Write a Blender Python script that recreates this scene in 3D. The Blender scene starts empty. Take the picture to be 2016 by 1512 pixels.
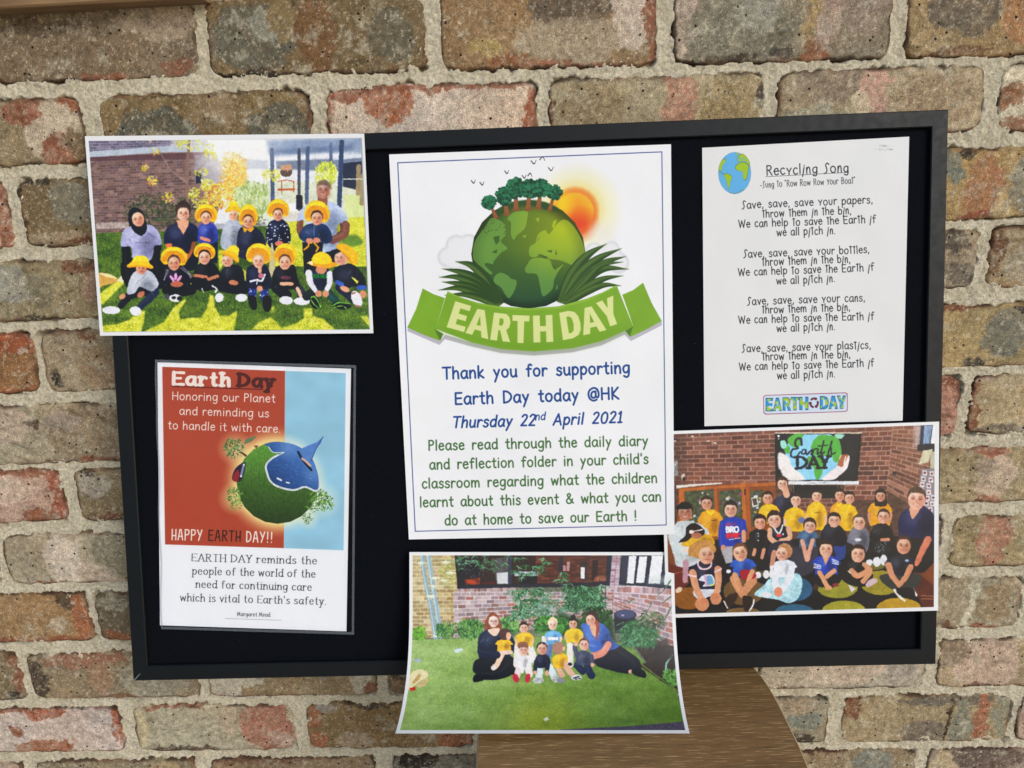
import bpy, math, random
import numpy as np
from mathutils import Matrix, Vector
random.seed(7)
sc = bpy.context.scene
COL = sc.collection
# ------------------------------------------------------------------ camera, sky, sun, exposure
FPX, CX, CY = 1450.0, 1008.0, 756.0          # focal length and centre of the 2016 x 1512 photograph
CAM_H, CAM_D = 1.35, 0.847                   # camera height, distance to the brick wall


def plane_axes(p, y, r):
    p, y, r = (math.radians(a) for a in (p, y, r))
    cp, sp = math.cos(p), math.sin(p)
    Rx = np.array([[1, 0, 0], [0, cp, -sp], [0, sp, cp]])
    c, s = math.cos(y), math.sin(y)
    Ry = np.array([[c, 0, s], [0, 1, 0], [-s, 0, c]])
    c, s = math.cos(r), math.sin(r)
    Rz = np.array([[c, -s, 0], [s, c, 0], [0, 0, 1]])
    return Rz @ Rx @ Ry


MW = plane_axes(14.589, 1.506, -1.891)       # the wall seen from the camera
W2C = np.stack([MW[:, 0], MW[:, 2], -MW[:, 1]], 1)   # world axes in camera terms (x right, y down, z ahead)
CAMP = np.array([0, -CAM_D, CAM_H])
cd = bpy.data.cameras.new('camera')
cam = bpy.data.objects.new('camera', cd)
COL.objects.link(cam)
cd.sensor_width = 36
cd.lens = 36 * FPX / 2016
cd.clip_start = 0.01
cd.clip_end = 100
Rb = (np.diag([1, -1, -1]) @ W2C).T
M4 = Matrix.Identity(4)
for i in range(3):
    for j in range(3):
        M4[i][j] = float(Rb[i, j])
    M4[i][3] = float(CAMP[i])
cam.matrix_world = M4
sc.camera = cam

SUN_EL, SUN_AZ = 27.0, 40.0                  # sun direction: height, and degrees right of straight out from the wall
wd = bpy.data.worlds.new('World')
sc.world = wd
wd.use_nodes = True
nt = wd.node_tree
sky = nt.nodes.new('ShaderNodeTexSky')
sky.sky_type = 'NISHITA'
sky.sun_disc = False
sky.sun_elevation = math.radians(SUN_EL)
sky.sun_rotation = math.radians(180 - SUN_AZ)
sky.air_density = 1.0
sky.dust_density = 1.0
bg = nt.nodes['Background']
bg.inputs[1].default_value = 0.13
nt.links.new(sky.outputs[0], bg.inputs[0])
sd = bpy.data.lights.new('sun', 'SUN')
sd.energy = 1.3
sd.angle = math.radians(24)
sd.color = (1.0, 0.975, 0.94)
sun = bpy.data.objects.new('sun', sd)
COL.objects.link(sun)
_d = Vector((math.sin(math.radians(SUN_AZ)) * math.cos(math.radians(SUN_EL)),
             -math.cos(math.radians(SUN_AZ)) * math.cos(math.radians(SUN_EL)), math.sin(math.radians(SUN_EL))))
sun.rotation_euler = _d.to_track_quat('Z', 'Y').to_euler()
sc.view_settings.view_transform = 'Standard'
sc.view_settings.look = 'None'
sc.view_settings.exposure = 0.13
sc.view_settings.gamma = 1

# ------------------------------------------------------------------ geometry helpers


def rays(px):
    q = np.c_[(np.asarray(px, float)[:, 0] - CX) / FPX, (np.asarray(px, float)[:, 1] - CY) / FPX, np.ones(len(px))]
    return q @ W2C                             # world directions, camera depth 1


def on_wall(px, y=0.0):
    r = rays(px)
    return CAMP + r * ((y - CAMP[1]) / r[:, 1])[:, None]


MB_ = plane_axes(4.25, 1.25, 0)              # the leaning board seen from the camera
BN = MB_[:, 2] @ W2C                          # its normal (pointing away from the camera) in world axes
BD = 0.9 / 1.1267                             # distance that makes the board 900 mm wide


def on_board(px, off=0.0):
    """point on the board's front plane, off metres towards the camera"""
    r = rays(px)
    return CAMP + r * ((BD - np.asarray(off)) / (r @ BN))[:, None]


def tag(o, label=None, cat=None, group=None, kind=None):
    for k, v in (('label', label), ('category', cat), ('group', group), ('kind', kind)):
        if v:
            o[k] = v
    return o


def empty(name, loc, **k):
    o = bpy.data.objects.new(name, None)
    COL.objects.link(o)
    o.location = loc
    return tag(o, **k)


def mesh(name, V, F, mat=None, parent=None, loc=(0, 0, 0), smooth=False, col=None, uv=None):
    """one mesh object; V are world points, loc its origin in the world"""
    V = np.asarray(V, np.float32) - np.asarray(loc, np.float32)
    me = bpy.data.meshes.new(name)
    F = np.asarray(F, np.int32) if not isinstance(F, list) else F
    if isinstance(F, np.ndarray):
        n, k = F.shape
        me.vertices.add(len(V)); me.vertices.foreach_set('co', V.ravel())
        me.loops.add(n * k); me.loops.foreach_set('vertex_index', F.ravel())
        me.polygons.add(n); me.polygons.foreach_set('loop_start', np.arange(n, dtype=np.int32) * k)
        me.update(calc_edges=True)
    else:
        me.from_pydata([tuple(map(float, v)) for v in V], [], F)
    if smooth:
        me.polygons.foreach_set('use_smooth', np.ones(len(me.polygons), bool))
    if col is not None:
        a = me.color_attributes.new('Col', 'FLOAT_COLOR', 'POINT')
        a.data.foreach_set('color', np.c_[col, np.ones(len(col))].astype(np.float32).ravel())
    if uv is not None:
        ul = me.uv_layers.new(name='UVMap')
        li = np.empty(len(me.loops), np.int32)
        me.loops.foreach_get('vertex_index', li)
        ul.data.foreach_set('uv', np.asarray(uv, np.float32)[li].ravel())
    if mat:
        me.materials.append(mat)
    me.validate()
    o = bpy.data.objects.new(name, me)
    COL.objects.link(o)
    o.location = loc
    if parent is not None:
        o.parent = parent
        o.location = Vector(loc) - parent.location
    return o


def grid_faces(nu, nv, flip=False):
    i = np.arange(nu - 1)[None, :] + nu * np.arange(nv - 1)[:, None]
    i = i.ravel()
    F = np.stack([i, i + 1, i + nu + 1, i + nu], 1)
    return F[:, ::-1] if flip else F


def hsh(ix, iy, seed):
    h = (ix.astype(np.int64) * 374761393 + iy.astype(np.int64) * 668265263 + seed * 1442695041) & 0xFFFFFFFF
    h = ((h ^ (h >> 13)) * 1274126177) & 0xFFFFFFFF
    return ((h ^ (h >> 16)) & 0xFFFFFF) / float(0xFFFFFF)


def vn(x, y, seed=0):
    """value noise, -1..1"""
    ix, iy = np.floor(x), np.floor(y)
    fx, fy = x - ix, y - iy
    fx = fx * fx * (3 - 2 * fx); fy = fy * fy * (3 - 2 * fy)
    ix = ix.astype(np.int64); iy = iy.astype(np.int64)
    a = hsh(ix, iy, seed); b = hsh(ix + 1, iy, seed); c = hsh(ix, iy + 1, seed); d = hsh(ix + 1, iy + 1, seed)
    return ((a * (1 - fx) + b * fx) * (1 - fy) + (c * (1 - fx) + d * fx) * fy) * 2 - 1


def fbm(x, y, seed=0, oct=4, g=0.5):
    s, a, t = 0, 1, 0
    for k in range(oct):
        s = s + a * vn(x * 2 ** k + 17.3 * k, y * 2 ** k - 9.1 * k, seed + k)
        t += a; a *= g
    return s / t


def lin(c):
    c = np.asarray(c, float)
    if c.max() > 1.001:
        c = c / 255
    return np.where(c < 0.04045, c / 12.92, ((c + 0.055) / 1.055) ** 2.4)


def smooth(a, b, x):
    t = np.clip((x - a) / (b - a), 0, 1)
    return t * t * (3 - 2 * t)


# ------------------------------------------------------------------ materials
class NT:
    def __init__(s, name):
        s.m = bpy.data.materials.new(name)
        s.m.use_nodes = True
        s.t = s.m.node_tree
        s.b = s.t.nodes['Principled BSDF']

    def n(s, typ, **kw):
        n = s.t.nodes.new(typ)
        for k, v in kw.items():
            if k in n.inputs.keys():
                if hasattr(v, 'is_linked'):
                    s.t.links.new(v, n.inputs[k])
                else:
                    n.inputs[k].default_value = v
            else:
                setattr(n, k, v)
        return n

    def l(s, a, b):
        s.t.links.new(a, b)

    def noise(s, vec, scale, detail=4, rough=0.6):
        n = s.n('ShaderNodeTexNoise')
        n.inputs['Scale'].default_value = scale
        n.inputs['Detail'].default_value = detail
        n.inputs['Roughness'].default_value = rough
        if vec is not None:
            s.l(vec, n.inputs['Vector'])
        return n.outputs['Fac']

    def ramp(s, fac, stops):
        n = s.n('ShaderNodeValToRGB')
        e = n.color_ramp.elements
        while len(e) < len(stops):
            e.new(0.5)
        for k, (p, c) in enumerate(stops):
            e[k].position = p
            e[k].color = (c, c, c, 1) if not hasattr(c, '__len__') else (*c, 1)
        s.l(fac, n.inputs[0])
        return n.outputs[0]

    def mix(s, fac, a, b, mode='MIX'):
        n = s.n('ShaderNodeMix', data_type='RGBA', blend_type=mode)
        for v, i in ((fac, n.inputs[0]), (a, n.inputs[6]), (b, n.inputs[7])):
            if hasattr(v, 'is_linked'):
                s.l(v, i)
            elif hasattr(v, '__len__'):
                i.default_value = (*v[:3], 1)
            else:
                i.default_value = v
        return n.outputs[2]

    def bump(s, h, strength, dist, prev=None):
        n = s.n('ShaderNodeBump')
        n.inputs['Strength'].default_value = strength
        n.inputs['Distance'].default_value = dist
        s.l(h, n.inputs['Height'])
        if prev is not None:
            s.l(prev, n.inputs['Normal'])
        return n.outputs[0]

    def pos(s, scale=(1, 1, 1)):
        g = s.n('ShaderNodeNewGeometry')
        m = s.n('ShaderNodeMapping')
        m.inputs['Scale'].default_value = scale
        s.l(g.outputs['Position'], m.inputs['Vector'])
        return m.outputs[0]


def simple(name, rgb, rough=0.6, spec=0.3):
    m = NT(name)
    m.b.inputs['Base Color'].default_value = (*lin(rgb), 1)
    m.b.inputs['Roughness'].default_value = rough
    m.b.inputs['Specular IOR Level'].default_value = spec
    return m


# brick: the colour patches are the brick's own (vertex colours, with crevice shade painted in at the edges), grain and pits are nodes
bm = NT('brick')
at = bm.n('ShaderNodeVertexColor', layer_name='Col').outputs[0]
p = bm.pos()
n1 = bm.noise(p, 160, 6, 0.7)
n2 = bm.noise(p, 900, 3, 0.6)
c1 = bm.mix(1.0, at, bm.ramp(n1, [(0.32, 0.62), (0.5, 1.0), (0.68, 1.38)]), 'MULTIPLY')
c1 = bm.mix(1.0, c1, bm.ramp(n2, [(0.36, 0.66), (0.64, 1.38)]), 'MULTIPLY')
vo = bm.n('ShaderNodeTexVoronoi', feature='F1')
vo.inputs['Scale'].default_value = 105
vo.inputs['Randomness'].default_value = 1
bm.l(p, vo.inputs['Vector'])
pit = bm.ramp(vo.outputs['Distance'], [(0.11, 1.0), (0.17, 0.0)])
sel = bm.ramp(bm.noise(p, 60, 2), [(0.50, 0.0), (0.56, 1.0)])
pm = bm.mix(1.0, pit, sel, 'MULTIPLY')
c1 = bm.mix(pm, c1, lin((48, 38, 32)))
bm.l(c1, bm.b.inputs['Base Color'])
bm.b.inputs['Roughness'].default_value = 0.92
bm.b.inputs['Specular IOR Level'].default_value = 0.15
b1 = bm.bump(n1, 0.75, 0.0024)
b1 = bm.bump(n2, 0.5, 0.0008, b1)
inv = bm.mix(1.0, (1, 1, 1), pm, 'SUBTRACT')
b1 = bm.bump(inv, 0.8, 0.002, b1)
bm.l(b1, bm.b.inputs['Normal'])
BRICK = bm.m

mm = NT('mortar')
p = mm.pos()
n1 = mm.noise(p, 45, 5, 0.65)
n2 = mm.noise(p, 300, 6, 0.8)
base = mm.mix(mm.ramp(n1, [(0.3, 0.0), (0.7, 1.0)]), lin((206, 194, 166)), lin((240, 229, 202)))
base = mm.mix(1.0, base, mm.ramp(n2, [(0.38, 0.70), (0.5, 1.06), (0.60, 1.30)]), 'MULTIPLY')
mm.l(base, mm.b.inputs['Base Color'])
mm.b.inputs['Roughness'].default_value = 0.95
mm.b.inputs['Specular IOR Level'].default_value = 0.1
b1 = mm.bump(n2, 1.0, 0.0032)
b1 = mm.bump(mm.noise(p, 1400, 2), 0.6, 0.0008, b1)
mm.l(b1, mm.b.inputs['Normal'])
MORTAR = mm.m

# ------------------------------------------------------------------ the brick wall
# heights (photo y at the left x=5 and the right x=1985) of each course: top, bottom
ROWS = [(None, 163, None, 110), (197, 327, 125, 258), (355, 486, 290, 432), (515, 636, 446, 562),
        (654, 775, 597, 720), (800, 910, 736, 857), (925, 1032, 880, 985), (1053, 1150, 1013, 1114),
        (1167, 1268, 1134, 1232), (1286, 1381, 1256, 1347), (1393, 1481, 1366, 1457), (1497, None, 1470, None)]
# every brick: photo x of its ends, base colour, then colour patches (cx, cy, rx, ry, colour) in brick fractions
K = (62, 55, 48); RED = (152, 92, 66)
BR = [
 [(-40, 386, (128, 108, 85), (.85, .25, .2, .25, (168, 146, 124)), (.55, .95, .1, .07, RED), (.92, .85, .08, .12, (140, 90, 66)), (.3, .3, .2, .1, (104, 86, 70))),
  (410, 838, (125, 102, 70), (.22, .5, .2, .42, (106, 101, 86)), (.27, .35, .05, .2, (150, 145, 128)), (.5, .5, .1, .5, (124, 88, 56)), (.84, .5, .11, .36, (104, 96, 77)), (.15, .97, .2, .06, K), (.35, .3, .05, .3, (142, 118, 80))),
  (866, 1292, (150, 118, 82), (.62, .2, .2, .3, (108, 92, 78)), (.6, .65, .25, .3, (166, 146, 121)), (.89, .4, .1, .42, (204, 182, 165)), (.985, .5, .03, .5, RED), (.65, .98, .4, .05, RED), (.3, .92, .12, .12, (140, 88, 56)), (.2, .7, .08, .1, (172, 145, 90))),
  (1327, 1754, (145, 130, 108), (.04, .4, .05, .5, (190, 165, 148)), (.3, .6, .28, .4, (126, 118, 100)), (.4, .35, .1, .25, (152, 146, 132)), (.63, .3, .04, .5, (172, 142, 96)), (.72, .3, .06, .5, (180, 150, 134)), (.88, .3, .11, .4, (150, 130, 114)), (.67, .88, .06, .18, (150, 96, 66)), (.2, .95, .2, .06, (84, 70, 58)), (.5, .9, .06, .1, (80, 74, 68))),
  (1785, 2150, (158, 130, 90), (.3, .4, .2, .35, (114, 100, 86)), (.62, .3, .12, .5, (170, 120, 80)), (.3, .95, .2, .05, (120, 84, 60)))],
 [(-250, 167, (150, 130, 98), (.85, .5, .15, .45, (198, 176, 152)), (.72, .2, .1, .22, RED), (.88, .8, .09, .25, RED), (.98, .8, .08, .3, (120, 96, 66)), (.97, .1, .08, .1, (150, 88, 60))),
  (203, 612, (136, 112, 76), (.25, .6, .2, .4, (94, 92, 80)), (.86, .6, .16, .4, (98, 93, 80)), (.28, .78, .1, .2, (152, 142, 118)), (.88, .75, .08, .2, (152, 140, 114)), (.55, .3, .1, .3, (152, 126, 94))),
  (645, 1057, (208, 182, 162), (.3, .25, .14, .3, (168, 98, 64)), (.0, .5, .04, .6, RED), (.98, .6, .05, .5, (165, 95, 66)), (.55, .04, .42, .07, RED), (.1, .1, .12, .12, RED)),
  (1080, 1500, (165, 146, 114), (.2, .4, .16, .3, (150, 128, 96)), (.62, .4, .09, .5, (180, 128, 104)), (.83, .5, .11, .4, (158, 134, 92)), (.98, .3, .03, .16, (74, 66, 60)), (.01, .6, .02, .4, (120, 80, 58))),
  (1530, 1935, (172, 151, 121), (.25, .2, .2, .25, (148, 128, 108)), (.46, .4, .07, .6, (200, 152, 134)), (.39, .7, .07, .4, (204, 184, 154)), (.2, .8, .15, .3, (160, 152, 128)), (.75, .5, .2, .4, (164, 138, 108))),
  (1966, 2300, (208, 192, 164), (.06, .5, .07, .22, (146, 96, 66)), (.12, .9, .12, .12, (150, 100, 70)))],
 [(-300, 22, (188, 144, 120), (.95, .5, .06, .6, RED)),
  (42, 440, (122, 102, 72), (.25, .35, .1, .3, (128, 120, 102)), (.15, .87, .15, .12, (156, 132, 104)), (.0, .4, .025, .4, (50, 40, 34)), (.08, .02, .12, .05, K), (.3, .95, .1, .05, (120, 74, 52))),
  (470, 860, (150, 125, 92)), (890, 1275, (160, 120, 90)), (1305, 1700, (150, 130, 100)),
  (1730, 2130, (172, 142, 94), (.52, .55, .1, .42, (162, 110, 76)), (.36, .25, .05, .2, (122, 124, 112)), (.74, .5, .1, .4, (134, 128, 112)), (.5, .94, .09, .06, (140, 72, 54)), (.43, .1, .04, .07, K))],
 [(-170, 250, (146, 129, 97), (.46, .38, .12, .32, (152, 147, 134)), (.9, .5, .1, .5, (164, 128, 102)), (.55, .97, .06, .05, K), (.8, .12, .1, .12, (130, 84, 60)), (.6, .5, .08, .3, (128, 118, 94))),
  (280, 670, (150, 120, 90)), (700, 1090, (140, 120, 95)), (1120, 1515, (160, 130, 100)),
  (1545, 1923, (156, 138, 114), (.86, .2, .08, .2, (94, 82, 72)), (.92, .7, .08, .2, (110, 98, 86)), (.98, .85, .02, .12, K)),
  (1948, 2300, (162, 137, 102), (.03, .4, .04, .4, (112, 78, 58)), (.2, .6, .12, .3, (160, 145, 122)))],
 [(-300, 73, (156, 96, 60), (.9, .6, .2, .3, (142, 102, 64)), (.85, .1, .2, .2, (158, 82, 50)), (.95, .3, .03, .06, (200, 170, 150))),
  (87, 460, (160, 137, 107), (.05, .78, .04, .17, K), (.25, .1, .05, .1, (124, 84, 60)), (.3, .6, .12, .3, (150, 122, 92)), (.35, .98, .15, .03, (110, 66, 46))),
  (485, 855, (150, 120, 90)), (880, 1250, (150, 120, 90)), (1275, 1640, (150, 120, 90)),
  (1665, 2100, (172, 144, 97), (.73, .45, .12, .4, (128, 124, 110)), (.59, .95, .05, .1, (64, 60, 56)), (.5, .02, .12, .07, (138, 80, 58)), (.8, .1, .06, .08, (80, 72, 64)))],
 [(-100, 270, (168, 150, 122), (.75, .5, .22, .5, (142, 120, 94)), (.32, .3, .14, .3, (190, 164, 144)), (.45, .35, .04, .08, (96, 74, 58)), (.7, .97, .25, .05, (134, 84, 62)), (.62, .3, .1, .14, (160, 142, 126))),
  (295, 660, (150, 120, 90)), (690, 1060, (150, 120, 90)), (1085, 1490, (150, 120, 90)),
  (1520, 1886, (184, 130, 110), (.95, .1, .1, .14, (140, 82, 58))),
  (1908, 2260, (182, 160, 124), (.02, .6, .035, .5, (140, 88, 62)), (.2, .95, .2, .1, (120, 108, 92)), (.06, .08, .08, .1, (190, 160, 142)))],
 [(-220, 128, (192, 152, 132), (.97, .4, .05, .6, (165, 88, 64)), (.85, .87, .1, .17, (150, 86, 54)), (.6, .4, .25, .3, (204, 174, 154)), (.75, .05, .2, .08, RED)),
  (152, 500, (142, 121, 90), (.1, .3, .09, .25, (170, 156, 140)), (.05, .03, .08, .07, K), (.2, .95, .1, .06, (120, 74, 50))),
  (525, 870, (150, 120, 90)), (895, 1240, (150, 120, 90)), (1265, 1665, (150, 120, 90)),
  (1690, 2040, (168, 145, 108), (.76, .5, .11, .5, (200, 172, 150)), (.72, .05, .12, .1, (165, 100, 76)), (.75, .92, .08, .1, (150, 90, 64)))],
 [(-330, -5, (190, 170, 140)),
  (12, 360, (168, 152, 127), (.33, .5, .1, .5, (208, 188, 170)), (.62, .45, .13, .4, (138, 128, 104)), (.35, .98, .2, .05, RED), (.0, .3, .02, .3, (96, 64, 50)), (.69, .9, .04, .12, (128, 84, 58)), (.5, .8, .12, .2, (184, 160, 140))),
  (385, 740, (150, 120, 90)), (765, 1130, (150, 120, 90)), (1155, 1495, (150, 120, 90)), (1520, 1850, (190, 170, 145)),
  (1872, 2220, (168, 147, 108), (.24, .4, .1, .6, (178, 122, 98)), (.6, .5, .2, .5, (152, 147, 122)), (.1, .3, .06, .4, (150, 130, 92)))],
 [(-170, 180, (160, 124, 82), (.87, .12, .07, .25, (92, 74, 56)), (.95, .55, .05, .5, (170, 98, 62)), (.7, .95, .4, .07, (150, 86, 56)), (.8, .65, .05, .16, (190, 164, 136))),
  (193, 530, (112, 97, 77), (.12, .9, .1, .12, (145, 88, 56)), (.1, .25, .1, .12, (150, 140, 120))),
  (555, 890, (150, 120, 90)), (915, 1250, (150, 120, 90)), (1275, 1655, (150, 120, 90)),
  (1680, 2008, (168, 150, 122), (.71, .45, .035, .55, (208, 196, 170)), (.85, .5, .1, .35, (160, 134, 100)), (.57, .93, .07, .1, (118, 86, 64)), (.8, .98, .12, .05, (150, 96, 72))),
  (2030, 2300, (190, 160, 140))],
 [(-280, 46, (132, 114, 87), (.97, .4, .03, .5, (140, 86, 60)), (.93, .9, .05, .1, K)),
  (60, 388, (147, 127, 100), (.05, .6, .06, .42, (74, 62, 52)), (.35, .15, .25, .18, (154, 102, 78)), (.75, .6, .2, .4, (152, 142, 122)), (.5, .95, .11, .13, (124, 88, 60)), (.42, .55, .08, .35, (166, 128, 98))),
  (408, 742, (152, 126, 92), (.1, .7, .12, .35, (192, 180, 162)), (.26, .6, .06, .2, (188, 176, 156)), (.9, .55, .08, .4, (192, 178, 158)), (.7, .4, .1, .25, (140, 128, 112)), (.98, .85, .04, .14, (140, 84, 62))),
  (764, 1090, (126, 101, 76), (.1, .5, .1, .2, (84, 70, 58))), (1115, 1470, (170, 150, 130)),
  (1497, 1820, (180, 164, 143), (.5, .5, .25, .4, (198, 174, 153)), (.2, .97, .17, .05, (96, 70, 54)), (.7, .97, .15, .05, (150, 108, 78)), (.85, .5, .1, .4, (160, 146, 134))),
  (1845, 2180, (178, 153, 121), (.3, .5, .2, .5, (198, 166, 146)), (.1, .3, .1, .3, (150, 126, 104)), (.3, .97, .2, .05, (130, 82, 62)), (.6, .4, .12, .4, (164, 142, 106)))],
 [(-80, 242, (208, 184, 172), (.55, .15, .13, .15, (168, 90, 58)), (.5, .85, .2, .17, (162, 92, 54)), (.97, .4, .03, .45, (165, 88, 60)), (.35, .5, .05, .1, RED), (.75, .97, .2, .05, RED), (.3, .05, .2, .07, RED)),
  (268, 580, (174, 159, 132), (.84, .45, .17, .6, (170, 108, 88)), (.9, .75, .08, .2, (186, 150, 134)), (.04, .5, .05, .4, (196, 176, 136)), (.3, .97, .22, .07, (84, 72, 60)), (.25, .03, .2, .05, (150, 88, 62)), (.6, .3, .06, .3, (186, 162, 136))),
  (606, 932, (140, 112, 73), (.05, .3, .05, .25, (150, 92, 62)), (.04, .8, .06, .2, (168, 100, 66)), (.9, .8, .12, .25, (164, 98, 64)), (.28, .8, .12, .2, (168, 143, 116)), (.12, .12, .06, .1, (150, 140, 128)), (.4, .06, .1, .07, (78, 70, 62))),
  (955, 1270, (150, 120, 90)),
  (1300, 1630, (152, 140, 117), (.85, .88, .08, .14, (82, 70, 60)), (.86, .45, .1, .2, (130, 134, 122)), (.78, .2, .14, .18, (164, 140, 114))),
  (1657, 1988, (160, 137, 102), (.5, .78, .14, .25, (118, 104, 92)), (.6, .1, .3, .1, (112, 102, 90)), (.71, .6, .05, .5, (134, 130, 110)), (.82, .5, .05, .6, (164, 98, 70)), (.95, .4, .05, .5, (146, 140, 118)), (.645, .5, .012, .6, (70, 52, 38)), (.05, .2, .04, .3, (120, 72, 50))),
  (2003, 2300, (186, 150, 130))],
 [(-270, 50, (180, 150, 130)), (80, 390, (140, 122, 95), (.8, .3, .1, .2, (170, 145, 105))), (419, 740, (146, 119, 89), (.3, .05, .3, .1, (120, 86, 64))),
  (776, 1095, (124, 114, 98), (.15, .1, .12, .2, (50, 46, 42))), (1120, 1440, (150, 120, 90)),
  (1470, 1800, (157, 132, 100), (.75, .3, .12, .3, (130, 132, 122)), (.4, .02, .2, .04, (100, 64, 48)), (.97, .1, .03, .1, K)),
  (1822, 2150, (156, 136, 120), (.35, .2, .25, .25, (104, 84, 76)), (.1, .3, .08, .3, (190, 166, 130)))],
]
wall = empty('brick_wall', (0, 0, CAM_H - 0.3), label='old rough faced brick wall with thick sandy mortar behind the notice board', cat='brick wall')
zl, zr, XL, XR = [], [], None, None
pl = lambda x, y: on_wall([(x, y)])[0]
XLw, XRw = pl(5, 756)[0], pl(1985, 756)[0]


def zline(yl, yr):
    a, b = pl(5, yl), pl(1985, yr)
    k = (b[2] - a[2]) / (b[0] - a[0])
    return (a[2] - k * a[0], k)


rowz = []
for (tl, bl, tr, br_) in ROWS:
    t = zline(tl, tr) if tl is not None else None
    b = zline(bl, br_) if bl is not None else None
    if t is None: t = (b[0] + 0.076, b[1])
    if b is None: b = (t[0] - 0.076, t[1])
    rowz.append((t, b))
boxes = []          # brick outlines on the wall: x0, x1, z of top and bottom as lines in x, spec
for ri, row in enumerate(BR):
    t, b = rowz[ri]
    yl = [(ROWS[ri][0] or ROWS[ri][1] - 140), (ROWS[ri][1] or ROWS[ri][0] + 85)]
    yr = [(ROWS[ri][2] or (ROWS[ri][3] or 0) - 140), (ROWS[ri][3] or ROWS[ri][2] + 85)]
    for spec in row:
        xs = []
        for xp in spec[:2]:
            f = (xp - 5) / 1980
            xs.append(pl(xp, (sum(yl) / 2) * (1 - f) + (sum(yr) / 2) * f)[0])
        boxes.append((xs[0], xs[1], t, b, spec))
c0, c1 = on_wall([(0, 1512)])[0], on_wall([(2016, 1512)])[0]
X0, X1 = c0[0] - 0.04, c1[0] + 0.04
Z1 = max(on_wall([(0, 0)])[0][2], on_wall([(2016, 0)])[0][2]) + 0.03
Z0 = min(c0[2], c1[2]) - 0.03
ST = 0.00175
gx = np.arange(X0, X1, ST); gz = np.arange(Z0, Z1, ST)
GX, GZ = np.meshgrid(gx, gz)
wx = GX + 0.0034 * vn(GX * 45, GZ * 45, 3) + 0.0026 * vn(GX * 150, GZ * 150, 4) + 0.0018 * vn(GX * 330, GZ * 330, 5)
wz = GZ + 0.0032 * vn(GX * 48, GZ * 48, 6) + 0.0026 * vn(GX * 160, GZ * 160, 7) + 0.0018 * vn(GX * 340, GZ * 340, 8)
SDF = np.full(GX.shape, 1.0)
for (xa, xb, t, b, spec) in boxes:
    i0, i1 = np.searchsorted(gx, (xa - .03, xb + .03))
    zc = (t[0] + b[0]) / 2 + t[1] * (xa + xb) / 2
    j0, j1 = np.searchsorted(gz, (zc - .08, zc + .08))
    if i1 <= i0 or j1 <= j0: continue
    x, z = wx[j0:j1, i0:i1], wz[j0:j1, i0:i1]
    hz = (t[0] + t[1] * x - b[0] - b[1] * x) / 2
    r = 0.007
    qx = np.abs(x - (xa + xb) / 2) - ((xb - xa) / 2 - r)
    qz = np.abs(z - (t[0] + t[1] * x + b[0] + b[1] * x) / 2) - (hz - r)
    s = np.hypot(np.maximum(qx, 0), np.maximum(qz, 0)) + np.minimum(np.maximum(qx, qz), 0) - r
    SDF[j0:j1, i0:i1] = np.minimum(SDF[j0:j1, i0:i1], s)
SDF = SDF + 0.0072 * smooth(.12, .5, fbm(GX * 26, GZ * 30, 21, 3, .6)) - 0.0022 * smooth(.25, .6, fbm(GX * 30, GZ * 30, 25, 3, .6))
H = 0.0016 * fbm(GX * 70, GZ * 70, 11, 4, 0.6) + 0.0022 * fbm(GX * 200, GZ * 200, 15, 4, 0.75)
H += 0.0009 * smooth(0.006, 0.0, SDF)                     # a lip where the mortar was pressed over the brick
H -= 0.012 * smooth(0.0, -0.0035, SDF)                    # drops away behind the brick faces
V = np.c_[GX.ravel(), -H.ravel(), GZ.ravel()]
mesh('mortar', V, grid_faces(len(gx), len(gz)), MORTAR, wall, loc=(0, 0, CAM_H - 0.3), smooth=True)
# a plain backing for thickness, extended out of view to block light from behind
def boxmesh(name, x0, x1, y0, y1, z0, z1, mat, parent, bev=0.0, loc=None):
    import bmesh
    b = bmesh.new()
    bmesh.ops.create_cube(b, size=1)
    for v in b.verts:
        v.co = Vector(((x0 + x1) / 2 + v.co.x * (x1 - x0), (y0 + y1) / 2 + v.co.y * (y1 - y0), (z0 + z1) / 2 + v.co.z * (z1 - z0)))
    if bev:
        bmesh.ops.bevel(b, geom=b.edges[:], offset=bev, segments=2, affect='EDGES')
    lo = Vector(loc if loc is not None else ((x0 + x1) / 2, (y0 + y1) / 2, (z0 + z1) / 2))
    for v in b.verts: v.co -= lo
    me = bpy.data.meshes.new(name)
    b.to_mesh(me); b.free()
    me.materials.append(mat)
    o = bpy.data.objects.new(name, me)
    COL.objects.link(o)
    o.location = lo
    if parent is not None:
        o.parent = parent
        o.location = lo - parent.location
    return o


GROUND_Z = 0.0748
boxmesh('wall_core', X0 - 1.2, X1 + 1.2, 0.03, 0.14, GROUND_Z - .02, Z1 + .4, MORTAR, wall)
gm = NT('paving')
gm.l(gm.ramp(gm.noise(gm.pos(), 30, 5), [(.3, lin((158, 152, 142))), (.7, lin((186, 180, 168)))]), gm.b.inputs['Base Color'])
gm.b.inputs['Roughness'].default_value = .9
go = mesh('ground', [(-7, -9, GROUND_Z), (7, -9, GROUND_Z), (7, .03, GROUND_Z), (-7, .03, GROUND_Z)], [[0, 1, 2, 3]], gm.m)  # unseen pale sheet, added to bounce light upward and carry the stool legs
go['kind'] = 'structure'

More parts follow.
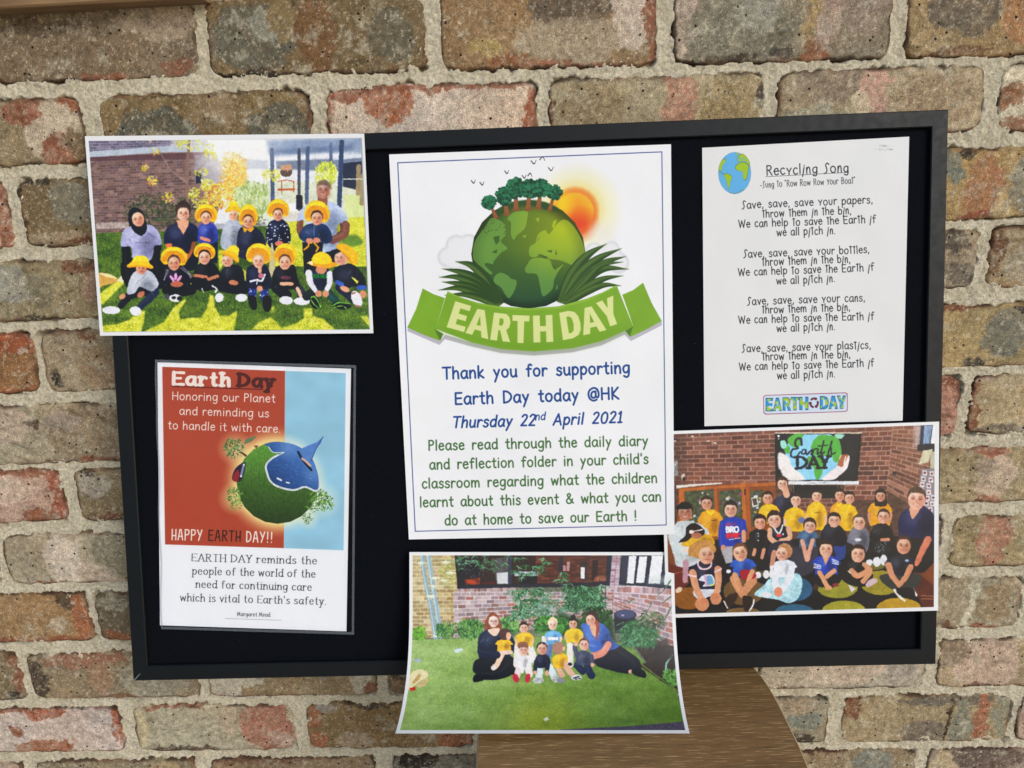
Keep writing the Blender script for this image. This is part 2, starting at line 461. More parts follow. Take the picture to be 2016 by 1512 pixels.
BOARD_PX = [(196, 283), (1868, 215), (1843, 1308), (262, 1341)]
for bi, (xa, xb, t, b, spec) in enumerate(boxes):
    xc = (xa + xb) / 2
    zc = (t[0] + b[0]) / 2 + t[1] * xc
    hz = (t[0] - b[0]) / 2 + 0.0008
    hw = (xb - xa) / 2 + 0.0008
    hidden = len(spec) == 3 and 250 < spec[0] and spec[1] < 1800
    st = 0.006 if hidden else 0.0013
    nu, nv = max(6, int(2 * hw / st)), max(5, int(2 * hz / st))
    s, q = np.meshgrid(np.linspace(-1, 1, nu), np.linspace(-1, 1, nv))
    x = s * (hw - 0.006 * np.abs(q) ** 10) + xc
    z = q * (hz - 0.005 * np.abs(s) ** 14) + zc + t[1] * (s * hw)
    wob = smooth(0.8, 1.0, np.abs(s)); wobz = smooth(0.7, 1.0, np.abs(q))
    x = x + wob * 0.0018 * vn(x * 90, z * 90, 31 + bi)
    z = z + wobz * 0.0018 * vn(x * 90, z * 90, 77 + bi)
    ed = np.minimum((1 - np.abs(s)) * hw, (1 - np.abs(q)) * hz)
    rnd = hsh(np.array([bi]), np.array([3]), 5)[0]
    y = -0.0010 - 0.0012 * rnd + 0.0034 * (1 - np.sqrt(np.clip(1 - (1 - np.clip(ed / 0.0034, 0, 1)) ** 2, 0, 1)))
    ang = (hsh(np.array([bi]), np.array([9]), 5)[0] - .5) * 1.2
    ca, sa = math.cos(ang), math.sin(ang)
    xs, zs = x * ca + z * sa, -x * sa + z * ca
    strk = fbm(xs * 25, zs * 130, 200 + bi, 3)
    y = y + 0.0011 * fbm(x * 45, z * 45, 100 + bi, 4) + 0.0008 * strk * (0.4 + rnd)
    # colours
    w_x = x + 0.012 * fbm(x * 40, z * 40, 300 + bi, 4, .65) + 0.005 * fbm(x * 170, z * 170, 360 + bi, 3, .8)
    w_z = z + 0.010 * fbm(x * 42, z * 42, 340 + bi, 4, .65) + 0.004 * fbm(x * 170, z * 170, 380 + bi, 3, .8)
    u = (w_x - xa) / (xb - xa)
    v_ = 0.5 - (w_z - zc - t[1] * (x - xc)) / (2 * hz)
    C = np.ones(x.shape + (3,)) * lin(spec[2])
    big = fbm(x * 22, z * 22, 400 + bi, 4, .6)
    C *= (1 + 0.30 * big)[..., None]
    warm = fbm(x * 14, z * 14, 440 + bi, 3)
    C *= np.stack([1 + .10 * warm, 1 + 0 * warm, 1 - .12 * warm], -1)
    for (px_, py_, rx, ry, cc) in spec[3:]:
        d = np.hypot((u - px_) / rx, (v_ - py_) / ry)
        a = smooth(1.06, 0.93, d) * np.clip(0.88 + 0.35 * fbm(x * 160, z * 160, 500 + bi, 2), 0, 1)
        C = C * (1 - a[..., None]) + lin(cc) * a[..., None] * (1 + 0.18 * big)[..., None]
    dust = smooth(0.12, 0.5, fbm(x * 60, z * 60, 600 + bi, 5, .8)) * 0.50
    C = C * (1 - dust[..., None]) + lin((190, 180, 158)) * dust[..., None]
    scr = smooth(0.45, 0.62, fbm(xs * 35, zs * 330, 660 + bi, 3, .7)) * smooth(0, .4, fbm(x * 18, z * 18, 680 + bi, 2)) * .5
    C = C * (1 - scr[..., None]) + lin((92, 70, 56)) * scr[..., None]
    spk = smooth(0.40, 0.50, fbm(x * 420, z * 420, 700 + bi, 2, .8)) * .45
    C = C * (1 - spk[..., None]) + lin((214, 196, 172)) * spk[..., None]
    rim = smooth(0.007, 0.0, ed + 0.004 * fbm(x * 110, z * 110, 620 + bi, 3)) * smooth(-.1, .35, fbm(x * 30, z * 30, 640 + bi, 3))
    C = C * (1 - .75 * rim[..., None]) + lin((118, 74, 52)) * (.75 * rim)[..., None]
    grv = smooth(0.25, 0.7, -strk) * 0.30 * (0.3 + rnd)
    C = C * (1 - grv[..., None])
    crv_shade = smooth(.0052, .0018, ed + .0022 * fbm(x * 200, z * 200, 720 + bi, 3, .7)) * smooth(-.25, .3, fbm(x * 40, z * 40, 740 + bi, 2))  # crevice shade painted into the brick colour along its edges
    C = C * (1 - .8 * crv_shade[..., None]) + lin((66, 48, 38)) * (.8 * crv_shade)[..., None]
    C = C * .86 + C.mean(-1, keepdims=True) * np.array([.148, .14, .11])
    C = C * np.array([1.02, 1.04, 1.02])
    # front grid plus a skirt going back into the wall
    V = np.c_[x.ravel(), y.ravel(), z.ravel()]
    Cc = C.reshape(-1, 3)
    ring = np.r_[np.arange(nu), np.arange(1, nv) * nu + nu - 1, (nv - 1) * nu + np.arange(nu - 2, -1, -1), np.arange(nv - 2, 0, -1) * nu]
    back = V[ring].copy(); back[:, 1] = 0.028
    n0 = len(V)
    m = len(ring)
    k = np.arange(m)
    Fs = np.stack([ring, n0 + k, n0 + (k + 1) % m, np.roll(ring, -1)], 1)
    F = np.concatenate([grid_faces(nu, nv), Fs])
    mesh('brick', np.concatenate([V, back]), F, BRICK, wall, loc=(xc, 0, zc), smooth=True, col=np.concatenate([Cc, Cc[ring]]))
# ------------------------------------------------------------------ wooden beam across the top left corner
wm = NT('beam_wood')
p = wm.pos((4, 60, 60))
n1 = wm.noise(p, 3, 5)
wm.l(wm.ramp(n1, [(0.3, lin((112, 84, 54))), (0.7, lin((156, 124, 84)))]), wm.b.inputs['Base Color'])
wm.b.inputs['Roughness'].default_value = 0.6
a, b = on_wall([(0, 13)], -0.028)[0], on_wall([(400, -9)], -0.028)[0]
zz = (a[2] + b[2]) / 2
sl = (b[2] - a[2]) / (b[0] - a[0])
xa_, xb_ = a[0] - 0.12, on_wall([(395, -7)], -0.028)[0][0]
Vb = []
for x in (xa_, xb_):
    z = a[2] + sl * (x - a[0])
    for (y, dz) in ((-0.030, 0), (-0.028, -.002), (-0.002, -.002), (-0.002, .05), (-0.030, .05)):
        Vb.append((x, y, z + dz))
Fb = [[i, (i + 1) % 5, (i + 1) % 5 + 5, i + 5] for i in range(5)] + [[4, 3, 2, 1, 0], [5, 6, 7, 8, 9]]
o = mesh('wooden_ledge', Vb, Fb, wm.m, None, loc=(xa_, 0, a[2]))
tag(o, label='brown wooden ledge running along the brick wall at the top left corner', cat='ledge')

# ------------------------------------------------------------------ notice board
e = [on_board([BOARD_PX[i]])[0] for i in range(4)]
ux = (e[1] - e[0]) + (e[2] - e[3]); ux /= np.linalg.norm(ux)
uz = np.cross(ux, BN); uz /= np.linalg.norm(uz)           # up in the board's plane
if uz[2] < 0: uz = -uz
bn = -BN                                                   # towards the viewer
ctr = sum(e) / 4


def bp(a, b, c=0.0):
    """board coordinates: a right, b up, c towards the viewer, from its centre"""
    return ctr + ux * a + uz * b + bn * c


def bc(P):
    d = P - ctr
    return d @ ux, d @ uz


q = [bc(P) for P in e]
fm = NT('black_frame')
p = fm.pos()
fm.b.inputs['Base Color'].default_value = (*lin((15, 19, 22)), 1)
fm.l(fm.ramp(fm.noise(p, 120, 4), [(0.3, .42), (0.7, .55)]), fm.b.inputs['Roughness'])
fm.b.inputs['Specular IOR Level'].default_value = 0.25
fm.l(fm.bump(fm.noise(p, 900, 2), 0.25, 0.0003), fm.b.inputs['Normal'])
pm_ = NT('black_felt')
p = pm_.pos()
nn = pm_.noise(p, 1300, 3, .7)
fc = pm_.ramp(nn, [(0.35, lin((3, 5, 10))), (0.65, lin((17, 19, 26)))])
vl = pm_.n('ShaderNodeTexVoronoi', feature='F1')
vl.inputs['Scale'].default_value = 55
pm_.l(pm_.pos((1, 1, 1.6)), vl.inputs['Vector'])
lint = pm_.mix(1.0, pm_.ramp(vl.outputs['Distance'], [(.018, .6), (.045, 0.0)]), pm_.ramp(pm_.noise(p, 31, 1), [(.52, 0.0), (.56, 1.0)]), 'MULTIPLY')
pm_.l(pm_.mix(lint, fc, lin((90, 96, 104))), pm_.b.inputs['Base Color'])
pm_.b.inputs['Roughness'].default_value = 0.95
pm_.b.inputs['Specular IOR Level'].default_value = 0.1
pm_.l(pm_.bump(nn, .5, 0.0006), pm_.b.inputs['Normal'])
edge = simple('frame_edge_wear', (120, 122, 120), .5)
bpos = bp(0, q[3][1], 0)
board = empty('notice_board', bpos, label='black framed felt notice board leaning on the brick wall, covered with prints', cat='notice board')
FW, REC, TH = 0.0175, 0.0055, 0.017
inn = [(q[0][0] + FW, q[0][1] - FW), (q[1][0] - FW, q[1][1] - FW), (q[2][0] - FW, q[2][1] + FW), (q[3][0] + FW, q[3][1] + FW)]
# mitred rails, each with a bevelled section
for i in range(4):
    j = (i + 1) % 4
    o0, o1, i0_, i1_ = np.array(q[i]), np.array(q[j]), np.array(inn[i]), np.array(inn[j])
    g = 0.0001
    dd = (o1 - o0) / np.linalg.norm(o1 - o0)
    V = []
    prof = [(0, -TH), (0, -.0012), (.06, 0), (.94, 0), (1, -.0010), (1, -REC - .004), (1, -TH)]
    for oo, ii, sgn in ((o0, i0_, 1), (o1, i1_, -1)):
        for (k, c) in prof:
            P = oo * (1 - k) + ii * k + dd * g * sgn
            V.append(bp(P[0], P[1], c))
    n = len(prof)
    F = [[k, (k + 1) % n, (k + 1) % n + n, k + n] for k in range(n)] + [list(range(n))[::-1], [n + k for k in range(n)]]
    mesh('frame_rail', V, F, fm.m, board, loc=bp(*((o0 + o1) / 2), 0))
V = [bp(*P, -REC) for P in inn] + [bp(*P, -REC - .008) for P in inn]
ex = 0.004
V = [bp(P[0] + sx * ex, P[1] + sz * ex, c) for c in (-REC - .0001, -TH + .002) for P, sx, sz in zip(inn, (-1, 1, 1, -1), (1, 1, -1, -1))]
F = [[3, 2, 1, 0], [4, 5, 6, 7], [0, 1, 5, 4], [1, 2, 6, 5], [2, 3, 7, 6], [3, 0, 4, 7]]
mesh('felt_panel', V, F, pm_.m, board, loc=bp(0, 0, -REC))
# worn pale chip on the lower left mitre
P0, P1 = np.array(q[3]), np.array(inn[3])
V = [bp(*(P0 + (P1 - P0) * k + np.array(w)), .0006) for k, w in ((.03, (-.0004, 0)), (.10, (.0009, -.0004)), (.52, (.0005, 0)), (.5, (-.0002, .0002)))]
mesh('corner_chip', V, [[0, 1, 2, 3]], edge.m, board, loc=V[0])

# ------------------------------------------------------------------ wooden table below
tm = NT('oak')
p = tm.pos((6, 90, 90))
n1 = tm.noise(p, 2.2, 6, .6)
n2 = tm.noise(tm.pos((22, 480, 480)), 2.0, 3, .5)
base = tm.ramp(n1, [(0.25, lin((116, 86, 50))), (0.5, lin((134, 101, 60))), (0.8, lin((150, 114, 70)))])
fleck = tm.ramp(n2, [(0.60, 0.0), (0.66, 1.0)])
base = tm.mix(fleck, base, lin((196, 162, 110)))
dark = tm.ramp(tm.noise(tm.pos((16, 520, 520)), 2.3, 2), [(0.30, .55), (0.42, 0.0)])
base = tm.mix(dark, base, lin((64, 44, 24)))
tm.l(base, tm.b.inputs['Base Color'])
tm.b.inputs['Roughness'].default_value = 0.45
tm.l(tm.bump(n2, .25, .0006), tm.b.inputs['Normal'])
lowest = on_board([(1250, 1321)], 0)[0]
ZT = lowest[2] - 0.004


def on_table(px):
    r = rays(px)
    return CAMP + r * ((ZT - CAMP[2]) / r[:, 2])[:, None]


# stool seat: a rounded square, its back edge close to the wall, the board's lower edge standing on it
SCX, SCY, SA, SB, SN = 0.094, -0.212, 0.1565, 0.160, 3.3
th = np.linspace(0, 2 * math.pi, 121)[:-1]


def sup(k, z):
    c, s = np.cos(th), np.sin(th)
    return np.c_[SCX + (SA - k) * np.sign(c) * np.abs(c) ** (2 / SN), SCY + (SB - k) * np.sign(s) * np.abs(s) ** (2 / SN), np.full(len(th), z)]


stool = empty('wooden_stool', (SCX, SCY, GROUND_Z), label='oak stool with a rounded seat under the notice board against the brick wall', cat='stool')
prof = [(0.0016, ZT), (0.0, ZT - .0016), (0.0, ZT - .026), (.003, ZT - .029)]
V = np.concatenate([sup(*pr) for pr in prof])
n = len(th)
F = [[a * n + k, a * n + n + k, a * n + n + (k + 1) % n, a * n + (k + 1) % n] for a in range(3) for k in range(n)]
F += [list(range(n)), [3 * n + k for k in range(n)][::-1]]
so = mesh('seat', V, F, tm.m, stool, loc=(SCX, SCY, ZT))
so.data.materials.append(simple('seat_edge_highlight', (176, 158, 124), .5).m)  # pale edge band, the light it catches painted into the bevel colour
for k in range(n): so.data.polygons[k].material_index = 1
for sx in (-1, 1):
    for sy in (-1, 1):
        t0, t1 = np.array([SCX + sx * .105, SCY + sy * .105, ZT - .029]), np.array([SCX + sx * .15, SCY + sy * .14, GROUND_Z])
        V = [tuple(t + np.array([a_ * w, b_ * w, 0])) for t, w in ((t0, .018), (t1, .013)) for a_, b_ in ((-1, -1), (1, -1), (1, 1), (-1, 1))]
        mesh('leg', V, [[0, 1, 2, 3][::-1][::-1], [7, 6, 5, 4]] + [[k, k + 4, (k + 1) % 4 + 4, (k + 1) % 4] for k in range(4)], tm.m, stool, loc=t0)
# ------------------------------------------------------------------ printing press: draws flat print into pixel arrays
def hexc(c):
    if isinstance(c, str):
        return np.array([int(c[i:i + 2], 16) for i in (0, 2, 4)]) / 255.0
    return np.asarray(c, float) / 255.0


def catmull(P, closed=False, n=6):
    P = np.asarray(P, float)
    if closed:
        Q = np.concatenate([P[-1:], P, P[:2]])
    else:
        Q = np.concatenate([P[:1] * 2 - P[1:2], P, P[-1:] * 2 - P[-2:-1]])
    out = []
    for i in range(1, len(Q) - 2):
        for t in np.arange(n) / n:
            a, b, c, d = Q[i - 1], Q[i], Q[i + 1], Q[i + 2]
            out.append(0.5 * (2 * b + (c - a) * t + (2 * a - 5 * b + 4 * c - d) * t * t + (3 * b - a - 3 * c + d) * t ** 3))
    if not closed:
        out.append(Q[-2])
    return np.array(out)


class Press:
    """raster of one print; drawing coordinates are the photograph's, after self.o / self.s"""

    def __init__(s, uvof, W, Hh, paper='f0f0f1'):
        s.uvof, s.W, s.H = uvof, W, Hh
        s.a = np.ones((Hh, W, 3), np.float32) * hexc(paper)
        s.o, s.s = np.zeros(2), 1.0
        s.clip = None

    def xf(s, ox, oy, k):
        s.o, s.s = np.array([ox, oy], float), float(k)

    def T(s, P):
        P = np.asarray(P, float) / s.s + s.o
        uv = s.uvof(P)
        return np.c_[uv[:, 0] * s.W, uv[:, 1] * s.H]

    def unit(s, p):
        q = s.T([p, (p[0] + 1, p[1])])
        return np.linalg.norm(q[1] - q[0])

    def _box(s, Q, pad):
        x0, y0 = np.floor(Q.min(0) - pad).astype(int)
        x1, y1 = np.ceil(Q.max(0) + pad).astype(int) + 1
        cx0, cy0, cx1, cy1 = s.clip or (0, 0, s.W, s.H)
        x0, y0, x1, y1 = max(x0, cx0), max(y0, cy0), min(x1, cx1), min(y1, cy1)
        if x1 <= x0 or y1 <= y0:
            return None
        X, Y = np.meshgrid(np.arange(x0, x1) + .5, np.arange(y0, y1) + .5)
        return x0, y0, x1, y1, X, Y

    def _put(s, bx, cov, col, tex):
        x0, y0, x1, y1, X, Y = bx
        R = s.a[y0:y1, x0:x1]
        c = hexc(col) if not callable(col) else col(X, Y)
        if tex:
            am, sc_, sd_ = tex[:3]
            nz = fbm(X / sc_, Y / (sc_ * (tex[3] if len(tex) > 3 else 1)), sd_, 3, .7)
            c = c * (1 + am * nz)[..., None]
        R[:] = R * (1 - cov[..., None]) + np.clip(c, 0, 1) * cov[..., None]

    def fill(s, conts, col, f=1.0, al=1.0, tex=None, sm=False, raw=False):
        """fill polygon(s); f = edge feather in texels, sm = smooth closed curve"""
        if not hasattr(conts[0][0], '__len__'):
            conts = [conts]
        Qs = []
        for c in conts:
            c = np.asarray(c, float)
            if sm: c = catmull(c, True, 5)
            Qs.append(c if raw else s.T(c))
        bx = s._box(np.concatenate(Qs), f + 1)
        if bx is None: return
        X, Y = bx[4], bx[5]
        D = np.full(X.shape, 1e9); ins = np.zeros(X.shape, bool)
        for Q in Qs:
            for i in range(len(Q)):
                ax, ay = Q[i]; bx_, by = Q[(i + 1) % len(Q)]
                ex_, ey = bx_ - ax, by - ay
                L = ex_ * ex_ + ey * ey + 1e-9
                px_, py_ = X - ax, Y - ay
                t = np.clip((px_ * ex_ + py_ * ey) / L, 0, 1)
                D = np.minimum(D, (px_ - t * ex_) ** 2 + (py_ - t * ey) ** 2)
                if ay != by:
                    c = ((ay > Y) != (by > Y)) & (X < ex_ * (Y - ay) / (by - ay) + ax)
                    ins ^= c
        D = np.sqrt(D) * np.where(ins, 1, -1)
        s._put(bx, al * np.clip(.5 + D / max(f, 1.0), 0, 1), col, tex)

    def line(s, P, w, col, al=1.0, w2=None, sm=False, f=1.0, tex=None):
        """stroke with round ends; width w (to w2) in drawing units"""
        P = np.asarray(P, float)
        if sm: P = catmull(P, False, 5)
        Q = s.T(P)
        k = s.unit(P[0])
        r0 = w * k / 2; r1 = (w if w2 is None else w2) * k / 2
        bx = s._box(Q, max(r0, r1) + f + 1)
        if bx is None: return
        X, Y = bx[4], bx[5]
        n = len(Q) - 1
        D = np.full(X.shape, -1e9)
        for i in range(n):
            ax, ay = Q[i]; ex_, ey = Q[i + 1] - Q[i]
            L = ex_ * ex_ + ey * ey + 1e-9
            px_, py_ = X - ax, Y - ay
            t = np.clip((px_ * ex_ + py_ * ey) / L, 0, 1)
            r = r0 + (r1 - r0) * (i + t) / n
            D = np.maximum(D, r - np.sqrt((px_ - t * ex_) ** 2 + (py_ - t * ey) ** 2))
        s._put(bx, al * np.clip(.5 + D / max(f, 1.0), 0, 1), col, tex)

    def ell(s, cx, cy, rx, ry, col, rot=0, **k):
        t = np.linspace(0, 2 * math.pi, 21)[:-1]
        c, d = math.cos(math.radians(rot)), math.sin(math.radians(rot))
        x, y = rx * np.cos(t), ry * np.sin(t)
        s.fill(np.c_[cx + x * c - y * d, cy + x * d + y * c], col, **k)

    def glow(s, cx, cy, r0, r1, col, al=1.0):
        s.ell(cx, cy, (r0 + r1) / 2, (r0 + r1) / 2, col, f=(r1 - r0) * s.unit((cx, cy)), al=al)

    def scatter(s, n, x0, y0, x1, y1, size, cols, seed=1, asp=.45, ang=(0, 180), inside=None, al=.9):
        rg = random.Random(seed)
        n = int(n * 2.0); size = size * .62
        for i in range(n):
            x, y = rg.uniform(x0, x1), rg.uniform(y0, y1)
            if abs((2 * x - x0 - x1) / (x1 - x0)) ** 2.6 + abs((2 * y - y0 - y1) / (y1 - y0)) ** 2.6 > rg.uniform(.4, 1.25): continue
            a = math.radians(rg.uniform(*ang)); L = size * rg.uniform(.5, 1.4)
            s.line([(x - L / 2 * math.cos(a), y - L / 2 * math.sin(a)), (x + L / 2 * math.cos(a), y + L / 2 * math.sin(a))],
                   L * asp, rg.choice(cols), al=al, w2=L * asp * .4)

    def masonry(s, q, rows, cols_, mortar, cols, seed=1, al=1.0, gap=.16, jit=.12):
        """running bond inside the quad q (TL, TR, BR, BL)"""
        rg = random.Random(seed)
        q = np.asarray(q, float)
        s.fill(q, mortar, al=al, tex=(.12, 5, seed))
        P = lambda u, v: (q[0] * (1 - u) + q[1] * u) * (1 - v) + (q[3] * (1 - u) + q[2] * u) * v
        for r in range(rows):
            for c in range(-1, cols_ + 1):
                u0 = (c + (r % 2) * .5 + gap * .35) / cols_ + rg.uniform(-jit, jit) / cols_ * .3
                u1 = (c + 1 + (r % 2) * .5 - gap * .1) / cols_
                u0, u1 = max(0, u0), min(1, u1)
                if u1 - u0 < .12 / cols_: continue
                v0, v1 = (r + gap) / rows, (r + 1 - gap * .2) / rows
                cc = hexc(rg.choice(cols)) * rg.uniform(.86, 1.12) * 255
                s.fill([P(u0, v0), P(u1, v0), P(u1, v1), P(u0, v1)], np.clip(cc, 0, 255), al=al * .92)

    def grade(s, grain=.03, soft=1, seed=1, lift=0.0, warm=(1, 1, 1), con=.55):
        """the camera's own softness and grain, over the clipped picture only"""
        x0, y0, x1, y1 = s.clip or (0, 0, s.W, s.H)
        A = s.a[y0:y1, x0:x1]
        X, Y = np.meshgrid(np.arange(x1 - x0), np.arange(y1 - y0))
        wx_ = np.clip(X + 1.7 * fbm(X / 5., Y / 5., seed + 20, 3, .8), 0, x1 - x0 - 1).round().astype(int)
        wy_ = np.clip(Y + 1.7 * fbm(X / 5., Y / 5., seed + 30, 3, .8), 0, y1 - y0 - 1).round().astype(int)
        A = A[wy_, wx_]
        for _ in range(soft):
            B = A.copy()
            B[1:-1] = A[1:-1] * .6 + (A[:-2] + A[2:]) * .2
            A = B.copy()
            A[:, 1:-1] = B[:, 1:-1] * .6 + (B[:, :-2] + B[:, 2:]) * .2
        n_ = fbm(X / 14., Y / 14., seed, 3, .8) * .09 + fbm(X / 2.2, Y / 2.2, seed + 7, 2) * grain * 2
        n2_ = fbm(X / 5., Y / 5., seed + 3, 2) * grain
        A = A * (1 + n_)[..., None] * np.stack([1 + n2_, 1 + 0 * n2_, 1 - n2_], -1)
        A = np.clip(A, 0, 1); A = A + con * A * (1 - A) * (2 * A - 1) * 2
        s.a[y0:y1, x0:x1] = np.clip((A * (1 - lift) + lift) * np.array(warm), 0, 1)

    def image(s, name):
        im = bpy.data.images.new(name, s.W, s.H)
        A = np.ones((s.H, s.W, 4), np.float32)
        A[..., :3] = np.clip(s.a[::-1], 0, 1)
        im.pixels.foreach_set(A.ravel())
        im.update(); im.pack()
        return im


# ------------------------------------------------------------------ stroke lettering: units of a tenth, baseline 0, x-height 50, capitals 74
GL = {
 'a': (50, '~44,44 27,50 10,40 4,22 12,4 27,1 41,16 45,44|45,46 44,14 50,0'),
 'b': (48, '5,76 6,2|~6,30 20,48 38,42 45,24 36,4 20,0 6,10'),
 'c': (42, '~40,42 26,50 10,42 4,24 12,5 26,0 40,9'),
 'd': (50, '~43,38 28,49 11,42 4,23 12,4 28,1 43,14|44,76 44,12 46,0'),
 'e': (46, '5,26 42,30|~42,30 36,45 24,50 10,43 4,24 12,5 27,0 42,9'),
 'f': (38, '~38,70 28,76 18,68 16,50 16,0|3,46 34,47'),
 'g': (50, '~44,44 28,50 10,42 4,24 12,6 27,4 41,18 44,40|~45,48 44,10 40,-18 24,-26 8,-18'),
 'h': (48, '6,76 6,0|~6,26 16,44 30,49 40,40 42,20 43,0'),
 'i': (16, '8,48 8,0|8,68 8,69'),
 'j': (28, '~20,48 20,-10 12,-24 2,-20|20,68 20,69'),
 'k': (46, '6,76 6,0|38,50 8,22 42,0'),
 'l': (16, '8,76 8,0'),
 'm': (74, '5,48 6,0|~6,24 14,43 24,48 33,40 35,22 35,0|~35,24 44,43 54,48 63,40 66,22 67,0'),
 'n': (48, '5,48 6,0|~6,26 16,44 29,49 39,40 42,20 42,0'),
 'o': (50, '~25,50 9,42 4,24 11,6 25,0 39,6 46,25 40,43 25,50'),
 'p': (48, '6,48 6,-28|~6,30 20,49 37,44 45,26 37,7 22,1 6,12'),
 'r': (36, '6,48 6,0|~6,26 14,42 24,48 36,43'),
 's': (40, '~36,42 22,50 8,42 12,30 28,24 37,13 28,1 15,0 4,7'),
 't': (36, '~18,70 17,40 18,10 26,0 34,2|3,48 33,49'),
 'u': (48, '~5,48 6,18 14,2 27,1 40,12 42,30|42,48 42,12 46,0'),
 'v': (44, '4,48 22,1 40,48'),
 'w': (64, '4,48 16,1 32,42 48,1 60,48'),
 'x': (42, '4,48 38,0|38,48 4,0'),
 'y': (46, '4,48 24,8|42,48 10,-28'),
 'A': (64, '3,0 32,74 60,0|14,24 50,24'),
 'B': (54, '7,0 7,74|~7,74 34,72 42,60 34,44 8,40|~8,40 40,36 48,20 38,4 7,0'),
 'D': (62, '7,74 7,0|~7,74 34,70 56,50 56,26 36,6 7,0'),
 'E': (54, '50,73 8,73 8,1 50,1|8,38 46,39'),
 'G': (62, '~56,62 38,74 16,64 4,36 14,8 36,0 56,14 58,34|58,34 36,34'),
 'H': (60, '6,74 6,0|54,74 54,0|6,38 54,38'),
 'K': (54, '7,74 7,0|48,74 8,32 50,0'),
 'M': (78, '6,0 16,74 38,16 60,74 71,0'),
 'O': (66, '~33,74 10,62 3,36 12,8 33,0 54,8 63,36 56,62 33,74'),
 'P': (48, '7,74 7,0|~7,74 34,72 44,58 36,42 8,36'),
 'R': (54, '7,74 7,0|~7,74 34,72 44,58 34,42 8,38|22,38 50,0'),
 'S': (52, '~46,66 32,75 14,68 12,52 28,42 44,28 40,8 22,0 4,8'),
 'T': (58, '2,73 57,73|30,73 30,0'),
 'W': (86, '4,74 22,1 42,66 62,1 82,74'),
 'Y': (54, '3,74 27,38|51,74 27,38 25,0'),
 '0': (54, '~27,74 8,58 5,30 14,4 28,0 42,6 49,34 44,62 27,74'),
 '1': (34, '6,60 20,74 20,0|6,1 34,1'),
 '2': (50, '~6,62 18,74 36,72 42,56 30,34 6,2|6,2 46,2'),
 '@': (80, '~54,22 42,12 26,18 24,38 36,52 54,50|54,54 55,20|~55,20 68,14 76,34 66,66 40,76 12,60 4,34 14,6 38,-6 60,0'),
 '&': (66, '~62,2 44,20 18,50 14,66 28,74 38,62 28,46 8,28 6,10 22,0 44,8 56,34'),
 '!': (18, '9,74 9,24|9,2 9,3'),
 "'": (14, '7,76 6,60'), '"': (20, '5,76 5,64|14,76 14,64'),
 '.': (16, '8,1 8,2'), ',': (18, '10,3 6,-12'), '-': (34, '4,26 30,26'),
}
GLK = dict(GL)   # the child's printing: crossed, leaning i, capital-like y
GLK.update({'e': (44, '0,28 46,28|~38,30 36,44 24,50 10,42 5,24 12,5 26,0 40,8'),
            'i': (22, '16,46 2,-22|18,58 19,62'), 'y': (46, '4,50 22,24|42,50 24,22 22,0'), 'Y': (46, '4,60 24,30|44,60 24,30 22,0'),
            't': (30, '16,72 17,0|4,66 28,66'), 'n': (40, '6,46 5,0|~5,18 14,44 24,50 32,38 34,0'),
            'S': (44, '~44,66 28,76 16,62 22,40 26,20 18,2 2,-4'), 'u': (44, '~5,48 7,14 18,1 32,6 38,26 39,48'),
            'c': (42, '~38,44 24,50 10,40 5,22 14,3 26,0 40,8'), 'g': (48, '~42,46 24,48 8,36 8,14 22,3 38,14 42,46|~42,46 40,-6 28,-20 8,-14')})
GLT = dict(GL)
GLT.update({'H': (36, '5,74 5,0|33,74 33,0|5,30 33,30'), 'A': (40, '3,0 16,74 24,74 38,0|8,26 34,26'), 'P': (36, '5,74 5,0|~5,74 28,72 34,56 26,40 5,36'),
            'Y': (38, '3,74 19,38|36,74 12,0'), 'E': (36, '34,74 5,74 5,1 34,1|5,40 30,40'), 'R': (38, '5,74 5,0|~5,74 28,72 33,58 26,42 5,38|14,38 35,0'),
            'T': (36, '2,73 36,73|19,73 19,0'), 'D': (40, '5,74 5,0|~5,74 26,68 36,46 34,20 20,4 5,0')})
SERIF = {'r', 'n', 'm', 'h', 'i', 'l', 'k', 'p', 'b', 'd', 'u', 'f', 'E', 'A', 'R', 'T', 'H', 'D', 'Y', 'M', 'v', 'w', 'y', 'x'}


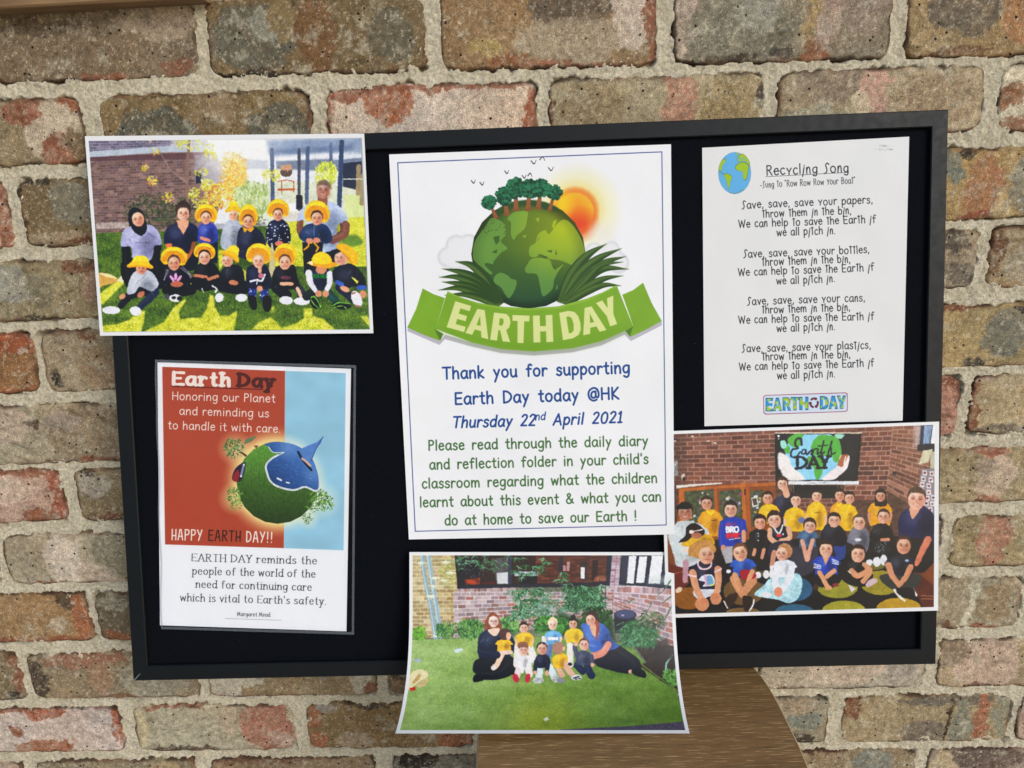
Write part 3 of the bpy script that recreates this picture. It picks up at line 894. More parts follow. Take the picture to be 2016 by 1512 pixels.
def text(c, string, p0, p1, xh, col, w=8, font=GL, serif=False, slant=0, jit=0, sp=12, seed=3, ws=36, al=1.0):
    """set string on the baseline p0-p1 (drawing units), x-height xh; w = pen width in glyph units"""
    rg = random.Random(seed)
    p0, p1 = np.array(p0, float), np.array(p1, float)
    adv = [(ws if ch == ' ' else font[ch][0] + sp) for ch in string]
    tot = sum(adv) - sp
    L = np.linalg.norm(p1 - p0)
    kx = L / tot
    ky = xh / 50
    dx = (p1 - p0) / L
    dy = np.array([dx[1], -dx[0]])
    x = 0
    for ch, ad in zip(string, adv):
        if ch != ' ':
            j = rg.uniform(-jit, jit); rot = rg.uniform(-jit, jit) * .01
            for st in font[ch][1].split('|'):
                smf = st[0] == '~'
                P = np.array([[float(t) for t in pt.split(',')] for pt in st.strip('~').split()])
                P[:, 0] += slant * P[:, 1] + rot * P[:, 1]
                P[:, 1] += j
                if smf: P = catmull(P, False, 4)
                Q = p0 + np.outer((x + P[:, 0]) * kx, dx) + np.outer(P[:, 1] * ky, dy)
                if not serif:
                    c.line(Q, w * ky, col, al=al)
                else:
                    for k in range(len(Q) - 1):
                        d = P[k + 1] - P[k]
                        a = abs(d[1]) / (np.hypot(*d) + 1e-6)
                        ww = w * ky * ((.34 if serif == 1 else .6) + (.66 if serif == 1 else .4) * a)
                        c.line(Q[k:k + 2], ww, col, al=al)
                    if not smf and ch in SERIF:
                        ends = [P[0], P[-1]] if abs(P[0][1] - P[-1][1]) > 25 else []
                        if ch in 'AMTY' and not ends: ends = [p_ for p_ in (P[0], P[-1]) if p_[1] < 2]
                        for E_ in ends:
                            if ch in 'rnmhu' and E_[1] > 40 and E_[0] > 20: continue
                            q0 = p0 + dx * (x + E_[0] - 11) * kx + dy * E_[1] * ky
                            q1 = p0 + dx * (x + E_[0] + 11) * kx + dy * E_[1] * ky
                            c.line([q0, q1], w * ky * (.5 if serif == 1 else .75), col, al=al)
        x += ad


def tones(cols, sx=2.0, sy=4.0, seed=1, big=40.):
    """a lawn: blades of several greens, picked by fine noise"""
    K_ = np.array([hexc(k) for k in cols])
    def f(X, Y):
        n_ = fbm(X / sx, Y / sy, seed, 3, .85) * 1.5 + fbm(X / big, Y / (big * .5), seed + 5, 2) * .5
        t = np.clip((n_ + 1) / 2, 0, .999) * (len(K_) - 1)
        i = t.astype(int); w = (t - i)[..., None]
        return K_[i] * (1 - w) + K_[np.minimum(i + 1, len(K_) - 1)] * w
    return f


def homog(src, dst):
    A, b = [], []
    for (x, y), (u, v) in zip(src, dst):
        A.append([x, y, 1, 0, 0, 0, -u * x, -u * y]); b.append(u)
        A.append([0, 0, 0, x, y, 1, -v * x, -v * y]); b.append(v)
    h = np.linalg.solve(np.array(A, float), np.array(b, float))
    Hm = np.append(h, 1).reshape(3, 3)
    return lambda P: (lambda q: q[:, :2] / q[:, 2:])(np.c_[np.asarray(P, float), np.ones(len(P))] @ Hm.T)


UNIT = [(0, 0), (1, 0), (1, 1), (0, 1)]


def quadmap(q):
    return homog(q, UNIT), homog(UNIT, q)


def print_mat(name, im, rough=0.45, spec=0.4, wav=0.0):
    m = NT(name)
    t = m.n('ShaderNodeTexImage')
    t.image = im
    t.interpolation = 'Cubic'
    uv = m.n('ShaderNodeUVMap')
    m.l(uv.outputs[0], t.inputs[0])
    p = m.pos()
    g = m.mix(1.0, t.outputs[0], m.ramp(m.noise(p, 700, 3), [(.3, .965), (.7, 1.0)]), 'MULTIPLY')
    m.l(g, m.b.inputs['Base Color'])
    m.b.inputs['Roughness'].default_value = rough
    m.b.inputs['Specular IOR Level'].default_value = spec
    b = m.bump(m.noise(p, 13, 2, .4), .4 + wav, .006)
    m.l(b, m.b.inputs['Normal'])
    return m.m


PAPER = simple('paper_back', (236, 236, 234), .7, .2).m


def sheet(parent, name, pxof, offs, mat, nu=40, nv=40, thick=0.0003, rayfn=None):
    """a paper sheet: front grid with the print, thin edge and back; offs(u, v) = height above the board plane"""
    u, v = np.meshgrid(np.linspace(0, 1, nu), np.linspace(0, 1, nv))
    uv = np.c_[u.ravel(), v.ravel()]
    px = pxof(uv)
    fr = (rayfn or (lambda P, o: on_board(P, o)))(px, offs(uv[:, 0], uv[:, 1]))
    bk = fr - bn * thick
    ring = np.r_[np.arange(nu), np.arange(1, nv) * nu + nu - 1, (nv - 1) * nu + np.arange(nu - 2, -1, -1), np.arange(nv - 2, 0, -1) * nu]
    F = grid_faces(nu, nv, True)
    n0, m = len(fr), len(ring)
    k = np.arange(m)
    k2 = (k + 1) % m
    Fs = np.stack([2 * n0 + k, 2 * n0 + k2, 2 * n0 + m + k2, 2 * n0 + m + k], 1)
    V = np.concatenate([fr, bk, fr[ring], bk[ring]])
    o = mesh(name, V, np.concatenate([F, F[:, ::-1] + n0, Fs]), mat, parent, loc=fr.mean(0), smooth=False,
             uv=np.concatenate([np.c_[uv[:, 0], 1 - uv[:, 1]]] * 2 + [np.c_[uv[ring, 0], 1 - uv[ring, 1]]] * 2))
    o.data.materials.append(PAPER)
    nf = len(F)
    mi = np.zeros(len(o.data.polygons), np.int32); mi[nf:] = 1
    o.data.polygons.foreach_set('material_index', mi)
    smf = np.zeros(len(o.data.polygons), bool); smf[:2 * nf] = True
    o.data.polygons.foreach_set('use_smooth', smf)
    o.data.update()
    return o


SKIN, SKD, SKL = 'd9a587', 'a06a4a', 'f0cdb8'


def face(c, x, y, r, skin, tilt=0, mouth='b0605a', asp=1.18, look=0, eyes='3a2a22', smile=1):
    skin = (hexc(skin) * .78 + hexc('ead2c6') * .22) * 255
    c.ell(x, y, r, r * asp, skin, rot=tilt)
    c.ell(x + r * .1, y + r * .55, r * .75, r * .5, 'a85c48', f=r * c.unit((x, y)), al=.22)
    t = math.radians(tilt)
    R = lambda a, b: (x + a * r * math.cos(t) - b * r * math.sin(t), y + a * r * math.sin(t) + b * r * math.cos(t))
    c.ell(x + r * .55, y + r * .1, r * .4, r * .9, '7c4030', f=r * c.unit((x, y)) * .8, al=.28)
    c.ell(x - r * .2, y - r * .55, r * .5, r * .35, 'fff0e0', f=r * c.unit((x, y)) * .8, al=.3)
    for k in (-.4, .4):
        c.ell(*R(k + look * .25, -.14), r * .26, r * .2, '7a4a38', f=r * c.unit((x, y)) * .25, al=.45)
        c.line([R(k - .11 + look * .25, -.1), R(k + .11 + look * .25, -.1)], r * .12, eyes, al=.5)
        c.line([R(k - .2 + look * .25, -.38), R(k + .2 + look * .25, -.39)], r * .08, eyes, al=.35)
    c.line([R(look * .35, .05), R(.08 + look * .4, .3)], r * .14, '8a4a38', al=.4)
    if smile:
        c.line([R(-.3 + look * .25, .5), R(look * .3, .62), R(.32 + look * .25, .5)], r * .18, mouth, sm=True, al=.55)
        if smile > 1: c.line([R(-.24 + look * .25, .53), R(look * .3, .63), R(.26 + look * .25, .53)], r * .08, 'fbf3ee', sm=True, al=.85)
    else:
        c.line([R(-.2 + look * .25, .58), R(.2 + look * .25, .58)], r * .16, mouth)


def hair(c, x, y, r, col, style='short', tilt=0):
    if style == 'bald': return
    if style == 'long':
        c.fill([(x - r * 1.15, y - r * .2), (x - r * .9, y - r * 1.3), (x, y - r * 1.7), (x + r * .95, y - r * 1.3), (x + r * 1.2, y), (x + r * 1.35, y + r * 1.8), (x + r * .8, y + r * 2.2), (x - r * .9, y + r * 2.1), (x - r * 1.3, y + r * 1.6)], col, sm=True, tex=(.25, 4, 5, 4))
    elif style == 'tied':
        c.ell(x, y - r * .3, r * 1.18, r * 1.32, col, tex=(.2, 4, 5))
    else:
        c.ell(x, y - r * .35, r * 1.12, r * 1.2, col, rot=tilt, tex=(.2, 4, 5))


def fringe(c, x, y, r, col, tilt=0, h=.75):
    t = math.radians(tilt)
    P = [(-1.02, -.2), (-.95, -.9), (-.4, -1.35), (.4, -1.35), (.95, -.9), (1.02, -.2), (.7, -h), (0, -h - .08), (-.7, -h)]
    c.fill([(x + a * r * math.cos(t) - b * r * math.sin(t), y + a * r * math.sin(t) + b * r * math.cos(t)) for a, b in P], col, tex=(.2, 3, 8))


def creases(c, R, seed):
    rr = random.Random(seed)
    for k in range(9):
        a, b = rr.uniform(-.8, .8), rr.uniform(-1.0, .2)
        c.line([R(a, b), R(a + rr.uniform(-.3, .3), b + rr.uniform(-.2, .3))], 7, rr.choice(['b87808', 'ffe88a', 'c88a10']), al=.4, w2=2, f=1.5)


def hat(c, x, y, w, h, tilt=0, back=False, col='f3b61c', dk='d98c12', hi='fbd23c', crown=1.0):
    """bucket hat: brim ellipse at (x, y), crown above"""
    t = math.radians(tilt)
    R = lambda a, b: (x + a * w * math.cos(t) - b * h * math.sin(t), y + a * w * math.sin(t) + b * h * math.cos(t))
    if back:
        c.fill([R(-.98, .4), R(-.92, -.5), R(-.5, -1.15), (R(0, -1.3)), R(.55, -1.1), R(1, -.4), R(.98, .5), R(.62, .88), R(0, .6), R(-.62, .88)], col, sm=True, tex=(.12, 6, int(x) % 40))
        c.fill([R(-.85, .5), R(-.8, -.2), R(-.4, -.65), R(.4, -.65), R(.8, -.2), R(.85, .6), R(0, .3)], dk, sm=True, f=3, al=.85)
        c.fill([R(-.6, -.75), R(-.3, -1.15), R(.3, -1.15), R(.6, -.7), R(0, -.85)], hi, sm=True, f=2, al=.9)
        c.fill([R(-.5, -.62), R(-.46, -.95), R(-.2, -1.2), R(.2, -1.2), R(.46, -.95), R(.5, -.62), R(.2, -.74), R(-.2, -.74)], hi, sm=True, f=1.5)
        c.line([R(-.54, -.56), R(-.25, -.74), R(.25, -.74), R(.54, -.56)], h * .09, 'b87408', sm=True, al=.75)
        c.line([R(0, -1.22), R(0, -.76)], h * .05, 'd09010', al=.5)
        c.line([R(-.95, -.1), R(-.8, -.62), R(-.5, -.9)], h * .08, 'ffe070', sm=True, al=.7)
        creases(c, R, int(x + y))
    else:
        c.fill([R(-.58, 0), R(-.5, -.9 * crown), R(-.2, -1.2 * crown), R(.3, -1.2 * crown), R(.55, -.8 * crown), R(.6, 0)], hi, sm=True, tex=(.08, 8, 3))
        c.fill([R(-1, .25), R(-.6, -.3), R(0, -.42), R(.6, -.3), R(1, .25), R(.85, .55), R(.4, .4), R(0, .3), R(-.4, .4), R(-.85, .5)], col, sm=True, tex=(.08, 8, 3))
        c.line([R(-.85, .42), R(-.4, .28), R(0, .2), R(.4, .28), R(.85, .42)], h * .25, dk, sm=True, al=.6)
        creases(c, R, int(x + y))


def limb(c, P, w, col, w2=None, **k):
    c.line(P, w, col, w2=w2, sm=True, **k)
    c.line([(a - w * .18, b - w * .1) for a, b in P], w * .25, 'ffffff', sm=True, al=.07, w2=(w2 or w) * .25)


def folds(c, x, y, w, h, n=7):
    rr = random.Random(int(x * 3 + y))
    k = c.unit((x, y))
    c.ell(x + w * .2, y + h * .12, w * .2, h * .34, '000000', f=w * k * .2, al=.24)
    c.ell(x - w * .18, y - h * .16, w * .2, h * .24, 'ffffff', f=w * k * .2, al=.13)
    for i in range(n):
        a, b = rr.uniform(-.36, .36), rr.uniform(-.3, .34)
        t = rr.uniform(-1, 1) * .9 + (1.57 if rr.random() < .5 else 0)
        L = rr.uniform(.1, .24) * w
        c.line([(x + a * w, y + b * h), (x + a * w + L * math.cos(t), y + b * h + L * math.sin(t))], w * .045, rr.choice(['000000', '000000', 'ffffff']), al=.16, w2=w * .01, f=2)


def body(c, P, col, tex=(.10, 9, 4)):
    c.fill(P, col, sm=True, tex=tex)
    P = np.asarray(P, float); m = P.mean(0)
    folds(c, m[0], m[1], P[:, 0].max() - P[:, 0].min(), P[:, 1].max() - P[:, 1].min())
TPX = 1.5                                     # texels per photograph pixel
SHOES = 'dcdee8'
rg0 = random.Random(5)

# =================================================================== print: children in yellow hats on the lawn
Q = [(167, 268), (717, 263), (735, 656), (197, 661)]
uvof, pxof = quadmap(Q)
c = Press(uvof, int(545 * TPX), int(393 * TPX))
c.fill([(174.5, 278), (712.5, 271.5), (728, 648.5), (203.5, 654)], 'a9a9b0')
I = [int(v) for v in (c.T([(174.5, 278)])[0])] + [int(v) for v in (c.T([(728, 648.5)])[0])]
c.clip = tuple(I)
c.fill([(170, 270), (720, 268), (720, 440), (180, 440)], 'd9dbe2')
c.xf(160, 250, 6.72)
c.fill([(90, 180), (1650, 160), (1870, 560), (1850, 1000), (1700, 1420), (180, 1430)], '86716c')
c.masonry([(110, 400), (1500, 320), (1500, 1430), (190, 1430)], 30, 17, '8f7f79', ['765f5b', '6c5654', '7f6863', '88716a', '6e5b5e'], 3, al=.9)
c.masonry([(95, 180), (1180, 175), (1180, 275), (110, 335)], 4, 12, '9894a0', ['716c7c', '7c7586', '6c6674'], 4)
c.masonry([(1180, 170), (1650, 165), (1720, 260), (1180, 275)], 4, 7, 'b3b1ba', ['9a98a6', 'a5a2ae'], 4)
c.fill([(112, 400), (1700, 325), (1700, 400), (1300, 430), (120, 450)], '6b5356')
c.fill([(108, 325), (1100, 255), (1720, 240), (1760, 330), (1100, 335), (112, 400)], 'aab2be', tex=(.06, 30, 2))
c.fill([(1500, 380), (1800, 360), (1870, 560), (1850, 800), (1500, 720)], '85818e', al=.8)
c.fill([(1510, 600), (1590, 600), (1590, 740), (1520, 750)], '2a3040')
c.fill([(190, 1270), (640, 1260), (640, 1340), (195, 1350)], 'a79a95', tex=(.25, 5, 3))
c.scatter(300, 560, 880, 1500, 1400, 70, ['4a5a3a', '3c4a34', '56684a', '646a48', '33402c', '5c5c40'], 5, al=.7)
c.xf(440, 250, 6.72)
c.glow(330, 240, 120, 900, 'f5f3ee', .95)
c.fill([(560, 170), (1830, 145), (1840, 330), (1300, 350), (640, 400)], '93a1b8', f=12, al=.85)
c.fill([(1100, 160), (1830, 150), (1840, 360), (1250, 300)], '8a96a8', f=20, al=.7)
c.fill([(690, 450), (1850, 400), (1860, 600), (700, 560)], '667084', f=6, al=.8)
c.fill([(240, 420), (600, 440), (600, 560), (260, 560)], '9aa0b0', f=8, al=.7)
c.fill([(1580, 480), (1850, 450), (1860, 860), (1580, 860)], '3e4254')
c.line([(1450, 420), (1850, 380)], 40, 'cdd6de', al=.8)
c.fill([(560, 720), (1250, 720), (1900, 860), (1900, 1512), (560, 1512)], 'ccd0b8', tex=(.08, 10, 3))
c.fill([(1600, 900), (1900, 880), (1900, 1512), (1650, 1512)], 'cbd897')
c.fill([(700, 1120), (1050, 1140), (1050, 1300), (700, 1250)], 'c9c5bc')
c.fill([(860, 1010), (1040, 1020), (1000, 1120), (870, 1110)], 'e4e6ec')
c.fill([(560, 180), (1830, 160), (1830, 260), (1500, 330), (1200, 320), (680, 380), (600, 370)], '8390a8', f=14, al=.7)
c.fill([(600, 300), (1700, 240), (1700, 300), (1200, 345), (620, 360)], '6d7a94', f=10, al=.7)
for (x0, y0, x1, y1, w, cc) in ((640, 300, 652, 980, 54, '5a6580'), (1000, 300, 1000, 1090, 42, '5c5c6a'), (1115, 280, 1100, 1000, 52, '606b84'), (1420, 230, 1428, 740, 46, '6c7690'), (1565, 200, 1530, 1060, 62, '4a5670')):
    c.line([(x0, y0), (x1, y1)], w, cc, tex=(.1, 6, 4))
c.fill([(960, 900), (1045, 900), (1050, 1090), (960, 1090)], '3c3642')
c.line([(720, 720), (830, 700), (930, 720), (930, 860)], 12, 'a5624c'); c.line([(725, 830), (940, 825)], 26, 'b86a4a'); c.line([(770, 720), (770, 890)], 12, '9a5a48')
c.fill([(755, 575), (905, 570), (880, 650), (780, 650)], '6b5a52', sm=True); c.scatter(60, 750, 500, 910, 580, 36, ['d89a80', 'c98a70', 'b9a070'], 6)
c.line([(1790, 520), (1780, 880)], 60, '9a8a70'); c.line([(1850, 640), (1830, 1010)], 66, '9c9070'); c.line([(1590, 690), (1840, 690)], 12, 'd8e8d0')
c.scatter(170, 1210, 470, 1510, 790, 60, ['c3d052', 'd6dc62', 'a5b43c', 'e0e488'], 7, ang=(50, 130))
c.scatter(70, 500, 560, 760, 720, 50, ['b5c050', 'd8d070', 'c8b858'], 8)
c.scatter(420, -60, 330, 320, 900, 60, ['d8b070', 'e0c060', 'c8a860', 'd09060', 'e0d090', 'b8b868'], 9, al=.7)
c.scatter(520, 130, 720, 600, 1250, 80, ['b5c890', '9ab070', 'd0dcb0', '8a9a60', 'c0cc98'], 10, ang=(40, 140), al=.75)
c.scatter(120, 560, 1150, 60, 1400, 60, ['6a6a4a', '5a5a40'], 12, al=.6)
c.xf(160, 250, 6.72)
c.scatter(200, 1900, 420, 2200, 800, 60, ['e8c860', 'e8a850', 'f0dc88', 'd89850'], 71)
c.scatter(260, 1600, 720, 2030, 1080, 55, ['d8b050', 'e0943c', 'c8c848', 'e8d070', 'cf7a50', 'd8d890'], 11)
c.line([(1425, 170), (1405, 600), (1400, 900), (1420, 1060)], 36, '8a7468', w2=44, sm=True)
for P in ([(1390, 730), (1180, 560), (1060, 360), (990, 190)], [(1400, 700), (1600, 520), (1700, 380)], [(1270, 1010), (1130, 930), (1000, 790), (890, 640)], [(1430, 470), (1600, 380)], [(1420, 830), (1560, 800), (1640, 720)]):
    c.line(P, 16, '9a857c', w2=8, sm=True, al=.85)
for (x, y, n, w) in ((840, 540, 8, 45), (940, 720, 26, 70), (1150, 930, 24, 80), (980, 330, 8, 60), (1340, 220, 26, 90), (1500, 210, 22, 120), (1700, 320, 26, 90), (1540, 600, 10, 45), (1630, 590, 10, 50), (1660, 760, 34, 90), (1480, 880, 24, 80), (1560, 1000, 26, 90), (930, 190, 6, 40), (1750, 420, 10, 60)):
    c.scatter(n, x - w, y - w, x + w, y + w, 42, ['d6c848', 'c9b83c', 'e0d878', 'd08a50', 'c8a0a0'] if x < 1200 else ['c8cc48', 'd8d850', 'b8b43c', 'e0e0a0'], x, asp=.6)
# lawn
c.xf(180, 450, 6.72)
c.fill([(40, 60), (1500, 20), (3800, -140), (3800, 1400), (100, 1400)], tones(['2f4218', '465e24', '5a7230', '6e8538', '8a9a48'], 1.8, 3.4, 21))
c.fill([(2440, -80), (3700, -160), (3720, 500), (2400, 500)], tones(['8c9a34', 'b8bc3c', 'd6d450', 'ece88a'], 1.8, 3, 22))
LIT = tones(['6f8430', 'a8ae38', 'cfcb44', 'dedb66', 'f2f0a8'], 1.7, 3, 23, 25.)
for P in ([(90, 880), (300, 720), (440, 620), (440, 720), (330, 820), (160, 1000), (100, 990)], [(880, 420), (960, 440), (960, 580), (900, 520)], [(1310, 720), (1370, 690), (1390, 780), (1320, 800)],
          [(100, 1290), (330, 1270), (500, 1210), (640, 1090), (710, 1090), (690, 1240), (650, 1380), (100, 1380)],
          [(720, 1350), (960, 1240), (1080, 1050), (1240, 930), (1250, 960), (1150, 1110), (1180, 1200), (1330, 1180), (1450, 1180), (1530, 1050), (1570, 880), (1610, 880), (1640, 1050), (1700, 1160), (1830, 1150), (1920, 1090), (1930, 1130), (1880, 1380), (700, 1380)],
          [(1680, 300), (1740, 280), (1740, 480), (1690, 560)], [(1350, 320), (1440, 440), (1390, 480)]):
    c.fill(P, LIT, f=5); c.scatter(110, min(p_[0] for p_ in P), min(p_[1] for p_ in P), max(p_[0] for p_ in P), max(p_[1] for p_ in P), 26, ['8a9c34', 'e6e27a', '77902f'], 24, al=.35)
c.xf(450, 450, 6.72)
for P in ([(300, 1340), (400, 1240), (560, 1170), (640, 1240), (700, 1320), (900, 1250), (1000, 1180), (990, 1060), (1100, 1050), (1110, 1150), (1260, 1200), (1430, 1350)], [(1750, 1160), (1830, 1160), (1880, 1230), (1880, 1320)], [(550, 1040), (600, 1030), (590, 1110)], [(180, 700), (190, 540), (230, 560), (250, 680), (210, 730)], [(440, 180), (560, 200), (560, 480), (470, 300)]):
    c.fill(P, LIT, f=5); c.scatter(90, min(p_[0] for p_ in P), min(p_[1] for p_ in P), max(p_[0] for p_ in P), max(p_[1] for p_ in P), 26, ['8a9c34', 'e6e27a', '77902f'], 28, al=.4)
c.scatter(900, -60, 800, 1900, 1350, 30, ['4c6a2c', '66842e', '3f5a26', '7a9640'], 26, ang=(50, 130), al=.35)
c.fill([(1500, 100), (1700, 90), (1780, 190), (1640, 240), (1500, 180)], '6f8a3c', f=8, sm=True)
c.xf(180, 450, 6.72)
c.scatter(900, 60, 100, 1900, 1350, 30, ['4c6a2c', '66842e', '3f5a26', '7a9640'], 27, ang=(50, 130), al=.3)
c.fill([(90, 600), (220, 600), (350, 660), (330, 710), (150, 760), (100, 800)], 'c89c5a', sm=True); c.fill([(100, 590), (230, 600), (340, 660), (200, 640)], 'e6d29c', sm=True); c.fill([(330, 690), (400, 620), (450, 640), (440, 710)], 'd8d0b0')
# adults at the back
c.fill([(420, 420), (950, 430), (970, 720), (900, 800), (480, 780)], '17171c', sm=True)
limb(c, [(455, 240), (470, 420), (500, 620)], 115, '16171d'); limb(c, [(880, 220), (860, 400), (900, 600)], 95, '16171d')
body(c, [(388, 190), (420, 30), (520, -30), (640, -60), (800, -40), (890, 50), (930, 205), (835, 225), (820, 330), (760, 430), (560, 410), (520, 245), (400, 240)], 'a3a3c8')
c.fill([(960, 300), (1200, 260), (1400, 330), (1400, 500), (1300, 560), (950, 520)], '1d1f2c', sm=True)
limb(c, [(1020, 200), (1050, 290)], 90, 'd9794c'); limb(c, [(1345, 160), (1300, 310), (1220, 430)], 72, 'b8714f')
body(c, [(960, 190), (985, 20), (1080, -60), (1230, -90), (1380, -40), (1420, 60), (1400, 170), (1330, 180), (1280, 330), (1080, 300), (1060, 200)], '2b3050')
c.xf(160, 250, 6.72)
c.fill([(1260, 1235), (1420, 1235), (1420, 1300), (1350, 1420), (1290, 1330)], 'dca287')
c.fill([(620, 1210), (640, 1100), (715, 1063), (800, 1105), (850, 1230), (868, 1350), (800, 1438), (700, 1385), (640, 1290)], '25262c', sm=True)
face(c, 752, 1222, 82, 'd9a284', tilt=-12, smile=1)
hair(c, 1350, 1120, 88, '4a3a34', 'tied'); face(c, 1350, 1150, 80, 'e0ab92', tilt=4, smile=2); fringe(c, 1350, 1140, 84, '55433a', h=.82)
c.xf(440, 250, 6.72)
limb(c, [(1015, 1250), (1010, 1350), (1030, 1420)], 90, '7d5646'); limb(c, [(1590, 1280), (1590, 1400), (1430, 1500)], 105, '80594a')
body(c, [(975, 1245), (1040, 1080), (1180, 1010), (1400, 985), (1550, 1070), (1650, 1235), (1520, 1285), (1500, 1420), (1530, 1640), (1300, 1700), (1060, 1620), (1080, 1250)], 'adbad8')
limb(c, [(1620, 1290), (1600, 1420), (1440, 1500)], 100, '80594a')
c.line([(1310, 930), (1310, 1020)], 130, '8a6354'); face(c, 1318, 840, 92, '9a7264', tilt=6, smile=1, mouth='d8b0a8'); c.fill([(1230, 800), (1260, 720), (1340, 695), (1410, 740), (1425, 830), (1360, 770), (1280, 770)], '6d5a56', sm=True, f=5, al=.8)
# standing children
def kid(hx, hy, r, hw, hh, hy2, tilt=0, skin='d9a58a', back=True, hr='6a4a34', look=0, smile=1):
    hat(c, hx, hy2, hw, hh, tilt, back)
    if hr: c.ell(hx, hy - r * .25, r * 1.05, r * 1.1, hr)
    face(c, hx, hy + r * .12, r * .95, skin, smile=smile, look=look)
c.xf(160, 250, 6.72)
c.fill([(1560, 1480), (1810, 1480), (1800, 1800), (1620, 1800)], '1e2339')
body(c, [(1545, 1520), (1545, 1350), (1590, 1280), (1660, 1262), (1750, 1280), (1800, 1360), (1808, 1500), (1700, 1550), (1600, 1530)], '4553a0')
c.line([(1590, 1470), (1690, 1500)], 44, 'd08a78')
kid(1650, 1200, 70, 146, 108, 1160)
c.xf(440, 250, 6.72)
body(c, [(-40, 1560), (0, 1320), (60, 1240), (180, 1230), (230, 1330), (220, 1600), (60, 1640)], 'a5abba')
for k in range(4): c.line([(85, 1350 + k * 24), (180, 1344 + k * 24)], 6, 'd8dae0', al=.6)
kid(128, 1160, 62, 108, 86, 1085, back=False, skin='e0aa8c', hr=None)
body(c, [(560, 1420), (600, 1270), (690, 1222), (790, 1225), (870, 1330), (890, 1480), (840, 1580), (700, 1640), (590, 1560)], '202647')
for k in range(40):
    x, y = rg0.uniform(580, 870), rg0.uniform(1270, 1560)
    c.ell(x, y, 9, 8, 'e8e8f0')
c.xf(450, 450, 6.72)
limb(c, [(600, 220), (580, 420), (570, 600)], 76, 'b9ad88'); limb(c, [(740, 220), (745, 300)], 80, 'a89c7c')
c.fill([(600, 170), (760, 170), (760, 240), (620, 300), (590, 240)], '1c2140', sm=True); c.ell(668, 200, 56, 38, 'c97a6c')
c.xf(440, 250, 6.72)
kid(720, 1160, 68, 142, 108, 1095, skin='d59c80', smile=0)
body(c, [(175, 1600), (190, 1400), (250, 1320), (400, 1315), (510, 1400), (560, 1540), (540, 1700), (400, 1760), (200, 1720)], '2b2f48')
c.fill([(250, 1320), (320, 1350), (390, 1310), (405, 1350), (360, 1395), (315, 1360), (275, 1400)], 'e8a41c')
kid(325, 1250, 72, 122, 128, 1190, 5, skin='d39b7c')
c.xf(450, 450, 6.72)
c.fill([(975, 180), (1250, 180), (1240, 330), (1480, 250), (1490, 420), (1000, 600)], '20242e')
body(c, [(930, 90), (1000, -30), (1110, -70), (1260, -60), (1350, 30), (1370, 160), (1280, 200), (1180, 150), (1040, 180), (960, 150)], '2c4166')
c.line([(1133, -40), (1130, 110)], 6, 'b0b8c8', al=.7)
c.line([(1000, 280), (1060, 230), (1060, 190), (1100, 190)], 20, 'e0a020'); c.line([(1130, 190), (1190, 250), (1160, 300)], 20, 'e0a020')
c.ell(1070, 160, 48, 34, 'cf8a74'); c.ell(1165, 155, 48, 36, 'cf8a74')
c.xf(440, 250, 6.72)
kid(1235, 1205, 78, 165, 132, 1145, 4, skin='cf9678', hr='4a3428', smile=0)
# sitting children
c.xf(180, 450, 6.72)
limb(c, [(760, 810), (520, 880), (390, 1020)], 140, '20222e', w2=80); limb(c, [(840, 830), (760, 930), (640, 1040)], 120, '2d3652', w2=80)
body(c, [(470, 840), (500, 690), (560, 580), (660, 545), (790, 570), (870, 680), (885, 760), (790, 830), (640, 770), (580, 850), (500, 870)], 'b6bac8')
c.ell(410, 900, 46, 32, 'cf9478', rot=-30); c.ell(655, 870, 55, 36, 'b87a62', rot=-35)
c.ell(262, 1080, 120, 52, SHOES); c.ell(585, 1092, 78, 62, SHOES, rot=20)
c.ell(660, 520, 72, 80, 'cc8a70'); face(c, 655, 530, 66, 'cf8f76', smile=0, look=.3); hat(c, 645, 475, 176, 95, 3)
c.fill([(960, 760), (1340, 740), (1370, 860), (1150, 900), (980, 880)], '15161e', sm=True)
body(c, [(945, 700), (1000, 560), (1080, 520), (1190, 500), (1290, 590), (1340, 670), (1250, 770), (1100, 740), (1000, 760)], '17182a')
for k in range(3):
    c.line([(1170 + k * 18, 520 - k * 8), (1290 + k * 12, 610), (1320 + k * 8, 680)], 8, 'cbb8c8', al=.8); c.line([(1030 - k * 18, 535), (965 - k * 4, 680)], 7, 'cbb8c8', al=.7)
for dx, dy, r_ in ((0, -30, 0), (-48, -8, -38), (48, -8, 38)): c.ell(1115 + dx, 665 + dy, 20, 48, 'd99cc4', rot=r_)
c.line([(1080, 700), (1150, 700)], 20, 'd99cc4')
c.ell(1130, 735, 85, 42, 'b06e58'); c.ell(1000, 900, 35, 42, '55555e'); c.ell(1110, 920, 80, 52, 'd8d8de'); c.ell(1090, 915, 30, 22, '222228'); c.ell(1165, 925, 34, 30, '26262c')
kid(1090, 455, 82, 172, 112, 385, 4, skin='c98e72', hr='5b4638')
c.fill([(1340, 640), (1700, 650), (1690, 780), (1480, 830), (1340, 760)], '14151c', sm=True)
body(c, [(1345, 620), (1390, 500), (1480, 450), (1610, 460), (1690, 560), (1695, 640), (1540, 690), (1360, 670)], '17171f')
limb(c, [(1370, 620), (1520, 640)], 42, 'b97c62'); limb(c, [(1670, 630), (1550, 670)], 44, 'b97c62')
c.line([(1600, 760), (1670, 800), (1640, 840)], 22, 'e0e0e8'); c.line([(1460, 790), (1485, 850)], 12, 'd0d0d8'); c.ell(1692, 915, 56, 62, SHOES, rot=25)
kid(1495, 380, 78, 140, 92, 310, 6, skin='dba58c', hr='3a2c26')
body(c, [(1700, 700), (1720, 560), (1800, 490), (1930, 480), (2010, 560), (2010, 720), (1850, 740)], '24232f')
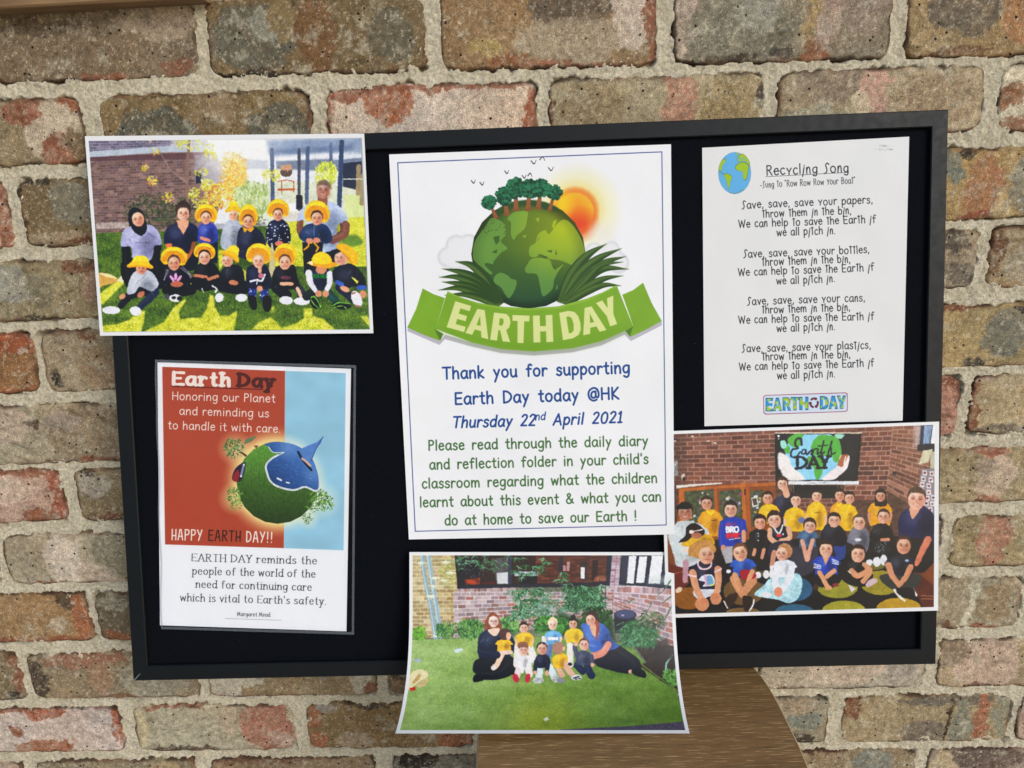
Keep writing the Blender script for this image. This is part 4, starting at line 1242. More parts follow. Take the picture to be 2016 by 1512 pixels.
c.fill([(1700, 700), (2020, 680), (2060, 860), (1700, 830)], '191a24', sm=True); c.ell(1880, 715, 66, 34, 'b87c62', rot=10)
c.ell(1800, 425, 74, 82, 'd7a288'); face(c, 1785, 430, 60, 'd7a288', look=-.5, smile=0); hat(c, 1850, 345, 128, 105, 28)
c.ell(1985, 915, 78, 52, SHOES)
c.xf(450, 450, 6.72)
limb(c, [(320, 770), (310, 900)], 110, '2d3f80'); limb(c, [(480, 770), (470, 900)], 110, '2d3f80')
for k in range(22): c.ell(rg0.uniform(270, 520), rg0.uniform(780, 900), 6, 6, 'dfe4f0')
c.fill([(255, 900), (360, 900), (370, 1060), (300, 1060)], '17171d', sm=True); c.fill([(455, 910), (560, 910), (555, 1080), (470, 1080)], '17171d', sm=True)
body(c, [(235, 740), (240, 540), (320, 480), (480, 480), (550, 600), (570, 780), (420, 800), (280, 790)], '1f2542')
c.line([(290, 700), (370, 680), (440, 690), (480, 610)], 26, 'e6e2e8', sm=True); c.ell(430, 625, 40, 34, 'b87a88'); c.line([(380, 700), (370, 740)], 14, 'e6e2e8')
c.line([(415, 520), (412, 570)], 48, 'dba68c'); c.ell(410, 795, 42, 38, 'cf9478')
kid(395, 430, 76, 162, 118, 350, 6, skin='e0ac92', hr='c89a68', smile=0)
limb(c, [(640, 780), (760, 880)], 150, '15161e'); limb(c, [(900, 760), (960, 840), (960, 930)], 110, '3a3f4c')
body(c, [(575, 730), (600, 560), (690, 480), (860, 480), (905, 620), (930, 770), (760, 810), (600, 800)], '16161f')
c.ell(760, 650, 70, 26, 'b0607a', f=3, al=.6); limb(c, [(700, 730), (840, 730)], 46, 'dba68c'); limb(c, [(910, 790), (960, 900)], 44, 'e0b49c')
c.ell(760, 950, 90, 56, SHOES, rot=5); c.ell(975, 960, 112, 52, SHOES)
kid(745, 445, 80, 148, 122, 355, 14, skin='dba58a', hr='6a4c38', look=-.2)
limb(c, [(1120, 830), (1030, 900)], 110, '1c2a2c'); limb(c, [(1320, 850), (1410, 950)], 110, '24504c')
body(c, [(1090, 600), (1160, 540), (1320, 540), (1340, 620), (1320, 790), (1130, 800)], '1b2c46')
limb(c, [(1060, 590), (1085, 720), (1150, 820)], 92, 'dad6e4', w2=60); limb(c, [(1340, 600), (1335, 720), (1300, 810)], 84, 'dad6e4', w2=60)
c.fill([(1112, 600), (1300, 605), (1300, 660), (1112, 655)], '1f8048'); c.line([(1205, 600), (1210, 700)], 10, '1b2c46'); text(c, 'DB DB', (1120, 650), (1292, 655), 28, '14552f', 10)
c.ell(1190, 862, 42, 44, 'cf8f76'); c.ell(1285, 862, 42, 44, 'cf8f76')
c.ell(1140, 978, 62, 90, '1b1e1c', rot=-30); c.line([(1090, 920), (1120, 900), (1170, 940), (1220, 1040)], 12, '8fd45a', sm=True); c.line([(1090, 940), (1130, 1000), (1190, 1050)], 10, '8fd45a', sm=True)
c.ell(1495, 1020, 125, 50, '1b1e1c', rot=5); c.line([(1380, 1020), (1460, 980), (1600, 990)], 12, '8fd45a', sm=True); c.line([(1390, 1045), (1500, 1020), (1560, 1060)], 10, '8fd45a', sm=True)
c.ell(1225, 540, 72, 62, 'c98a70')
c.fill([(1042, 455), (1110, 425), (1250, 460), (1380, 440), (1438, 470), (1340, 525), (1200, 510), (1110, 490)], 'e89d1a', sm=True); c.fill([(1042, 455), (1110, 425), (1115, 488)], 'f0e4b8')
c.fill([(1110, 440), (1125, 350), (1220, 308), (1330, 350), (1365, 445), (1240, 475)], 'f6c22a', sm=True, tex=(.1, 7, 3))
limb(c, [(1480, 780), (1640, 940)], 130, '1e2440', w2=90)
body(c, [(1370, 600), (1440, 500), (1620, 465), (1740, 560), (1815, 700), (1800, 790), (1720, 760), (1600, 780), (1440, 760)], '1c2136')
c.fill([(1620, 630), (1720, 700), (1700, 730), (1650, 680)], LIT)
c.line([(1440, 710), (1500, 740)], 62, '4a68b0'); c.line([(1725, 780), (1800, 780)], 60, '4a68b0'); c.ell(1540, 800, 66, 36, 'd79c82', rot=25); c.ell(1778, 868, 46, 50, 'c98a74')
c.ell(1695, 930, 66, 112, 'dfdce6', rot=-22); c.line([(1640, 860), (1670, 850)], 26, '9a7068'); c.line([(1680, 1020), (1740, 1030)], 24, '9a7068')
c.ell(1500, 395, 86, 90, 'd7a28c'); face(c, 1470, 395, 70, 'd7a28c', look=-.6, smile=0); c.ell(1420, 400, 18, 20, 'd7a28c')
c.fill([(1430, 260), (1450, 205), (1560, 215), (1690, 310), (1715, 400), (1680, 480), (1620, 460), (1560, 350)], 'f2ae1e', sm=True, tex=(.1, 7, 3)); c.fill([(1440, 260), (1560, 340), (1640, 450), (1600, 450), (1540, 360)], 'cf8010', sm=True, al=.6)
c.xf(440, 250, 6.72); c.glow(230, 120, 60, 700, 'fdfaf2', .42)
c.grade(.03, 1, 5, .03)
im_lawn = c.image('print_lawn')

# =================================================================== print: group in the classroom
Q2 = [(1302, 849.5), (1849, 830), (1847, 1202), (1311.5, 1216.5)]
uvof, pxof2 = quadmap(Q2)
c = Press(uvof, int(545 * TPX), int(370 * TPX))
IN = [(1309, 856), (1840, 836), (1839, 1195), (1319, 1208)]
a_, b_ = c.T([IN[0]])[0], c.T([IN[2]])[0]
c.clip = (int(a_[0]), int(a_[1]), int(b_[0]), int(b_[1]))
c.xf(1310, 820, 7.2)
c.fill([(-200, 0), (4200, 0), (4200, 3200), (-200, 3200)], '5c4438', tex=(.3, 9, 4))
BRK = ['6b4238', '74483a', '5f3b34', '7d5346', '84584a', '6e4a40']
c.masonry([(-60, 250), (1560, 180), (1560, 960), (-40, 960)], 12, 9, 'ab8474', BRK, 31)
c.fill([(90, 260), (200, 300), (230, 960), (100, 960)], '4a3a32', f=60, al=.7)
for (x, y) in ((385, 282), (130, 348), (605, 347), (705, 376)): c.line([(x - 14, y), (x + 14, y)], 12, 'fff6e0')
c.fill([(110, 640), (170, 620), (185, 840), (115, 840)], '8a8a88', tex=(.5, 5, 3)); c.ell(250, 850, 24, 45, 'c9b8a8', rot=20); c.ell(262, 885, 20, 26, '1e1e20')
c.xf(1570, 820, 7.2)
c.masonry([(840, 150), (1350, 130), (1270, 1180), (640, 1180)], 15, 4, 'b08c7c', BRK, 32)
c.masonry([(1350, 130), (1960, 100), (1900, 1420), (1270, 1050)], 17, 4, 'ac8878', ['77503f', '6d483a', '835b4a', '8c6654'], 33)
c.masonry([(-300, 170), (840, 170), (840, 235), (-300, 235)], 1, 7, '99705e', BRK, 34)
c.fill([(1660, 130), (1760, 125), (1720, 440), (1650, 430)], 'b8a8a8', f=14, al=.8)
c.fill([(1750, 125), (1925, 120), (1880, 400), (1730, 400)], '2c3c52'); c.fill([(1800, 130), (1915, 125), (1870, 380), (1780, 390)], '7f93b0', tex=(.3, 12, 3, 4)); c.fill([(1890, 380), (1960, 120), (1960, 400)], 'e8eef4'); c.fill([(1925, 110), (1965, 110), (1965, 400), (1885, 390)], 'eef2f6')
c.fill([(1700, 400), (1960, 380), (1960, 500), (1700, 490)], '1e2430')
c.fill([(1780, 480), (1920, 460), (1850, 650), (1720, 680)], 'c9c3a4'); c.fill([(1890, 500), (1960, 490), (1960, 760), (1880, 770)], 'b5b09a')
c.fill([(1760, 740), (1960, 740), (1960, 1512), (1850, 1512), (1660, 1280)], '8a8084')
for k, (x, y) in enumerate(((1805, 800), (1905, 810), (1785, 885), (1890, 900), (1768, 965), (1862, 985), (1755, 1040), (1860, 1075), (1738, 1110), (1842, 1160), (1728, 1195), (1825, 1230), (1712, 1262), (1912, 1240), (1805, 1325), (1885, 1320), (1868, 1395), (1925, 1150), (1880, 1470))):
    c.fill([(x - 34, y - 38), (x + 30, y - 34), (x + 34, y + 36), (x - 30, y + 34)], 'd8d0d4'); c.ell(x, y, 18, 15, ['7c3038', '8a5a40', '5a2a34'][k % 3])
c.fill([(1352, 780), (1395, 780), (1395, 828), (1352, 828)], '1a1a20'); c.line([(1365, 805), (1382, 805)], 8, '8a8a90')
c.line([(1350, 150), (1268, 1000)], 9, 'b08c78', al=.8)
# television
c.xf(1310, 820, 7.2)
c.fill([(1552, 240), (2782, 240), (2720, 960), (1560, 915)], '14161d')
c.line([(1556, 232), (2775, 234)], 20, 'd9c8b4')
SX = 1872
c.fill([(1600, 260), (2740, 250), (2690, 895), (1610, 900)], '171a26')
c.fill([(2560, 300), (2720, 290), (2700, 560), (2560, 560)], '2c3034', f=30, al=.7)
c.fill([(1702, 470), (1730, 380), (1790, 300), (1870, 252), (2330, 250), (2410, 300), (2470, 390), (2496, 500), (2490, 640), (2450, 740), (2380, 830), (2290, 897), (1890, 899), (1800, 830), (1730, 730), (1700, 600)], '8ccbf0')
for P in ([(1760, 290), (1860, 240), (1960, 260), (1920, 330), (1900, 420), (1830, 440), (1760, 400), (1730, 340)], [(2100, 340), (2180, 270), (2250, 260), (2330, 270), (2440, 300), (2495, 450), (2480, 620), (2390, 640), (2360, 560), (2250, 560), (2100, 540), (2060, 460)], [(2010, 580), (2180, 560), (2270, 620), (2240, 720), (2200, 860), (2140, 890), (2110, 800), (2100, 720), (2020, 680)], [(1780, 760), (1870, 780), (1900, 830), (1840, 850)], [(1700, 400), (1760, 430), (1760, 520), (1690, 500)]):
    c.fill(P, '58a848', sm=True)
c.fill([(1640, 340), (1700, 350), (1720, 430), (1660, 460), (1630, 400)], '9adccb', sm=True); c.fill([(2400, 255), (2530, 255), (2500, 310), (2440, 310)], '9ad8c0', sm=True)
c.ell(1605, 278, 15, 16, 'ffffff'); c.ell(1605, 316, 9, 10, 'ffffff')
c.fill([(1600, 520), (1680, 530), (1760, 600), (1790, 700), (1950, 840), (1960, 900), (1720, 900), (1640, 780), (1600, 700)], 'f1e9e6', sm=True, f=5)
c.fill([(2215, 895), (2330, 790), (2440, 690), (2470, 570), (2500, 540), (2590, 545), (2610, 600), (2570, 740), (2450, 850), (2380, 895)], 'f3e4e4', sm=True)
c.fill([(2440, 690), (2470, 600), (2510, 540), (2590, 545), (2560, 620), (2510, 710)], 'a86a48', sm=True); c.line([(2555, 570), (2530, 680)], 16, 'f0d8d4')
c.line([(1930, 400), (1920, 320), (1860, 320), (1840, 400), (1880, 450), (1800, 470), (1780, 560), (1850, 580), (1910, 500)], 34, '121c30', w2=18, sm=True)
c.line([(1990, 470), (1950, 470), (1930, 520), (1970, 530), (1995, 480), (2005, 540), (2080, 470), (2070, 540)], 22, '121c30', sm=True)
c.line([(2080, 550), (2108, 470), (2160, 462), (2150, 530), (2195, 505)], 20, '121c30', sm=True); c.line([(2245, 345), (2205, 525), (2255, 505)], 20, '121c30', sm=True); c.line([(2160, 420), (2300, 405)], 14, '121c30')
c.line([(2360, 350), (2300, 560)], 22, '121c30', sm=True); c.line([(2310, 500), (2350, 440), (2355, 530), (2410, 510)], 18, '121c30', sm=True)
text(c, 'DAY', (1855, 735), (2330, 725), 110, '121c30', 20, serif=2, sp=4)
c.line([(1740, 940), (2725, 940)], 48, 'dfe3ea'); c.line([(2010, 944), (2130, 944)], 10, '9a9ea6'); c.line([(2180, 940), (2280, 940)], 10, '9a9ea6')
c.fill([(1800, 970), (2470, 980), (2470, 1160), (1800, 1160)], '17181c'); c.line([(1815, 975), (1820, 1080)], 10, 'aaaaaa', al=.7); c.line([(2445, 975), (2440, 1110)], 10, 'aaaaaa', al=.7)
for k in range(4): c.line([(1850, 1050 + k * 26), (2420, 1044 + k * 26)], 5, '3a3c42')
c.masonry([(1900, 1160), (2500, 1160), (2500, 1400), (1900, 1400)], 4, 4, '9a7a6e', BRK, 35)
# wooden display boards
c.fill([(190, 1020), (700, 970), (1560, 935), (1560, 1800), (150, 1800)], '8a4f22')
c.fill([(190, 1020), (1560, 930), (1560, 975), (1110, 1000), (740, 1020), (260, 1060), (270, 1700), (220, 1700)], 'b3692c', tex=(.12, 14, 3))
c.line([(700, 1000), (740, 1560)], 46, 'a85f26'); c.line([(1090, 960), (1130, 1560)], 60, 'b56c2e'); c.line([(1160, 960), (1190, 1600)], 46, 'a45c26'); c.line([(1125, 1040), (1128, 1100)], 18, '20160e')
for (x0, x1, sd_) in ((275, 690, 1), (760, 1080, 2), (1200, 1380, 3)):
    c.fill([(x0, 1060), (x1, 1030), (x1 + 10, 1560), (x0 + 20, 1560)], '51583e', tex=(.4, 7, sd_))
    rg = random.Random(sd_)
    for k in range(26):
        x, y, w = rg.uniform(x0 + 20, x1 - 20), rg.uniform(1060, 1480), rg.uniform(16, 40)
        c.fill([(x, y), (x + w, y - 6), (x + w + 4, y + w * .8), (x + 4, y + w)], rg.choice(['a0507a', 'd8dce4', '5a78a0', '7a4a3a', 'c8a070', '3c4a2c', 'e0e0e0', '6a5a80']), al=.85)
c.fill([(1215, 1150), (1300, 1140), (1325, 1260), (1240, 1285)], 'ece8e4'); c.fill([(1228, 1165), (1292, 1155), (1310, 1250), (1250, 1265)], '5a4a44')
c.fill([(150, 975), (800, 935), (800, 955), (440, 985), (160, 1020)], 'e2d6cc')
c.xf(1310, 1010, 7.2)
# carpet
c.fill([(20, 380), (1500, 380), (3300, 330), (3700, 420), (3700, 900), (20, 900)], '221c1c', tex=(.5, 14, 3))
for k in range(26):
    c.line([(700 + k * 100, 400 + (k * 37) % 120), (700 + k * 100, 700)], 12, '4a4a50', al=.35)
c.fill([(20, 700), (3900, 500), (3900, 1420), (20, 1420)], '14141a')
c.fill([(20, 600), (300, 650), (340, 1000), (100, 1180), (20, 1150)], '6a2c20'); c.line([(120, 860), (250, 830), (330, 870)], 14, '9a5a40')
c.fill([(3450, 900), (3900, 500), (3900, 1420), (3650, 1340)], '5c2a1c'); c.fill([(3560, 840), (3900, 560), (3900, 1100)], '7a4426', f=6); c.line([(3620, 1170), (3820, 1185)], 14, 'a06a50'); c.line([(3630, 1215), (3820, 1220)], 14, 'a06a50')
for (x, y, rx, ry, cc) in ((330, 1210, 240, 160, '8a5a1c'), (1110, 1110, 290, 200, '6f5632'), (1100, 1400, 240, 60, '7a6038'), (1850, 1080, 235, 170, '2f5f7c'), (1830, 1400, 280, 110, '34647e'), (2440, 1060, 290, 150, '8f8c30'), (2530, 1380, 310, 140, '9c9634'),
                          (3060, 990, 300, 175, '94882c'), (3310, 1350, 320, 150, 'b08c26'), (2960, 750, 150, 60, '6e682c'), (1350, 780, 110, 120, '5c4a2c')):
    c.ell(x, y, rx, ry, cc, tex=(.08, 10, 3))
YL, YD = 'eab319', 'e09a1a'
c.fill([(20, 250), (60, 290), (200, 640), (180, 760), (20, 700)], '7c4a2a')


def pp(hx, hy, r, skin='dca68a', hr='3a2a24', st='short', tilt=0, look=0, smile=2, h=.75, fr=1):
    hair(c, hx, hy, r, hr, st, tilt); face(c, hx, hy, r, skin, tilt=tilt, look=look, smile=smile)
    if fr: fringe(c, hx, hy, r, hr, tilt, h)
def neck(x, y, w=60, col='c98f74'): c.line([(x, y - 40), (x, y + 30)], w, col)
def tee(x, y, w, h, col, skin='d59c80', arms=1, collar=None, hw=None):
    hw = hw or w * .92
    if arms:
        limb(c, [(x - w * .9, y + h * .3), (x - w * 1.02, y + h * .62), (x - w * .8, y + h * 1.0)], w * .36, skin, w2=w * .26)
        limb(c, [(x + w * .9, y + h * .3), (x + w * 1.02, y + h * .62), (x + w * .8, y + h * 1.0)], w * .36, skin, w2=w * .26)
    c.fill([(x - w * .3, y), (x + w * .3, y), (x + w * .85, y + h * .12), (x + w * 1.2, y + h * .42), (x + w * .85, y + h * .5), (x + hw, y + h), (x - hw, y + h), (x - w * .85, y + h * .5), (x - w * 1.2, y + h * .42), (x - w * .85, y + h * .12)], col, tex=(.09, 10, int(x) % 50))
    folds(c, x, y + h * .5, w * 1.7, h * .9)
    if collar: c.fill([(x - w * .3, y - 4), (x, y + h * .1), (x + w * .3, y - 4), (x + w * .38, y + h * .08), (x + w * .06, y + h * .22), (x - w * .06, y + h * .22), (x - w * .38, y + h * .08)], collar)
c.xf(1310, 820, 7.2)
# back row
body(c, [(1520, 1250), (1560, 1160), (1640, 1120), (1790, 1080), (1850, 1180), (1850, 1500), (1520, 1500)], '232842')
c.line([(1690, 1020), (1720, 1110)], 90, 'dca68c'); pp(1660, 960, 72, 'e6b69c', '4a2c24', 'tied', 6)
for (x, y, w, h, hx, hy, r, sk, hr, cl, lk, sm_) in ((640, 1320, 155, 380, 585, 1235, 76, 'c98e70', '3c2a26', YD, 0, 1), (1470, 1240, 130, 280, 1450, 1160, 70, 'cf9070', '3c2824', YL, 0, 2), (1835, 1290, 140, 340, 1850, 1190, 72, 'e6b89c', '3a2620', YL, 0, 2),
      (2140, 1210, 130, 400, 2148, 1130, 68, 'e0ae90', '2c211e', YL, 0, 1), (2460, 1220, 110, 300, 2470, 1120, 66, 'cf9476', '38261f', YD, .5, 0), (2580, 1240, 130, 380, 2610, 1160, 68, 'e2a284', '2e221e', YL, .5, 2),
      (3040, 1200, 150, 340, 3050, 1130, 66, 'c88e70', '2c221f', YD, 0, 0)):
    neck(hx * .5 + x * .5, y - 10, 62, sk); tee(x, y, w, h, cl, sk, collar='f2c428'); pp(hx, hy, r, sk, hr, 'long' if x == 3040 else 'short', look=lk, smile=sm_)
c.line([(660, 1475), (735, 1465)], 12, '5a3c18'); c.line([(2130, 1365), (2200, 1360)], 10, '8a5c18'); c.line([(2600, 1385), (2650, 1380)], 10, '8a5c18')
# right adult
body(c, [(3300, 1600), (3340, 1380), (3480, 1270), (3560, 1240), (3700, 1290), (3840, 1440), (3900, 1620), (3860, 1900), (3400, 1900)], '1d2450')
c.fill([(3470, 1280), (3620, 1250), (3600, 1330), (3510, 1450), (3470, 1380)], 'dc9c84', sm=True)
pp(3560, 1180, 122, 'e6a890', '5a4438', 'short', 6); c.xf(1310, 1010, 7.2)
c.fill([(3350, 380), (3720, 380), (3880, 560), (3750, 760), (3600, 850), (3400, 700)], '14151c', sm=True); limb(c, [(3720, 380), (3640, 540), (3560, 720)], 110, 'c9785e', w2=70)
# left adult with the small girl
body(c, [(60, 300), (150, 150), (230, 110), (380, 120), (560, 200), (620, 330), (480, 700), (180, 760), (120, 600), (50, 380)], 'c3ccd0')
pp(280, -8, 100, 'a06c54', '20181a', 'short', -4); c.fill([(150, -90), (200, -120), (330, -110), (350, -60), (160, -60)], '15151a', sm=True)
body(c, [(230, 440), (330, 330), (480, 300), (620, 310), (700, 400), (640, 480), (320, 500)], 'dca51c')
c.fill([(190, 410), (280, 320), (300, 200), (400, 140), (500, 190), (560, 260), (520, 330), (400, 330), (300, 400)], '2a1c1c', sm=True); c.ell(440, 320, 75, 46, 'a8705a'); c.line([(380, 262), (520, 235)], 18, 'ecd4cc'); c.ell(370, 268, 36, 28, 'ecd8d4')
limb(c, [(90, 330), (180, 500), (340, 540)], 110, 'c8d2d6'); c.ell(300, 530, 50, 30, 'e8c8b4')
# middle row
c.fill([(760, 450), (960, 440), (950, 700), (860, 720)], 'a8a4aa'); c.ell(895, 828, 36, 28, 'e4e0e4')
tee(950, 50, 165, 420, '2440a4', 'cf9476', arms=0); limb(c, [(820, 150), (800, 300), (815, 470)], 100, '2440a4'); limb(c, [(1095, 130), (1110, 260)], 90, '2440a4'); limb(c, [(1110, 270), (1110, 390)], 62, 'cf9476'); c.ell(820, 490, 36, 40, 'cf9476')
text(c, 'BEST', (850, 192), (1000, 180), 26, 'd8304a', 13)
text(c, 'BRO', (862, 276), (1042, 268), 52, 'f4f0f4', 22, sp=6); text(c, 'ever', (868, 352), (1058, 346), 58, 'd8283c', 20, sp=6); c.line([(900, 380), (1066, 352)], 9, 'f0f0f4', sm=True)
pp(925, -45, 88, 'dca88e', '2c201e', 'short', smile=1)
c.fill([(1240, 500), (1480, 500), (1480, 820), (1290, 820)], '14151f'); tee(1330, 215, 115, 320, '14151c', 'cf9476', arms=0); limb(c, [(1230, 300), (1230, 420), (1265, 520)], 80, '14151c'); limb(c, [(1440, 300), (1440, 420), (1400, 520)], 80, '14151c'); limb(c, [(1270, 520), (1250, 590)], 50, 'cf8f74'); limb(c, [(1395, 520), (1370, 630)], 50, 'cf8f74')
for k in (290, 330, 390): c.ell(1318, k, 9, 9, 'e8e8e8')
pp(1340, 140, 80, 'd9967a', '33231f', 'tied')
c.ell(1310, 880, 48, 48, 'dcdce0'); c.ell(1430, 870, 46, 60, 'dcdce0')
tee(1610, 170, 150, 260, '1a1d30', 'dca88e', arms=0); c.line([(1540, 210), (1610, 295), (1665, 170)], 20, 'f0ece8', sm=True); c.ell(1610, 320, 44, 24, 'c02844'); c.ell(1670, 300, 16, 16, 'd0c8d8'); limb(c, [(1480, 240), (1490, 360), (1590, 430)], 70, 'd9a488'); limb(c, [(1745, 220), (1760, 350), (1640, 400)], 72, 'd9a488')
c.fill([(1500, 440), (1780, 400), (1830, 560), (1780, 640), (1480, 640)], '2c2c40', sm=True); limb(c, [(1540, 560), (1510, 740)], 70, 'c08a72'); c.line([(1505, 770), (1500, 900)], 48, 'e8e4e8')
pp(1545, 105, 92, 'e0ac90', '3c2822', 'tied', -6)
c.xf(1570, 1010, 7.2)
c.fill([(0, 480), (60, 480), (280, 460), (240, 800), (-60, 900), (-100, 520)], '3c3a48', sm=True); tee(145, 240, 130, 240, '44688c', 'd9a088', arms=0); limb(c, [(70, 400), (110, 560), (135, 660)], 62, 'd59a84'); limb(c, [(215, 390), (170, 540), (145, 660)], 62, 'd59a84')
c.ell(60, 100, 50, 44, '6a74a4'); pp(175, 190, 80, 'ddaa94', '40282a', 'tied', 8, smile=1)
c.fill([(520, 450), (680, 460), (660, 640), (560, 650)], '2a4684', sm=True); body(c, [(340, 280), (400, 170), (500, 150), (600, 180), (690, 300), (670, 460), (500, 460), (340, 420)], '14182c'); pp(520, 110, 82, 'dca48a', '30221f')
body(c, [(700, 400), (750, 260), (800, 200), (940, 200), (1020, 300), (1015, 440), (960, 560), (760, 440)], '70707e'); c.ell(860, 380, 50, 22, 'dfe4ea', f=3); pp(875, 140, 84, 'dfa88e', '5b4a40', h=.9)
c.fill([(1060, 400), (1330, 380), (1320, 560), (1100, 560)], '1c2024', tex=(.6, 4, 5)); body(c, [(1040, 260), (1120, 160), (1250, 150), (1350, 260), (1330, 390), (1150, 400), (1030, 380)], '17191e'); c.line([(1190, 380), (1290, 375)], 44, 'c98a70')
c.scatter(60, 1080, 390, 1320, 580, 26, ['8a9498', 'b0b8ba'], 5, al=.6); pp(1220, 60, 80, 'd9a084', '4a3830', look=-.4, h=.9)
for (x, y, rx, ry) in ((1020, 700, 50, 44), (1125, 690, 56, 72), (1222, 665, 50, 74)): c.ell(x, y, rx, ry, 'd8d8de')
# front row
c.xf(1310, 1010, 7.2)
c.line([(290, 700), (280, 960)], 90, 'b48c98', w2=70); c.ell(190, 1090, 56, 36, 'd8b8a0', rot=-30)
c.fill([(400, 1100), (720, 1000), (780, 1120), (640, 1180), (470, 1220)], 'cfd0dc', sm=True); c.ell(520, 1290, 100, 100, 'c98a68'); c.ell(715, 1210, 82, 92, 'c98a68')
tee(570, 680, 185, 400, '20223c', 'cf9272', arms=0); limb(c, [(385, 850), (430, 1040), (510, 1210)], 110, 'cf9272', w2=80); limb(c, [(745, 800), (750, 1000), (720, 1150)], 105, 'cf9272', w2=80)
c.line([(455, 670), (480, 770), (560, 795), (640, 760), (655, 670)], 24, 'efc8d0', sm=True); c.line([(325, 880), (440, 900)], 22, 'efc8d0'); c.line([(700, 840), (790, 790)], 22, 'efc8d0')
c.fill([(470, 950), (540, 880), (640, 870), (690, 920), (690, 1020), (600, 1040), (530, 1040), (560, 980)], 'dfe0ea', sm=True); c.fill([(590, 890), (660, 900), (680, 1000), (600, 1020), (570, 950)], '6f9cc0', sm=True); c.line([(560, 890), (580, 1020)], 26, 'd898b8'); c.line([(640, 1020), (690, 1010)], 18, 'e8d858')
c.ell(540, 1250, 60, 40, 'c58060'); c.ell(715, 1180, 55, 45, 'c58060')
c.fill([(330, 600), (340, 480), (450, 400), (600, 390), (700, 460), (700, 560), (480, 640), (400, 620)], 'b8864c', sm=True, tex=(.2, 4, 5, 4)); face(c, 580, 600, 108, 'dda080', tilt=-4, look=.5, smile=0); fringe(c, 560, 590, 118, 'bc8a50', -10, .8)
limb(c, [(980, 930), (1060, 1100), (1130, 1200)], 130, 'c98c68', w2=90); limb(c, [(1230, 960), (1160, 1060), (1100, 1140)], 140, 'c98c68', w2=90)
tee(1100, 640, 165, 260, '2c5cb4', 'd39672', arms=0); c.fill([(1050, 830), (1170, 800), (1290, 870), (1250, 930), (1110, 950)], 'a01830', sm=True); limb(c, [(1230, 830), (1180, 960)], 70, 'd39672'); limb(c, [(985, 880), (1000, 930)], 80, 'd39672')
c.fill([(830, 1270), (900, 1160), (1020, 1130), (1010, 1220), (900, 1350)], '3a2822', sm=True); c.line([(830, 1250), (880, 1350)], 16, 'ece4e0'); c.fill([(1090, 1190), (1200, 1180), (1250, 1250), (1200, 1390), (1120, 1380)], '33241f', sm=True); c.line([(1255, 1230), (1240, 1310), (1190, 1385)], 22, 'ece4e0', sm=True)
pp(1060, 570, 98, 'dfa686', '6d4a30', 'short', -14, smile=1, h=.9)
c.fill([(1260, 1150), (1400, 1020), (1500, 920), (1840, 850), (1940, 960), (1900, 1180), (1760, 1280), (1600, 1230), (1400, 1200)], 'a9d4e0', sm=True, tex=(.22, 16, 6)); c.scatter(50, 1350, 950, 1900, 1220, 110, ['d4eef4', '84b4c4', 'e4f6fa'], 7, asp=.2, al=.5)
tee(1690, 660, 150, 250, 'dfe3ee', 'dca48c', arms=0); limb(c, [(1580, 760), (1560, 960), (1580, 1080)], 90, 'dfe3ee'); limb(c, [(1800, 760), (1740, 960), (1650, 1080)], 95, 'dfe3ee'); c.ell(1600, 1120, 60, 68, 'd9886c'); c.ell(1430, 1160, 75, 42, 'dfdde4')
c.ell(1700, 540, 100, 110, 'b08058', tex=(.2, 5, 4)); face(c, 1650, 580, 82, 'e8b096', look=-.5, smile=1); fringe(c, 1680, 560, 96, 'b88a60', 14, .85)
c.xf(1570, 1010, 7.2)
c.fill([(200, 880), (600, 860), (620, 960), (480, 1060), (250, 1020)], '17181e', sm=True); tee(410, 600, 180, 270, '2444a8', 'd9a07e', arms=0)
for k in range(3): c.line([(235, 720 + k * 26), (330, 745 + k * 20)], 12, 'f0f0f4'); c.line([(490, 650 + k * 30), (580, 690 + k * 20)], 12, 'f0f0f4')
c.fill([(350, 600), (400, 740), (460, 600)], 'd9a07e'); limb(c, [(310, 840), (380, 960), (430, 1060)], 66, 'd39874'); limb(c, [(520, 820), (420, 900)], 66, 'd39874'); c.ell(440, 1060, 50, 34, 'd39874'); c.ell(260, 1050, 40, 42, '4a3030'); c.ell(540, 1020, 45, 30, '8a3040')
pp(405, 520, 92, 'e6ae90', '332420', 'tied', h=.8)
c.fill([(640, 880), (1060, 860), (960, 1040), (700, 1000)], '15161c', sm=True); body(c, [(690, 820), (740, 680), (860, 660), (960, 680), (980, 800), (900, 880), (700, 880)], '16171e'); limb(c, [(770, 820), (850, 890), (1000, 820)], 80, 'cf906c'); limb(c, [(950, 730), (1030, 830), (930, 970)], 72, 'cf906c')
c.fill([(970, 1000), (1030, 940), (1110, 930), (1130, 980), (1000, 1050)], 'cdb0b8', sm=True); c.fill([(715, 1010), (830, 1070), (770, 1130)], 'd4c4c8'); c.line([(715, 820), (750, 850)], 12, 'e8e8e8')
pp(860, 590, 96, 'dca284', '38281f', 'short', 8, h=.85)
c.fill([(1180, 880), (1700, 860), (1740, 980), (1560, 1120), (1300, 1060)], '3a3d3a', sm=True); tee(1450, 600, 185, 290, '1f2636', 'c98a6a', arms=0); c.ell(1550, 675, 30, 18, '9ab0c8'); limb(c, [(1290, 740), (1340, 880), (1440, 1020)], 92, 'c98a6a', w2=70); limb(c, [(1600, 770), (1540, 900), (1460, 1000)], 92, 'c98a6a', w2=70)
c.line([(1375, 1090), (1430, 1170), (1520, 1245)], 34, 'e8e0d8', sm=True); c.line([(1640, 1080), (1690, 1170)], 26, 'e8e0d8'); c.fill([(1400, 1080), (1620, 1060), (1660, 1160), (1500, 1200)], '1a1a20', sm=True)
pp(1505, 470, 98, 'cb8f70', '4a3024', 'tied', 4, smile=1, h=.95)
